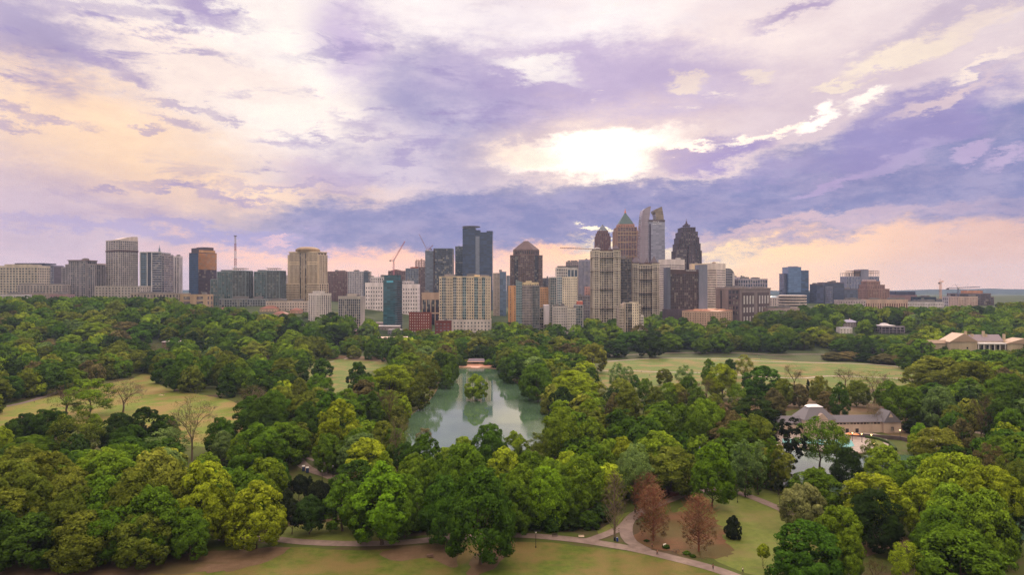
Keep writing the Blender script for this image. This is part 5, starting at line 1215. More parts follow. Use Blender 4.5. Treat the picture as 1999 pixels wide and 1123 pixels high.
wallrun('hedge', 'clipped dark hedge curving round the small lawn by the pool', 'hedge', [(1690,856),(1716,860),(1738,868),(1748,880)], 1.3, 1.4, leafgrass)
for k in range(5):
    x, y, z = ground(1684+6.5*k, 866+2.4*k)
    r = MB().cone(0, 0, .07, .06, 0, 3.4, 6).cone(0, 0, .16, .05, 3.4, 3.55, 6).build('fence_post', plain((60,56,60))); r.location = (x, y, z)
    tag(r, 'thin dark post in the diagonal row crossing the pool deck', 'post', 'posts along the pool deck')
house('kiosk', 'small dark kiosk with a pale gabled roof, right of the pool', 1828, 874, 24, 6, 3, 2.6, (70,60,64), (214,204,204), -20, 'gable', 0, None, True, cat='kiosk')
x, y, z = ground(1842, 866); o = MB().cone(0, 0, .08, .06, 0, 2.6, 6).cone(0, 0, 2.2, .2, 2.5, 3.3, 10).build('parasol', plain((60,170,170), .6)); o.location = (x, y, z); tag(o, 'turquoise parasol open behind the small dark kiosk', 'parasol')
for k, (px_, py_, c) in enumerate(((1657,856,(210,120,60)),(1671,857,(214,130,66)))):
    x, y, z = ground(px_, py_); o = MB().cone(0, 0, .08, .06, 0, 2.3, 6).cone(0, 0, 1.7, .15, 2.2, 2.9, 10).build('parasol', plain(c, .6)); o.location = (x, y, z)
    tag(o, ('left' if k == 0 else 'right')+' one of the two orange parasols open on the bathhouse terrace', 'parasol')
# lakeside shelter and stone terrace
b = Bld('lake_shelter', 'open wooden shelter with a low pitched roof at the far end of the lake', 914, 945, 946, 700, 0, 9, cat='shelter')
b.root.location.z = TZ(*b.c)
m = b.part('floor', wallmat((120,110,104))); m.box(-b.w/2, b.w/2, -4, 4, 0, .5)
for k in range(5):
    for y_ in (-3.6, 3.6): MB().box(-b.w/2+.4+k*(b.w-.8)/4-.2, -b.w/2+.4+k*(b.w-.8)/4+.2, y_-.2, y_+.2, .5, 4.0).build('post', plain((70,56,52)), b.root)
MB().prism([(-b.w/2-.8, -5), (b.w/2+.8, -5), (b.w/2+.8, 5), (-b.w/2-.8, 5)], 4.0, 0, [(-b.w/2+.5, -.3, 6.6), (b.w/2-.5, -.3, 6.6), (b.w/2-.5, .3, 6.6), (-b.w/2+.5, .3, 6.6)]).build('roof', plain((92,78,88), .6), b.root)
MB().box(-b.w/2-.9, b.w/2+.9, -5.6, -4.9, 3.4, 4.15).build('fascia', plain((216,186,160)), b.root); MB().box(-b.w/2+1, b.w/2-1, 3.0, 3.3, .5, 3.6).build('back_wall', plain((60,48,52)), b.root); b.done()
cx_, cy2, _ = ground(929.5, 716); Rr = 20.
ter = empty('lake_terrace', (cx_, cy2, 0), 0, 'curved orange brick terrace with a pale rim jutting into the far end of the lake', 'terrace')
arc = [(Rr*math.cos(a), Rr*.62*math.sin(a)) for a in [math.pi+math.pi*k/24 for k in range(25)]]
MB().prism(arc+[(Rr*.86, 9), (-Rr*.86, 9)], 0, .8).build('floor', plain((146,96,72), .8, name='brick_paving'), ter)
m = MB()
for (a, b2) in zip(arc, arc[1:]): m.prism([(a[0]*1.06, a[1]*1.06), (b2[0]*1.06, b2[1]*1.06), (b2[0]*.985, b2[1]*.985), (a[0]*.985, a[1]*.985)], -.1, 1.15)
m.box(-Rr*.55, Rr*.55, 8.6, 9.3, 0, 1.6); m.build('rim', wallmat((216,180,152)), ter)
MB().box(-4.4, 4.4, -Rr*.62-5.5, -Rr*.62-.3, -.1, 1.0).build('landing', wallmat((198,150,136)), ter)

# ------------------------------------------------------------------ cranes and mast
def lattice(m, a, b2, w, r, seg):
    a = Vector(a); b2 = Vector(b2); t = (b2-a).normalized(); u = t.cross(Vector((0, 1, 0))).normalized(); v = t.cross(u)
    cs = [u*w/2+v*w/2, -u*w/2+v*w/2, -u*w/2-v*w/2, u*w/2-v*w/2]; L = (b2-a).length; n = max(2, int(L/seg))
    for c in cs: m.bar(a+c, b2+c, r)
    for k in range(n):
        p, q = a+t*(L*k/n), a+t*(L*(k+1)/n)
        for j in range(4): m.bar(p+cs[j], q+cs[(j+1) % 4], r*.6)
def crane(label, px, ytop, ybase, D, jib, tail, c, w=2.2):
    """jib / tail: photo points of the jib's tip and of the counter-jib's end"""
    x = (px-CX)/F*D; zt = CH+(HY-ytop)*D/F; zb = CH+(HY-ybase)*D/F; zg = TZ(x, D)
    r = empty('tower_crane', (x, D, zg), 0, label, 'crane'); cm = plain(c, .5, name='crane_paint')
    m = MB(); lattice(m, (0, 0, 0), (0, 0, zt-zg), w, .32, 5); m.build('mast', cm, r)
    MB().box(-1.6, 1.6, -2.5, -.5, zt-zg-2, zt-zg+1).build('cab', plain((200,190,190)), r)
    tip = ((jib[0]-CX)/F*D-x, 0, CH+(HY-jib[1])*D/F-zg); m = MB(); lattice(m, (0, 0, zt-zg), tip, w*.7, .28, 4); m.build('jib', cm, r)
    tl = ((tail[0]-CX)/F*D-x, 0, CH+(HY-tail[1])*D/F-zg); m = MB(); lattice(m, (0, 0, zt-zg), tl, w*.7, .26, 4); m.build('counter_jib', cm, r)
    MB().box(tl[0]-2, tl[0]+2, -1, 1, tl[2]-3, tl[2]).build('counterweight', plain((90,80,80)), r)
    m = MB(); m.bar((0, 0, zt-zg), (tl[0]*.3, 0, zt-zg+7), .3); m.bar((tl[0]*.3, 0, zt-zg+7), (tip[0]*.75, 0, zt-zg+(tip[2]-zt+zg)*.75), .12); m.bar((tl[0]*.3, 0, zt-zg+7), tl, .12); m.build('tie_cable', cm, r)
crane('red-and-white crane with its jib leaning up to the right over the brown unfinished block', 768.5, 509, 529, 1600, (790.5,471), (762,508), (196,120,130), 2.6)
crane('thin crane with its jib leaning up to the left above the dark paired tower', 834, 489, 500, 1620, (818,457), (842,486), (160,140,164), 1.8)
crane('small crane with a short jib leaning right, beside the dark paired tower', 836.5, 488, 500, 1640, (845,479), (832,489), (150,90,90), 1.8)
crane('crane whose long flat jib stretches left toward the castle-like towers', 1158, 486.5, 500, 1500, (1093,484), (1168,487), (150,110,96), 2.2)
crane('tan tower crane standing alone against the hills at right', 1836, 551, 587, 1500, (1842,549), (1833.5,552), (204,150,116), 3.4)
crane('grey-blue crane with a long level jib, right of the tan crane', 1870.5, 562, 600, 1380, (1913,560.5), (1850,563), (110,110,140), 2.0)
x = (459.5-CX)/F*1330; zg = TZ(x, 1330); zt = CH+(HY-461)*1330/F
r = empty('radio_mast', (x, 1330, zg), 0, 'tall thin red-and-white lattice mast rising over the teal condominium', 'mast')
L = zt-zg
for k in range(9):
    m = MB(); lattice(m, (0, 0, L*k/9), (0, 0, L*(k+1)/9), 4.4-2.6*k/9, .34, 4); m.build('mast_section', plain((160,112,122) if k % 2 else (190,184,198), .5), r)
MB().box(-2.2, 2.2, -2.2, 2.2, L, L+1).build('platform', plain((70,60,70)), r)
# ------------------------------------------------------------------ trees
def leafmat(attr):
    m, gg, out = newmat('leaves')
    if attr:
        at = gg.n('ShaderNodeAttribute'); at.attribute_name = 'tint'; base = at.outputs['Color']
        p = gg.n('ShaderNodeNewGeometry').outputs['Position']; sc = .12
    else:
        oi = gg.n('ShaderNodeObjectInfo'); base = oi.outputs['Color']
        p = gg.v('ADD', gg.n('ShaderNodeTexCoord').outputs['Object'], gg.v('SCALE', oi.outputs['Location'], sc=.37)); sc = .30
    a = gg.noise(p, sc, 4, .6)['Fac']; c = gg.noise(p, sc*9, 2, .6)['Fac']
    isl = gg.n('ShaderNodeNewGeometry').outputs['Random Per Island']
    k = gg.m('MULTIPLY', gg.m('MULTIPLY_ADD', isl, .75, .62), gg.ss(a, .32, .68, .74, 1.30))
    col_ = gg.v('SCALE', base, sc=k)
    hue = gg.mix(gg.ss(a, .45, .75, 0, .35), col_, gg.v('MULTIPLY', col_, (1.35, 1.12, .7)))
    d = gg.n('ShaderNodeBsdfDiffuse'); gg.l(hue, d.inputs[0])
    la = gg.n('ShaderNodeAttribute'); la.attribute_name = 'lobe'
    vt = gg.n('ShaderNodeVectorTransform', vector_type='NORMAL', convert_from='OBJECT', convert_to='WORLD'); gg.l(la.outputs['Vector'], vt.inputs[0])
    nn = gg.v('NORMALIZE', gg.v('ADD', gg.v('SCALE', gg.n('ShaderNodeNewGeometry').outputs['Normal'], sc=.45), vt.outputs[0])); gg.l(nn, d.inputs['Normal'])
    t = gg.n('ShaderNodeBsdfTranslucent'); gg.l(gg.v('MULTIPLY', hue, (1.25, 1.3, .55)), t.inputs[0])
    mx = gg.n('ShaderNodeMixShader'); mx.inputs[0].default_value = .15; gg.l(d.outputs[0], mx.inputs[1]); gg.l(t.outputs[0], mx.inputs[2])
    gg.l(mx.outputs[0], out.inputs[0]); return m
M_leaf = leafmat(False); M_leafS = leafmat(True)
M_bark = plain((78,62,50), .9, name='bark'); M_barkg = plain((120,104,90), .9, name='bark')

def unit(rs, n):
    v = rs.normal(size=(n, 3)); return v/np.linalg.norm(v, axis=1, keepdims=True)
def prof_r(shape, t):
    if shape == 'bell': return np.clip(1-t**2.5, 0, 1)**.5*(.62+.38*np.minimum(1, t*2.6))
    if shape == 'round': return np.sin(np.pi*np.clip(.15+.81*t, 0, 1))**.60
    if shape == 'oval': return np.sin(np.pi*np.clip(.20+.78*t, 0, 1)**.92)**.72
    if shape == 'dome': return np.clip(1-(t*1.0)**2.4, 0, 1)**.55*(.80+.2*np.minimum(1, t*4))
    if shape == 'cone': return np.clip(1-t, 0, 1)**.72*(.6+.4*np.minimum(1, t*6))+.02
    if shape == 'egg': return np.clip(1-t**1.7, 0, 1)**.6*(.55+.45*np.minimum(1, t*3.5))
    if shape == 'column': return np.sin(np.pi*np.clip(.1+.86*t, 0, 1))**.4
    return np.ones_like(t)
def crown_cloud(seed, shape, H, Wd, base, n, leaf, nl, lr, sub=(9, .38), core=.06, gap=0.):
    """leaf-clump quads over lobes over an envelope -> verts, quads"""
    rs = np.random.RandomState(seed)
    hb = H*base; hc = H-hb
    t = (np.arange(nl)+.5)/nl; t = np.clip(t+rs.uniform(-.5, .5, nl)/nl, .03, .97)
    ang = np.arange(nl)*2.399963+rs.uniform(-.4, .4, nl)
    rr = prof_r(shape, t)*Wd/2
    L = Wd*lr*rs.uniform(.7, 1.35, nl)*np.clip(.55+.45*rr/(Wd/2), .4, 1)
    inn = np.clip(rr-L*.75, 0, None)*rs.uniform(.80, 1.08, nl)
    cen = np.stack([inn*np.cos(ang), inn*np.sin(ang), hb+np.clip(t*hc, L*.6, hc-L*.55)], 1)
    # add some inner lobes
    ni = max(2, nl//5); cen = np.vstack([cen, np.stack([rs.uniform(-.18, .18, ni)*Wd, rs.uniform(-.18, .18, ni)*Wd, hb+hc*rs.uniform(.25, .8, ni)], 1)])
    L = np.concatenate([L, Wd*lr*rs.uniform(1., 1.5, ni)])
    cc = np.array([0, 0, hb+hc*.42])
    # sub lobes
    ns, sr = sub
    if ns:
        dirs = unit(rs, len(cen)*ns).reshape(len(cen), ns, 3)
        outw = cen-cc; outw /= np.linalg.norm(outw, axis=1, keepdims=True)+1e-6
        dirs = dirs+outw[:, None, :]*.55+np.array([0, 0, .25]); dirs /= np.linalg.norm(dirs, axis=2, keepdims=True)
        sc = (cen[:, None, :]+dirs*L[:, None, None]*.72).reshape(-1, 3); sl = np.repeat(L, ns)*sr*rs.uniform(.7, 1.3, len(sc))
        cen = np.vstack([cen, sc]); w = np.concatenate([L**2*.35, sl**2]); L = np.concatenate([L, sl])
    else: w = L**2
    idx = rs.choice(len(cen), n, p=w/w.sum())
    d = unit(rs, n); c = cen[idx]; ow = c-cc; ow /= np.linalg.norm(ow, axis=1, keepdims=True)+1e-6
    d = d+ow*.45+np.array([0, 0, .22]); d /= np.linalg.norm(d, axis=1, keepdims=True)
    rad = L[idx]*rs.uniform(.78, 1.06, n)**1.0
    k = rs.rand(n) < core; rad[k] *= rs.uniform(.1, .9, k.sum())
    p = c+d*rad[:, None]*np.array([1, 1, .86]); p[:, 2] = np.maximum(p[:, 2], hb*.75+rs.uniform(0, .5, n))
    nrm = d*1.05+ow*.45+unit(rs, n)*.50; nrm /= np.linalg.norm(nrm, axis=1, keepdims=True)
    u = np.cross(nrm, unit(rs, n)); u /= np.linalg.norm(u, axis=1, keepdims=True)+1e-9; v = np.cross(nrm, u)
    s = leaf*rs.uniform(.55, 1.35, (n, 1)); 
    q = np.stack([p-u*s*rs.uniform(.3, .7, (n, 1)), p-v*s*rs.uniform(.3, .7, (n, 1)), p+u*s*rs.uniform(.3, .7, (n, 1)), p+v*s*rs.uniform(.3, .7, (n, 1))], 1)
    NRM[id_key(seed, n)] = (d*.75+ow*.55)
    return q.reshape(-1, 3)
NRM = {}
def id_key(a, b): return (a, b)
def quadmesh(name, V, mat, tint=None, nrm=None):
    n = len(V)//4; me = bpy.data.meshes.new(name)
    me.vertices.add(len(V)); me.vertices.foreach_set('co', V.astype(np.float32).ravel())
    me.loops.add(len(V)); me.loops.foreach_set('vertex_index', np.arange(len(V), dtype=np.int32))
    me.polygons.add(n); me.polygons.foreach_set('loop_start', np.arange(0, len(V), 4, dtype=np.int32)); me.polygons.foreach_set('loop_total', np.full(n, 4, dtype=np.int32))
    if tint is not None:
        at = me.attributes.new('tint', 'FLOAT_COLOR', 'FACE'); at.data.foreach_set('color', tint.astype(np.float32).ravel())
    if nrm is not None:
        at = me.attributes.new('lobe', 'FLOAT_VECTOR', 'FACE'); at.data.foreach_set('vector', nrm.astype(np.float32).ravel())
    me.update(calc_edges=True); me.materials.append(mat); return me
def trunkmesh(seed, H, Wd, base, lean=0, r0=.5, limbs=7, mat=None, top=.8, spread=.8):
    r_ = random.Random(seed); m = MB()
    pts = [Vector((0, 0, -.5)), Vector((r_.uniform(-.2, .2), r_.uniform(-.2, .2), H*base*.5)), Vector((r_.uniform(-.5, .5), r_.uniform(-.5, .5), H*base)), Vector((r_.uniform(-1, 1), r_.uniform(-1, 1), H*(base+top)/2)), Vector((r_.uniform(-1, 1), r_.uniform(-1, 1), H*top))]
    m.tube(pts, [r0*1.5, r0, r0*.8, r0*.45, r0*.12], 8)
    for k in range(limbs):
        z0 = H*(base*.7+(top-base)*.55*k/limbs); a = k*2.4+r_.uniform(-.4, .4); L = Wd*.5*spread*r_.uniform(.7, 1.)
        p0 = Vector((0, 0, z0)); p2 = Vector((math.cos(a)*L, math.sin(a)*L, min(z0+L*r_.uniform(.7, 1.3), H*.9))); p1 = p0.lerp(p2, .45)+Vector((0, 0, -L*.06))
        m.tube([p0, p1, p2], [r0*.42, r0*.26, r0*.05], 6)
    me = m.mesh('trunk'); me.materials.append(mat or M_bark); return me
def baretree(seed, H, Wd, mat, twig=.035, levels=5, upr=.55, fork=3):
    r_ = random.Random(seed); m = MB(); tips = []
    def br(p, d, L, r, lv):
        q = p+d*L; mid = p.lerp(q, .5)+Vector((r_.uniform(-1, 1), r_.uniform(-1, 1), r_.uniform(-.3, .8)))*L*.06
        m.tube([p, mid, q], [r, r*.82, r*.66], 6 if lv > 3 else 4 if lv > 1 else 3)
        if lv == 0: tips.append(q); return
        n = fork+(1 if r_.random() < .5 else 0)
        for k in range(n):
            a = r_.uniform(0, 6.283); sp = r_.uniform(.35, .95)
            u = d.cross(Vector((0, 0, 1)) if abs(d.z) < .9 else Vector((1, 0, 0))).normalized(); v = d.cross(u)
            nd = (d*math.cos(sp)+(u*math.cos(a)+v*math.sin(a))*math.sin(sp)+Vector((0, 0, upr*.35))).normalized()
            st = p.lerp(q, r_.uniform(.55, 1.)) if k else q
            br(st, nd, L*r_.uniform(.58, .82), max(twig, r*(.62 if k == 0 else .48)), lv-1)
    br(Vector((0, 0, -.4)), Vector((r_.uniform(-.06, .06), r_.uniform(-.06, .06), 1)).normalized(), H*.27, H*.019, levels)
    V = np.array(m.v); zz = V[:, 2].max(); xx = np.percentile(np.hypot(V[:, 0], V[:, 1]), 99.5)
    V[:, 2] *= H/zz; V[:, :2] *= (Wd/2)/xx; m.v = [tuple(q) for q in V]
    me = m.mesh('branches'); me.materials.append(mat); return me
def conebare(seed, H, Wd, mat, n=90, base=.12, sh='egg', up=.55):
    """straight leader with many rising side branches and twigs"""
    r_ = random.Random(seed); m = MB()
    m.tube([Vector((0, 0, -.4)), Vector((.1, 0, H*.4)), Vector((0, 0, H*.98))], [H*.02, H*.012, .03], 6)
    for k in range(n):
        t = (k+.5)/n; z = H*(base+(1-base)*t*.93); a = k*2.4; R_ = float(prof_r(sh, np.array([t]))[0])*Wd/2
        e_ = Vector((math.cos(a)*R_, math.sin(a)*R_, z+R_*up)); s_ = Vector((0, 0, z-R_*.15)); md = s_.lerp(e_, .5)+Vector((0, 0, -R_*.05))
        e_.z = min(e_.z, H)
        m.tube([s_, md, e_], [.10, .06, .03], 3)
        for j in range(7):
            f = r_.uniform(.3, 1.); p = s_.lerp(e_, f); q = p+Vector((r_.uniform(-1, 1), r_.uniform(-1, 1), r_.uniform(.1, 1)))*R_*.28
            m.tube([p, q], [.045, .02], 3)
    me = m.mesh('branches'); me.materials.append(mat); return me

PR = {}      # prototypes: (crown mesh, trunk mesh, height, width)
def proto(key, shape, H, Wd, base, n, leaf, nl, lr, seed, **kw):
    tk = {k: kw.pop(k) for k in ('r0', 'limbs', 'spread', 'tmat') if k in kw}
    V = crown_cloud(seed, shape, H, Wd, base, n, leaf, nl, lr, **kw)
    me = quadmesh('crown', V, M_leaf, None, NRM[(seed, n)]); tm = trunkmesh(seed, H, Wd, max(base, .1), r0=tk.get('r0', .45), limbs=tk.get('limbs', 7), spread=tk.get('spread', .7), mat=tk.get('tmat'))
    PR.setdefault(key, []).append((me, tm, H, Wd))
for i in range(4): proto('R', 'round' if i % 2 else 'dome', 24, 22, .12, 23000, .62, 26+i*4, .15, 10+i, sub=(10, .36))
for i in range(3): proto('O', 'oval', 24, 16, .08, 19000, .55, 34, .16, 30+i, sub=(8, .36))
for i in range(2): proto('L', 'round', 24, 20, .2, 7500, .55, 20, .15, 40+i, sub=(12, .4), core=.2, r0=.35, limbs=9)
for i in range(2): proto('S', 'dome', 22, 32, .15, 30000, .66, 46, .11, 50+i, sub=(10, .36), r0=.6)
for i in range(2): proto('C', 'cone', 14, 9, .03, 9000, .45, 34, .14, 60+i, sub=(6, .4))
proto('K', 'egg', 9, 9, .04, 9000, .42, 24, .17, 66, sub=(7, .4), r0=.2)
proto('K', 'dome', 8, 10, .02, 9000, .42, 24, .17, 67, sub=(7, .4), r0=.2)
proto('P', 'column', 24, 15, .22, 5200, .7, 30, .10, 70, sub=(8, .45), core=.1, r0=.4, limbs=14, spread=.9)
proto('Y', 'column', 22, 8, .06, 4800, .5, 24, .2, 75, sub=(8, .4), core=.3, r0=.22, limbs=8)
# lighter copies of the broad crowns for trees that stand farther off
for i in range(4): proto('r', 'round' if i % 2 else 'dome', 22, 22, .08, 8000, 1.05, 26, .15, 110+i, sub=(8, .38), limbs=3)
for i in range(3): proto('o', 'oval', 24, 17, .06, 6500, .95, 26, .17, 130+i, sub=(7, .38), limbs=3)
M_twig = plain((84,66,50), .9, name='twigs'); M_twigg = plain((104,90,74), .9, name='twigs'); M_twigr = plain((120,72,50), .9, name='twigs')
PRB = {'B': [(baretree(201+i, 22, 22, M_twig if i else M_twigg, levels=5), 22, 22) for i in range(3)],
       'G': [(conebare(221, 22, 10, M_twigg, 80, .15, 'oval', .9), 22, 10)],
       'D': [(conebare(231+i, 18, 13, M_twigr, 110, .14, 'bell', .5), 18, 13) for i in range(2)]}
# thin leaf haze for bare trees
def bud(seed, shape, H, Wd, base, n, leaf, nl, lr, **kw):
    V = crown_cloud(seed, shape, H, Wd, base, n, leaf, nl, lr, **kw); return quadmesh('buds', V, M_leaf, None, NRM[(seed, n)])
PBL = {'B': [bud(301+i, 'round', 22, 21, .25, 2600, .34, 20, .17, sub=(10, .4), core=.4) for i in range(2)],
       'G': [bud(311, 'oval', 22, 10, .15, 1200, .25, 20, .17, sub=(10, .4), core=.4)],
       'D': [bud(321, 'bell', 18, 13, .10, 10500, .21, 70, .10, sub=(6, .4), core=.55)]}
CO = dict(g=(0.0691,0.1308,0.0100), y=(0.1908,0.2554,0.0151), yg=(0.1198,0.1942,0.0135), d=(0.0372,0.0755,0.0092), dd=(0.0230,0.0449,0.0092), o=(0.0958,0.1227,0.0151), p=(0.1065,0.1717,0.0468), b=(0.0977,0.0858,0.0335),
          t=(0.1686,0.1789,0.0627), r=(.165,.096,.052), k=(0.0144,0.0216,0.0100), dg=(0.0461,0.1022,0.0100), pk=(0.1420,0.1227,0.0669), yo=(0.1508,0.1757,0.0235), bg=(0.0977,0.1942,0.0100))
CW = dict(g='mid-green', y='bright yellow-green', yg='light green', d='dark green', dd='very dark green', o='olive', p='pale grey-green', b='brown', t='tan-green', r='rust-brown', k='blackish green',
          dg='deep green', pk='pinkish brown', yo='yellow-olive', bg='vivid green')
SH = dict(R='broad lobed tree', O='upright oval tree', L='loose airy tree', S='very wide spreading tree', C='narrow conical evergreen', K='low bushy shrub', P='dark layered pine', Y='slim feathery tree',
          B='bare branching tree', G='slim bare tree', D='dome-shaped budding tree', r='broad lobed tree', o='upright oval tree')
NM = dict(R='broadleaf_tree', O='broadleaf_tree', L='broadleaf_tree', S='broadleaf_tree', C='conifer', K='shrub', P='pine_tree', Y='cypress_tree', B='bare_tree', G='bare_tree', D='redwood_tree', r='broadleaf_tree', o='broadleaf_tree')
TREES = []      # dicts
rt = random.Random(5)
def T(px, top, wpx, h, kind, colr, base=None):
    """tree by the photo position of its top, its width in photo pixels and its real height (or its base row)"""
    if base is not None:
        x, y, z = ground(px, base); h = CH+(HY-top)*y/F-z
    else:
        y = dist_for_top(px, top, h)
        if kind in 'RS' and h > 1.22*wpx*y/F+2: h = 1.22*wpx*y/F+2; y = dist_for_top(px, top, h)
        x = (px-CX)/F*y; z = TZ(x, y)
    TREES.append(dict(px=px, top=top, x=x, y=y, z=z, h=h, w=wpx*y/F, k=kind, c=colr, hand=True))
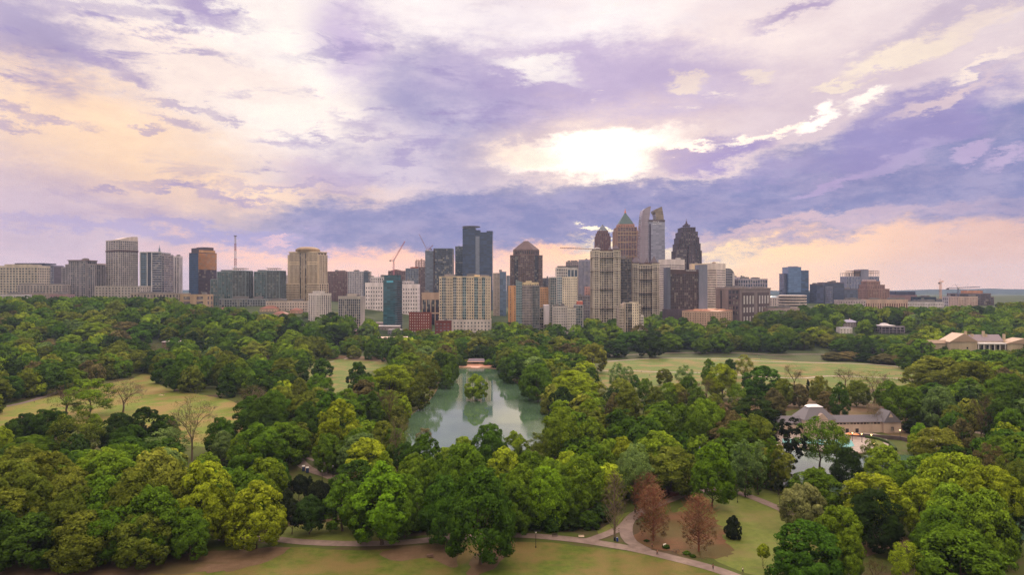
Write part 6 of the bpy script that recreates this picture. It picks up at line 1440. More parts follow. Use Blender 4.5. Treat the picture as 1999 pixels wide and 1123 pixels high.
H_ = '''
25,905,130,25,R,o;95,893,110,24,R,o;130,930,100,22,R,yo;20,965,120,20,R,o;205,937,112,24,R,g;215,877,60,15,L,yo;300,890,115,26,R,yo;262,930,115,24,R,o;345,925,100,22,R,o;400,915,118,25,R,y;500,948,124,20,R,y;450,1000,60,10,R,yo;
60,1010,130,15,R,d;165,1005,130,16,R,o;275,1010,120,15,R,o;-20,950,110,24,R,o;-10,1000,90,18,R,d;370,1000,80,15,R,g;60,935,110,23,R,o;150,960,110,20,R,o;300,960,120,21,R,g;220,1000,110,16,R,g;
52,810,72,15,R,dd;95,803,80,17,R,d;25,822,50,14,R,d;150,808,95,23,L,o;232,810,76,18,R,dd;282,799,88,20,R,dd;322,812,60,16,R,d;255,835,80,16,R,d;325,838,86,15,L,p;60,855,100,13,R,g;0,838,60,16,R,y;185,809,34,14,O,yg;300,860,60,11,K,d;
240,742,86,21,B,b;130,752,80,19,B,b;175,742,100,23,L,yg;
20,737,55,17,R,d;60,722,60,18,R,g;92,714,62,19,R,d;135,709,60,18,R,d;170,694,55,20,R,g;213,691,45,19,O,yg;238,689,44,19,O,yo;205,698,40,18,O,g;110,692,44,15,R,y;136,655,56,17,R,yg;80,640,50,19,R,o;185,633,74,21,R,yg;105,628,55,20,R,g;245,630,55,18,R,b;285,631,66,19,R,d;135,600,58,18,R,dd;
250,665,42,20,R,d;282,672,34,21,O,d;305,671,52,18,B,b;325,702,62,20,R,d;363,690,64,27,R,g;400,697,40,25,O,g;437,695,52,26,R,o;470,702,36,20,O,yg;468,718,34,20,O,g;495,668,56,24,O,yo;430,678,80,18,R,dd;378,650,40,25,O,dd;415,657,38,17,O,y;455,650,40,18,O,g;340,715,40,20,R,d;
492,755,66,16,B,b;515,706,56,20,R,dg;550,702,54,23,O,o;588,705,34,19,O,d;562,686,44,17,R,g;629,701,44,17,R,dg;690,676,30,14,O,yo;632,675,30,17,R,o;650,637,64,25,R,dd;570,648,60,21,R,yg;743,664,40,20,O,g;775,676,42,22,R,g;795,668,46,20,R,g;
795,692,66,22,R,yg;699,709,48,22,R,d;765,716,112,26,R,y;716,740,52,21,R,g;838,703,50,27,L,o;820,730,50,24,O,o;762,760,58,24,B,b;790,775,28,18,O,y;727,767,44,24,O,d;678,763,64,21,R,g;620,758,54,17,R,yo;585,740,34,24,L,o;622,733,56,21,R,g;662,785,104,28,R,y;600,790,70,26,R,d;535,765,66,24,R,g;515,778,78,25,R,d;545,752,46,19,R,g;748,826,64,24,R,o;
780,818,50,24,B,t;778,796,42,18,R,o;772,842,52,20,R,g;790,868,50,20,R,d;828,838,36,20,L,pk;875,690,46,24,R,g;850,662,42,22,R,g;832,667,42,21,R,yg;890,665,42,20,R,g;950,648,34,17,R,o;905,655,34,18,R,o;860,690,44,24,R,d;870,715,34,18,O,g;
990,672,42,20,R,g;1008,690,46,22,R,g;1035,680,54,24,R,yg;1050,712,74,26,R,g;1033,716,40,22,O,g;1085,665,44,19,R,yg;1067,675,34,19,R,g;1115,653,58,19,R,dd;1080,633,46,18,R,o;1036,647,24,16,C,g;1088,688,36,16,R,d;1157,674,60,26,R,yo;1122,702,34,13,R,t;1118,726,108,25,R,y;1155,719,38,18,R,d;1150,783,56,24,R,yg;1225,752,62,27,O,o;1205,770,50,24,R,b;1280,756,42,18,O,o;1205,710,38,21,L,p;1225,717,28,16,L,p;1297,722,34,13,R,o;1337,715,38,26,L,p;1345,738,42,19,R,g;1212,742,62,19,R,yo;1304,750,40,17,R,yg;1240,733,22,12,R,dg;
1384,703,32,24,O,g;1410,715,66,24,R,y;1453,695,36,20,L,yo;1425,703,26,17,R,d;1490,718,98,25,R,dg;1475,777,100,20,R,dd;1378,783,70,24,R,yg;1330,797,78,26,R,g;1430,805,54,20,R,b;1298,785,34,20,R,yg;1270,803,44,24,R,o;1095,802,84,26,R,yg;1155,820,74,24,R,yg;1205,835,54,21,R,g;1215,858,62,24,R,y;1297,850,60,22,R,y;1380,742,50,16,B,b;1350,760,50,15,B,b;
1550,712,46,19,B,t;1528,742,46,18,R,o;1560,752,40,15,R,b;1672,745,48,17,R,o;1735,748,52,18,R,g;1320,752,44,16,R,yo;1362,760,46,17,R,g;1395,772,44,17,R,o;1440,752,44,17,L,yg;1260,742,36,15,R,g;1610,765,34,13,O,b;1650,718,44,15,B,b;1705,727,90,22,B,o;1600,738,40,18,R,yo;1640,750,40,22,O,dg;1577,742,14,13,C,k;1768,758,84,22,R,g;1830,700,124,28,R,yo;1835,758,70,26,R,p;1900,708,94,30,R,o;1880,688,84,25,R,yg;1965,735,90,28,R,g;1965,780,80,24,R,d;1975,802,66,22,R,g;1860,795,50,19,R,yo;1877,823,68,20,R,b;1915,798,40,18,B,b;1782,820,38,8,K,k;1795,829,42,16,R,bg;1783,850,26,10,O,y;1705,783,34,17,B,b;1925,770,60,22,B,o;1510,762,60,18,K,b;1620,765,30,12,B,pk;
1955,690,80,26,R,g;1990,700,60,25,R,g;1999,640,60,20,R,d;
1518,635,50,22,R,yo;1545,648,46,22,R,g;1570,650,44,21,R,o;1613,654,36,17,R,yo;1640,662,42,16,R,dg;1697,663,58,16,R,d;1750,665,50,17,R,dg;1800,668,56,17,R,dd;1850,674,50,16,R,d;1895,672,50,17,R,b;1480,640,50,24,R,g;1440,628,50,24,R,dg;1400,640,52,24,R,o;1350,650,54,21,R,d;1310,655,50,20,R,g;1268,657,64,24,R,dd;1225,650,60,22,R,dg;1190,640,44,20,R,yo;1200,667,60,18,R,dd;1370,662,40,18,R,g;
1655,688,60,9,K,b;1690,690,60,9,K,dd;1725,692,60,10,K,b;1760,694,64,10,K,b;1625,688,50,9,K,b;1790,696,60,10,K,dd;1820,700,50,9,K,b;
1540,820,66,23,P,k;1600,820,92,22,L,g;1632,836,56,19,L,yg;1700,862,40,15,L,o;1655,878,66,18,R,dd;1726,873,84,18,R,yg;1750,915,62,16,R,yg;1860,892,150,24,S,y;1935,915,120,24,S,y;1795,942,88,22,R,y;1858,955,110,22,R,yg;1925,965,110,21,R,yg;1838,1000,110,18,R,g;1590,920,118,15,R,g;1570,948,88,16,R,t;1521,940,20,9,K,k;1675,950,48,17,R,yg;1705,965,108,18,R,dd;1575,1024,158,18,R,dg;1640,998,100,21,R,yg;1770,1070,68,14,L,y;1875,1045,175,18,R,g;1990,970,52,18,R,dd;1975,890,70,22,L,o;1930,870,60,20,L,b;1960,1010,60,18,R,dd;1490,1070,26,7,K,y;1840,1075,90,12,R,d;1705,1090,60,8,B,b;1655,1055,60,14,R,yg;
1390,870,92,23,R,bg;1135,898,92,25,R,yg;1065,918,92,24,R,bg;1100,938,70,20,R,g;790,935,90,22,R,g;865,935,100,23,R,dg;1000,945,84,21,R,g;705,955,60,15,O,g;1035,884,78,26,R,g;1108,887,64,22,R,y;1020,912,92,25,R,yg;985,928,60,23,R,g;1240,873,74,24,L,p;1190,860,60,24,R,yg;1060,895,60,23,R,g;
745,912,120,25,O,bg;668,934,74,18,O,g;750,889,64,24,O,yg;810,893,74,26,R,yg;905,872,112,29,R,g;938,925,140,27,R,dg;845,903,80,25,R,g;830,855,84,22,R,dg;905,856,64,24,R,yg;955,835,78,22,R,dg;1005,848,64,24,R,yg;985,880,74,24,R,y;870,880,60,25,R,yg;1050,850,50,23,L,o;
505,833,118,23,R,g;700,840,64,24,R,g;640,850,60,22,R,g;470,850,60,20,R,yg;435,845,44,18,R,p;430,818,64,18,R,dg;490,778,84,22,R,dg;
535,922,74,11,K,k;585,933,36,10,K,k;605,930,30,9,C,k;622,945,52,11,K,k;570,983,48,11,K,k;605,972,66,12,K,dd;560,960,40,11,K,k;690,921,50,9,K,b;440,905,60,9,K,k;465,925,50,9,K,k;
1455,860,34,22,Y,p;1480,862,32,21,Y,p;1505,856,34,21,Y,g;1438,868,30,20,Y,p;1520,866,30,20,Y,o'''
for ln_ in H_.replace('\n', '').split(';'):
    f_ = ln_.split(',')
    if len(f_) == 6: T(float(f_[0]), float(f_[1]), float(f_[2]), float(f_[3]), f_[4], f_[5])
T(375, 775, 96, 0, 'B', 't', 900); T(1200, 918, 50, 0, 'G', 'b', 1056); T(1275, 947, 76, 0, 'D', 'r', 1057); T(1262, 920, 62, 0, 'D', 'r', 1012); T(1364, 966, 80, 0, 'D', 'r', 1078); T(1432, 1009, 38, 0, 'K', 'k', 1052)
T(929, 733, 50, 0, 'R', 'yg', 782)
for a_ in ((900,703,24,'d',716),(912,702,22,'o',712),(925,703,26,'dd',712),(940,702,24,'d',712),(955,702,24,'g',714),(968,703,22,'d',718),(885,700,26,'d',722),(893,692,26,'g',710),(906,690,20,'d',706),(955,688,24,'o',706),(975,692,30,'g',716),(878,708,24,'g',728),(984,706,26,'d',728)): T(a_[0], a_[1], a_[2], 0, 'K' if a_[1] > 699 else 'R', a_[3], a_[4])
for k_, (xx_, bb_) in enumerate(((715,1030),(775,1026),(820,1034),(860,1022),(890,1036),(985,1026),(1010,1036),(1045,1030),(1075,1036),(1110,1034),(1150,1030),(1170,1018),(650,1000),(690,1008))): T(xx_, bb_-26-4*(k_ % 3), 44+5*(k_ % 4), 0, 'K', 'dd' if k_ % 2 else 'd', bb_)
for a_ in ((1262,1054,14,'dd',1058),(1300,1064,16,'d',1071),(1341,1076,18,'g',1083),(1352,1083,14,'d',1088)): T(a_[0], a_[1], a_[2], 0, 'K', a_[3], a_[4]); T(1290, 1048, 24, 0, 'K', 'dd', 1058) if 0 else None
EXCL = []
OPENPX = [LEFT_MEADOW, MID_MEADOW, OVAL, LAKE, FR_OPEN, [(1240,1050),(1340,960),(1440,940),(1545,975),(1545,1123),(1300,1090)],
          [(560,895),(600,900),(690,935),(690,955),(590,930)], [(1500,785),(1765,790),(1790,870),(1700,890),(1520,885)], [(1690,885),(1770,885),(1770,905),(1700,905)],
          [(1160,688),(1620,688),(1800,705),(1800,720),(1560,708),(1160,712)], [(893,714),(968,714),(968,730),(893,730)]]
RECTS = [(912,948,702,700),(690,860,656,880),(1636,1682,652,950),(1715,1770,655,950),(1678,1735,672,810),(1806,1999,684,745),(306,358,660,795),(262,318,672,735),(798,846,640,990),(846,884,644,975),(858,958,645,1030),
  (602,648,607,950),(660,712,614,930),(746,787,634,990),(905,938,658,890),(1157,1212,622,1075),(1209,1257,626,930),(1076,1140,630,955),(1006,1054,628,985),(1054,1074,628,995),(1330,1448,622,980),
  (1395,1506,604,1035),(500,600,614,980),(1232,1289,608,1135),(1300,1382,604,1045),(426,550,600,1105),(0,120,577,1045),(120,360,579,1125),(350,405,590,1075),(820,860,606,1085),(710,820,592,1170),
  (1530,1585,596,1265),(1590,1700,592,1195),(1690,1845,600,1225),(1845,1942,598,1275),(518,602,600,1035),(1500,1562,606,1055),(958,1006,600,1290),(562,640,600,1240),(412,482,598,1185),(492,548,598,1195)]
def silhouette_ok(x, y, z, w, h, soft=.30):
    pts = [(0, .98), (-.30, .8), (.30, .8), (-.42, .5), (.42, .5), (0, .5), (0, .03)]
    for fx, fz in pts:
        p = topix(x+fx*w, y, z+fz*h)
        for po in OPENPX:
            if pip(p[0], p[1], po): return False
    return True
def limtop(px):
    """highest photo row that wooded ground reaches below the skyline"""
    xs_ = [(-50,573),(200,578),(340,579),(420,592),(600,604),(700,614),(760,640),(860,640),(960,628),(1050,628),(1100,630),(1160,620),(1260,618),(1300,604),(1400,612),(1500,600),(1540,592),(1700,592),(1800,590),(2050,588)]
    for (a, ya), (b_, yb_) in zip(xs_, xs_[1:]):
        if a <= px <= b_: return ya+(yb_-ya)*(px-a)/(b_-a)
    return 590
pal = ['g']*8+['yg']*6+['y']*2+['d']*4+['dd']*2+['o']*5+['yo']*2+['dg']*4+['p']*2+['b']*1
cand = []
y = 215.
while y < 4600:
    s_ = 13.8+y*.0085 if y < 2600 else y*.014
    hw = y*.80; x = -hw+rt.uniform(0, s_)
    while x < hw:
        cand.append((x+rt.uniform(-.35, .35)*s_, y+rt.uniform(-.35, .35)*s_)); x += s_*rt.uniform(.85, 1.25)
    y += s_*.92
hand = np.array([(t['x'], t['y'], t['w']) for t in TREES])
foot = np.array(FOOT)
fills = []
for (x, y) in cand:
    w = rt.uniform(15, 25)*(1+min(.45, max(0, y-500)/700)); h = min(w*1.1, rt.uniform(14, 22))*(1+min(.2, max(0, y-500)/2000)); z = TZ(x, y)
    px, py = topix(x, y, z+h)
    if not (-120 < px < 2120): continue
    if y > 2600 and px < 1450 : continue
    if y > 2600: w *= 2.2; h = rt.uniform(14, 20)
    if -.75 < x/y < -.1 and 430 < y < 820 and rt.random() < .30: continue
    d2 = np.hypot(hand[:, 0]-x, hand[:, 1]-y)-hand[:, 2]*.42-w*.26
    if d2.min() < 0: continue
    if (np.hypot(foot[:, 0]-x, foot[:, 1]-y)-foot[:, 2]*.75-w*.3).min() < 0: continue
    lt = limtop(px)
    if py < lt+2:
        h2 = h-(lt+2-py)*y/F
        if h2 < 7: continue
        h = h2; w = min(w, h*1.35)
    for (xa, xb, yb_, Dd) in RECTS:
        if y < Dd and xa-F*w*.4/y < px < xb+F*w*.4/y and py < yb_: h -= (yb_-py)*y/F; py = yb_
    if h < 5: continue
    w = min(w, h*1.4)
    # keep the lawns, the lake, the paths and the roofs in sight
    if not silhouette_ok(x, y, z, w, h):
        k = .6
        if rt.random() < .5 and silhouette_ok(x, y, z, w*k, h*k): w *= k; h *= k
        else: continue
    pb = topix(x, y, z)
    if pb[1] > 1040 and 1000 < px < 1560: continue
    if pb[1] > 1052: continue
    fills.append(dict(px=px, top=py, x=x, y=y, z=z, h=h, w=w, k='R' if y < 480 else ('r' if rt.random() < .7 else 'o'), c=rt.choice(pal), hand=False))
def size_px(t): return t['w']*t['h']/t['y']**2
NB = sum(1 for t in TREES if NM[t['k']] == 'broadleaf_tree')
fills.sort(key=size_px, reverse=True)
ind = fills[:max(0, 298-NB)]; rest = fills[max(0, 298-NB):]
TREES += ind
print('hand', len(hand), 'broadleaf hand', NB, 'fills', len(fills), 'stuff', len(rest))
def where(t):
    px, y, top = t['px'], t['y'], t['top']
    if y < 270:
        return 'in the foreground belt at lower left' if px < 560 else 'in front of the lake, lower centre' if px < 1100 else 'around the path fork at lower right' if px < 1470 else 'in the foreground at lower right'
    if y < 420:
        return 'in the band below the left meadow' if px < 420 else 'by the mid-left path' if px < 780 else 'along the near end of the lake' if px < 1110 else 'between the lake and the pool grounds' if px < 1430 else 'round the pool and pond' if px < 1790 else 'on the slope at the right edge'
    if y < 620:
        return 'along the path edging the left meadow' if px < 290 else 'in the clump on the left meadow' if px < 600 else 'on the left bank of the lake' if px < 900 else 'on the lake' if 900 < px < 960 and t['k'] == 'R' and abs(px-929) < 3 else 'on the right bank of the lake' if px < 1175 else 'on the near side of the oval lawn' if px < 1600 else 'in the woods right of the oval lawn'
    if y < 900:
        return 'in the woods beyond the left meadow' if px < 560 else 'between the middle lawn and the roofs' if px < 860 else 'around the head of the lake' if px < 1150 else 'in the row behind the oval lawn' if px < 1650 else 'along the hedge below the mansion'
    return 'on the wooded rise left, below the skyline' if px < 700 else 'on the wooded rise below the centre of the skyline' if px < 1300 else 'on the wooded rise right, below the skyline'
from collections import defaultdict
gr = defaultdict(list)
for t in TREES: gr[(CW[t['c']], SH[t['k']], where(t))].append(t)
ORD = ['leftmost', 'second', 'third', 'fourth', 'fifth', 'sixth', 'seventh', 'eighth', 'ninth', 'tenth', 'eleventh', 'twelfth']
for (cw, sh, wh), L_ in gr.items():
    L_.sort(key=lambda t: t['px'])
    for i, t in enumerate(L_):
        if len(L_) == 1: t['label'] = f'{cw} {sh} {wh}'
        elif len(L_) <= 12:
            if len(L_) == 2: o_ = 'left' if i == 0 else 'right'; t['label'] = f'{o_} {cw} {sh} {wh}'
            elif i == 0: t['label'] = f'leftmost {cw} {sh} {wh}'
            elif i == len(L_)-1: t['label'] = f'rightmost {cw} {sh} {wh}'
            else: t['label'] = f'{ORD[i]} {cw} {sh} from left {wh}'
        else: t['label'] = f'{cw} {sh} {wh}'
    for t in L_: t['group'] = ('trees ' if NM[t['k']] != 'shrub' else 'shrubs ')+wh
for t in TREES:
    k = t['k']; rz = rt.uniform(0, 6.28)
    if k == 'R' and t['y'] > 520: k = 'r'
    if k == 'O' and t['y'] > 520: k = 'o'
    r = empty(NM[t['k']], (t['x'], t['y'], t['z']-.1), rz, t['label'], 'tree' if NM[t['k']] != 'shrub' else 'shrub', t['group'])
    if k in PRB:
        me, H0, W0 = PRB[k][rt.randrange(len(PRB[k]))]
        sc = (t['w']/W0, t['w']/W0, t['h']/H0); r.scale = sc
        o = link('branches', me, None, r); c_ = CO[t['c']]
        o = link('buds', PBL[k][rt.randrange(len(PBL[k]))], None, r); o.color = (*c_, 1)
    else:
        ch = PR[k]; me, tm, H0, W0 = ch[rt.randrange(len(ch))]
        s_ = t['w']/W0; sz = min(t['h']/H0, s_*(1.18 if k in 'RrS' else 1.15)) if k not in 'CYP' else t['h']/H0
        q = link('trunk', tm, None, r); q.scale = (s_, s_, t['h']/H0)
        o = link('crown', me, None, r); c_ = CO[t['c']]; j = rt.uniform(.84, 1.18); jr = rt.uniform(.92, 1.08)
        o.scale = (s_, s_, sz); o.location = (0, 0, t['h']-H0*sz)
        o.color = (c_[0]*j*jr, c_[1]*j, c_[2]*j, 1)
# the far woods, too many to count: one object
lod = [(400+i, 1300, crown_cloud(400+i, ('round', 'dome', 'oval', 'dome')[i % 4], 20, 20, .04, 1300, 1.8, 20, .17, sub=(5, .4))) for i in range(6)]
lod2 = [(420+i, 2800, crown_cloud(420+i, ('round', 'dome')[i % 2], 20, 20, .04, 2800, 1.3, 22, .16, sub=(7, .4))) for i in range(4)]
Vs = []; Ts = []; Ns = []
for t in rest:
    sd_, sn_, src = rt.choice(lod2 if t['y'] < 1050 else lod); a = rt.uniform(0, 6.28)
    M_ = np.array([[math.cos(a), -math.sin(a), 0], [math.sin(a), math.cos(a), 0], [0, 0, 1]])
    V = (src@M_.T)*np.array([t['w']/20, t['w']/20, t['h']/20])+np.array([t['x'], t['y'], t['z']-.3]); Vs.append(V); Ns.append(NRM[(sd_, sn_)]@M_.T)
    c_ = np.array([*CO[t['c']], 1.])*np.array([1, 1, 1, 1])*rt.uniform(.78, 1.22); Ts.append(np.tile(c_, (len(V)//4, 1)))
if Vs:
    me = quadmesh('woodland', np.vstack(Vs), M_leafS, np.vstack(Ts), np.vstack(Ns)); tag(link('woodland', me), 'dense mixed green woods carpeting the rise between the park and the towers', 'woods', None, 'stuff')
# ------------------------------------------------------------------ people and small things
def skinned(name, pts, edges, rad, mat, parent, sub=2):
    me = bpy.data.meshes.new(name); me.from_pydata(pts, edges, []); me.update()
    o = bpy.data.objects.new(name, me); COL.objects.link(o)
    md = o.modifiers.new('skin', 'SKIN'); md.use_smooth_shade = True
    for v, r_ in zip(me.skin_vertices[0].data, rad): v.radius = r_ if isinstance(r_, tuple) else (r_, r_)
    me.skin_vertices[0].data[0].use_root = True
    if sub: s_ = o.modifiers.new('sub', 'SUBSURF'); s_.levels = s_.render_levels = sub
    dg = bpy.context.evaluated_depsgraph_get(); m2 = bpy.data.meshes.new_from_object(o.evaluated_get(dg)); m2.name = name
    bpy.data.objects.remove(o); m2.materials.clear(); m2.materials.append(mat)
    o = bpy.data.objects.new(name, m2); COL.objects.link(o); o.parent = parent; return o
SKIN_ = plain((178,128,104), .6, name='skin')
def person(loc, rz, label, top, legs, hair=(40,30,26), ht=1.74, step=.28, sit=False, group=None):
    r = empty('person', loc, rz, label, 'person', group); k = ht/1.74
    hp = .92 if not sit else .12
    P = dict(pel=(0,0,hp), bel=(0,0,hp+.18), ch=(0,0,hp+.40), nk=(0,.0,hp+.56), hd0=(0,-.01,hp+.63), hd=(0,-.02,hp+.74), hdt=(0,-.01,hp+.81))
    for s, t in ((-1, 'l'), (1, 'r')):
        f = step*s
        if sit: P['k'+t] = (.16*s,-.42,.42 if s > 0 else .14); P['a'+t] = (.16*s,-.80,.06); P['t'+t] = (.17*s,-.88,.12)
        else: P['k'+t] = (.10*s,-f*.55-.04,.49); P['a'+t] = (.10*s,-f+.02,.07+(.05 if f < 0 else 0)); P['t'+t] = (.11*s,-f-.14,.03)
        P['h'+t] = (.10*s,0,hp-.04); P['s'+t] = (.19*s,0,hp+.47); P['e'+t] = (.25*s,f*.35+.02,hp+.20); P['w'+t] = (.24*s,f*.8-.06,hp-.02)
        for i in range(5): P[f'f{i}{t}'] = (.24*s+(.012*(i-1.5) if i < 4 else -.045*s), f*.8-.08-(.012*i if i < 4 else .02), hp-.17-(.012 if i in (1,2) else 0)+(.06 if i == 4 else 0))
    names = list(P); ix = {n: i for i, n in enumerate(names)}; pts = [tuple(c*k for c in P[n]) for n in names]
    E = [('pel','bel'),('bel','ch'),('ch','nk'),('nk','hd0'),('hd0','hd'),('hd','hdt')]
    for t in 'lr': E += [('pel','h'+t),('h'+t,'k'+t),('k'+t,'a'+t),('a'+t,'t'+t),('ch','s'+t),('s'+t,'e'+t),('e'+t,'w'+t)]+[('w'+t, f'f{i}{t}') for i in range(5)]
    Rd = dict(pel=(.15,.10),bel=(.13,.09),ch=(.16,.10),nk=.055,hd0=.06,hd=(.085,.10),hdt=.06,h=.09,k=.058,a=.04,t=.035,s=.06,e=.042,w=.03)
    rad = [(.010 if n[0] == 'f' else Rd.get(n, Rd.get(n[0], .04))) for n in names]
    skinned('body', pts, [(ix[a], ix[b_]) for a, b_ in E], [tuple(q*k for q in v) if isinstance(v, tuple) else v*k for v in rad], SKIN_, r)
    def sub_(part, keep, extra, mat, edges):
        nm = [n for n in names if n in keep]; jx = {n: i for i, n in enumerate(nm)}
        rr = [Rd.get(n, Rd.get(n[0], .04)) for n in nm]; rr = [tuple((q+extra)*k for q in v) if isinstance(v, tuple) else (v+extra)*k for v in rr]
        skinned(part, [pts[ix[n]] for n in nm], [(jx[a], jx[b_]) for a, b_ in edges if a in jx and b_ in jx], rr, mat, r)
    sub_('shirt', ['bel','ch','sl','sr','el','er'], .02, plain(top, .8, name='cloth'), E)
    sub_('trousers', ['pel','hl','hr','kl','kr','al','ar'], .022, plain(legs, .8, name='cloth'), E)
    hd = P['hd']
    hm_ = bmesh.new(); bmesh.ops.create_icosphere(hm_, subdivisions=2, radius=.112*k, matrix=Matrix.Translation((0, .02, (hd[2]+.035)*k)))
    for v in list(hm_.verts):
        if v.co.y < -.05*k and v.co.z < (hd[2]+.05)*k: v.co.y = -.05*k
    me = bpy.data.meshes.new('hair'); hm_.to_mesh(me); hm_.free(); link('hair', me, plain(hair, .8, name='hair_dark'), r)
    for s in (-1, 1):
        e_ = bmesh.new(); bmesh.ops.create_icosphere(e_, subdivisions=1, radius=.012*k, matrix=Matrix.Translation((.032*s*k, -.112*k, (hd[2]-.005)*k))); me = bpy.data.meshes.new('eye'); e_.to_mesh(me); e_.free(); link('eye', me, plain((20,18,18), .3), r)
    return r
for i, (px, py, rz, lb, tp, lg, st) in enumerate((
 (1273,1072,2.2,'person in black walking on the path edge below the rust-brown tree, leftmost of the walkers',(24,24,28),(20,20,24),.22),
 (1283,1086,.5,'person in dark red-black clothes walking on the path, second walker from the left',(60,26,30),(22,22,28),.25),
 (1392,1114,2.6,'person in dark clothes walking on the path at the bottom, nearer the right',(34,30,36),(30,22,24),.3),
 (1450,1121,1.,'person in a pale top at the bottom edge of the photo, last of the walkers',(214,208,196),(40,40,50),.2))):
    g_ = ground(px, py); person((g_[0], g_[1], g_[2]+.12), rz, lb, tp, lg, step=st)
far_p = [(1243,724,'pale'),(1252,728,'dark'),(1268,735,'dark'),(1361,731,'dark'),(1366,752,'dark'),(1736,732,'dark'),(1749,733,'pale'),(1758,733,'pale'),(253,744,'dark'),(67,787,'dark'),(1485,702,'dark'),(1478,698,'pale')]
FP = {}
for px, py, kd in far_p:
    g_ = ground(px, py); wh_ = 'on the oval lawn' if px > 1000 and py > 705 else 'on the plaza behind the oval lawn' if px > 1000 else 'on the path by the left meadow'
    lb_ = f'tiny distant person in {kd} clothes standing {wh_}'
    if kd not in FP: FP[kd] = person((g_[0], g_[1], g_[2]+.05), px % 6, lb_, (206,200,190) if kd == 'pale' else (40,38,44), (44,40,46), group='distant people in the park')
    else:
        s_ = FP[kd]; r = s_.copy(); COL.objects.link(r); r.location = (g_[0], g_[1], g_[2]+.05); r.rotation_euler = (0, 0, px % 6); r['label'] = lb_
        for ch in s_.children: c_ = ch.copy(); COL.objects.link(c_); c_.parent = r
g_ = ground(313, 772)
for dx, lb in ((0,'left'),(2.2,'right')): person((g_[0]+dx, g_[1], g_[2]+.08), .3+dx, f'person sitting on the left meadow, {lb} one of the pair on the blanket', (214,206,190) if dx == 0 else (120,60,50), (60,60,70), sit=True)
o = MB().prism([(-2,-1),(2.2,-1.1),(2.4,.8),(-1.8,1)], .0, .03).build('picnic_blanket', plain((196,170,140), .9)); o.location = (g_[0]+1, g_[1]-.3, g_[2]+.05); tag(o, 'pale picnic blanket under the two people sitting on the left meadow', 'blanket')
# portable toilets
for px, py, lb in ((592.5,921,'left'),(600,924,'right')):
    x, y, z = ground(px, py); r = empty('portable_toilet', (x, y, z+.1), .3, f'dark blue portable toilet with white roof by the mid-left path, {lb} of two', 'toilet')
    nb = plain((34,48,84), .5, name='plastic'); MB().box(-.6,.6,-.6,.6,.1,2.1).build('cabin', nb, r)
    MB().prism([(-.66,-.66),(.66,-.66),(.66,.66),(-.66,.66)], 2.1, 0, [(-.5,-.5,2.45),(.5,-.5,2.45),(.5,.5,2.45),(-.5,.5,2.45)]).build('roof', plain((226,222,220), .5), r)
    MB().box(-.42,.42,-.64,-.6,.2,1.95).build('door', plain((44,62,104), .5), r); MB().box(-.62,.62,-.62,.62,0,.1).build('base', plain((60,60,60)), r)
for px, py, c, lb in ((1200,1057,(24,24,26),'black litter bin beside the blue one at the foot of the slim bare tree'),(1205,1058,(30,60,140),'bright blue recycling bin at the foot of the slim bare tree')):
    x, y, z = ground(px, py); r = empty('litter_bin', (x, y, z+.08), 0, lb, 'bin')
    MB().cone(0,0,.30,.34,0,1.0,14).build('drum', plain(c, .5, name='bin_paint'), r); MB().cone(0,0,.37,.2,1.0,1.2,14).build('lid', plain(tuple(v*.7 for v in c), .5, name='bin_paint'), r)
# picnic table
x, y, z = ground(840, 1089); r = empty('picnic_table', (x, y, z+.1), .5, 'weathered picnic table on the bare earth under the big tree, bottom centre', 'table')
tw_ = plain((96,72,60), .8, name='weathered_wood'); MB().box(-.9,.9,-.38,.38,.70,.76).build('tabletop', tw_, r)
for s in (-1, 1):
    MB().box(-.9,.9,s*.72-.14,s*.72+.14,.42,.47).build('seat', tw_, r); MB().bar((s*.65,-.8,0),(s*.65,.2,.72),.05).bar((s*.65,.8,0),(s*.65,-.2,.72),.05).bar((s*.65,-.8,.40),(s*.65,.8,.40),.04).build('leg', tw_, r)
# bicycles
for i, (px, py) in enumerate(((1315.5,1080),(1322.5,1080.5))):
    x, y, z = ground(px, py); r = empty('bicycle', (x, y, z+.1), .15+.2*i, f'dark bicycle parked by the path below the rust-brown trees, {"left" if i == 0 else "right"} of two', 'bicycle')
    dk_ = plain((34,32,34), .5, name='bike_paint')
    for s in (-1, 1):
        m = MB(); ps = [Vector((s*.52+.33*math.cos(a), 0, .34+.33*math.sin(a))) for a in [math.pi*2*k/16 for k in range(17)]]; m.tube(ps, [.025]*17, 5)
        for k in range(6): a = math.pi*k/6; m.bar((s*.52-.32*math.cos(a), 0, .34-.32*math.sin(a)), (s*.52+.32*math.cos(a), 0, .34+.32*math.sin(a)), .006, 3)
        m.build('wheel', dk_, r)
    m = MB(); m.bar((-.52,0,.34),(-.12,0,.30),.02).bar((-.12,0,.30),(-.22,0,.85),.02).bar((-.22,0,.80),(.34,0,.82),.02).bar((-.12,0,.30),(.34,0,.78),.02).bar((.34,0,.95),(.52,0,.34),.02).bar((-.52,0,.34),(-.2,0,.78),.015).build('frame', dk_, r)
    MB().box(-.34,-.1,-.06,.06,.87,.92).build('saddle', plain((20,20,20)), r); MB().bar((.34,-.26,.98),(.34,.26,.98),.02).build('handlebar', dk_, r)
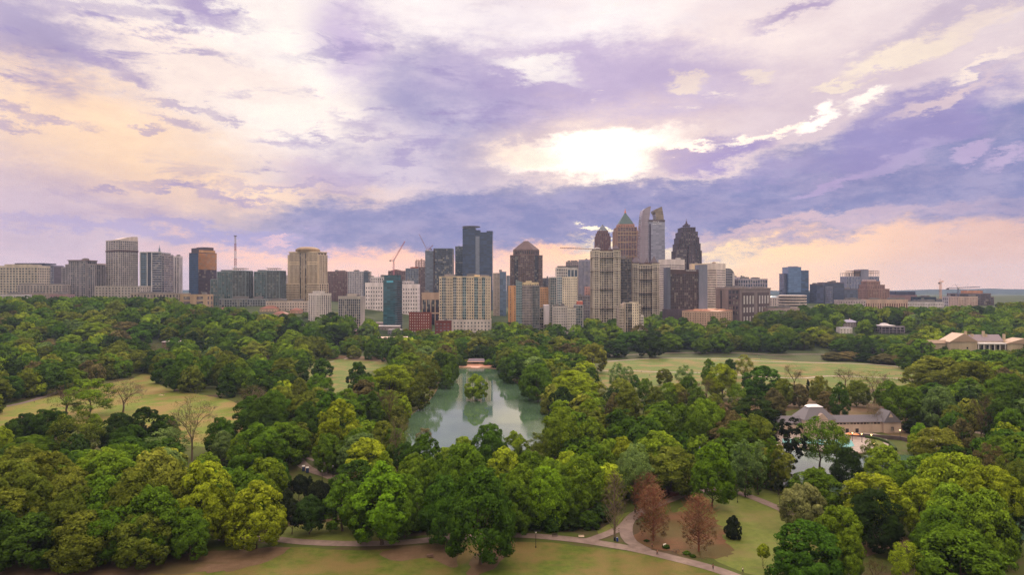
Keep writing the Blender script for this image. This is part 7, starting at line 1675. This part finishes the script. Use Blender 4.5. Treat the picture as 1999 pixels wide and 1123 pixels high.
# small roofs near the pond, board, wall, bench
house('park_shed', 'small park shed with a blue-grey roof and pale walls behind the vivid green round tree', 1362, 890, 17, 5, 2.8, 2, (196,186,180), (92,98,120), 20, 'hip', 0, None, True, cat='shed')
house('park_shed', 'low grey-roofed shed between the trees left of the bathhouse', 1456, 852, 17, 5, 3, 1.2, (96,86,84), (140,142,160), 5, 'gable', 0, None, True, cat='shed')
x, y, z = ground(1298, 1071); r = empty('sign_board', (x, y, z+.05), .5, 'small tilted white board among low shrubs beside the path', 'sign')
MB().prism([(-.55,-.05),(.55,-.05),(.55,.05),(-.55,.05)], .5, 0, [(-.5,.2,1.15),(.6,.2,1.25),(.6,.26,1.25),(-.5,.26,1.15)]).build('board', plain((234,228,214), .6), r); MB().bar((-.4,0,0),(-.4,.1,.7),.03).bar((.4,0,0),(.4,.1,.7),.03).build('leg', plain((80,70,60)), r)
wallrun('curved_wall', 'low curved dark brick wall at the top of the path behind the rust-brown trees', 'wall', [(1303,962),(1309,969),(1318,970),(1328,964),(1333,955)], 1.5, .5, wallmat((104,60,50)))
for px, py, lb in ((1135,1052,'pale bench on the far side of the path, left of the path fork'),(1083,1049,'dark bench on the far side of the path under the trees, lower centre')):
    x, y, z = ground(px, py); r = empty('park_bench', (x, y, z+.08), 0, lb, 'bench'); c = plain((200,180,160) if px > 1100 else (60,50,44), .7, name='bench_wood')
    MB().box(-.9,.9,-.22,.22,.42,.47).build('seat', c, r); MB().box(-.9,.9,.22,.27,.52,.9).build('backrest', c, r)
    for s in (-1, 1): MB().box(s*.75-.04,s*.75+.04,-.2,.25,0,.42).build('leg', plain((40,40,40)), r)
x, y, z = ground(478/1.0+0, 0+704) if 0 else ground(619, 703); 
r = MB().cone(0,0,.25,.12,0,11,8).cone(0,0,.5,.5,11,11.3,8).build('flag_pole', plain((190,186,180))); r.location = (x, y, z); tag(r, 'tall pale pole standing by the far edge of the middle lawn', 'pole')
# ------------------------------------------------------------------ the air
hz = bpy.data.materials.new('haze_air'); hz.use_nodes = True; hz.node_tree.nodes.clear(); gh = G(hz.node_tree)
pv = gh.n('ShaderNodeVolumePrincipled'); pv.inputs['Color'].default_value = (.46, .58, .86, 1); pv.inputs['Density'].default_value = HAZE; pv.inputs['Anisotropy'].default_value = .3
ho = gh.n('ShaderNodeOutputMaterial'); gh.l(pv.outputs[0], ho.inputs['Volume'])
tag(MB().box(-8600, 8600, -420, 8000, -30, 330).build('haze', hz), kind='stuff')
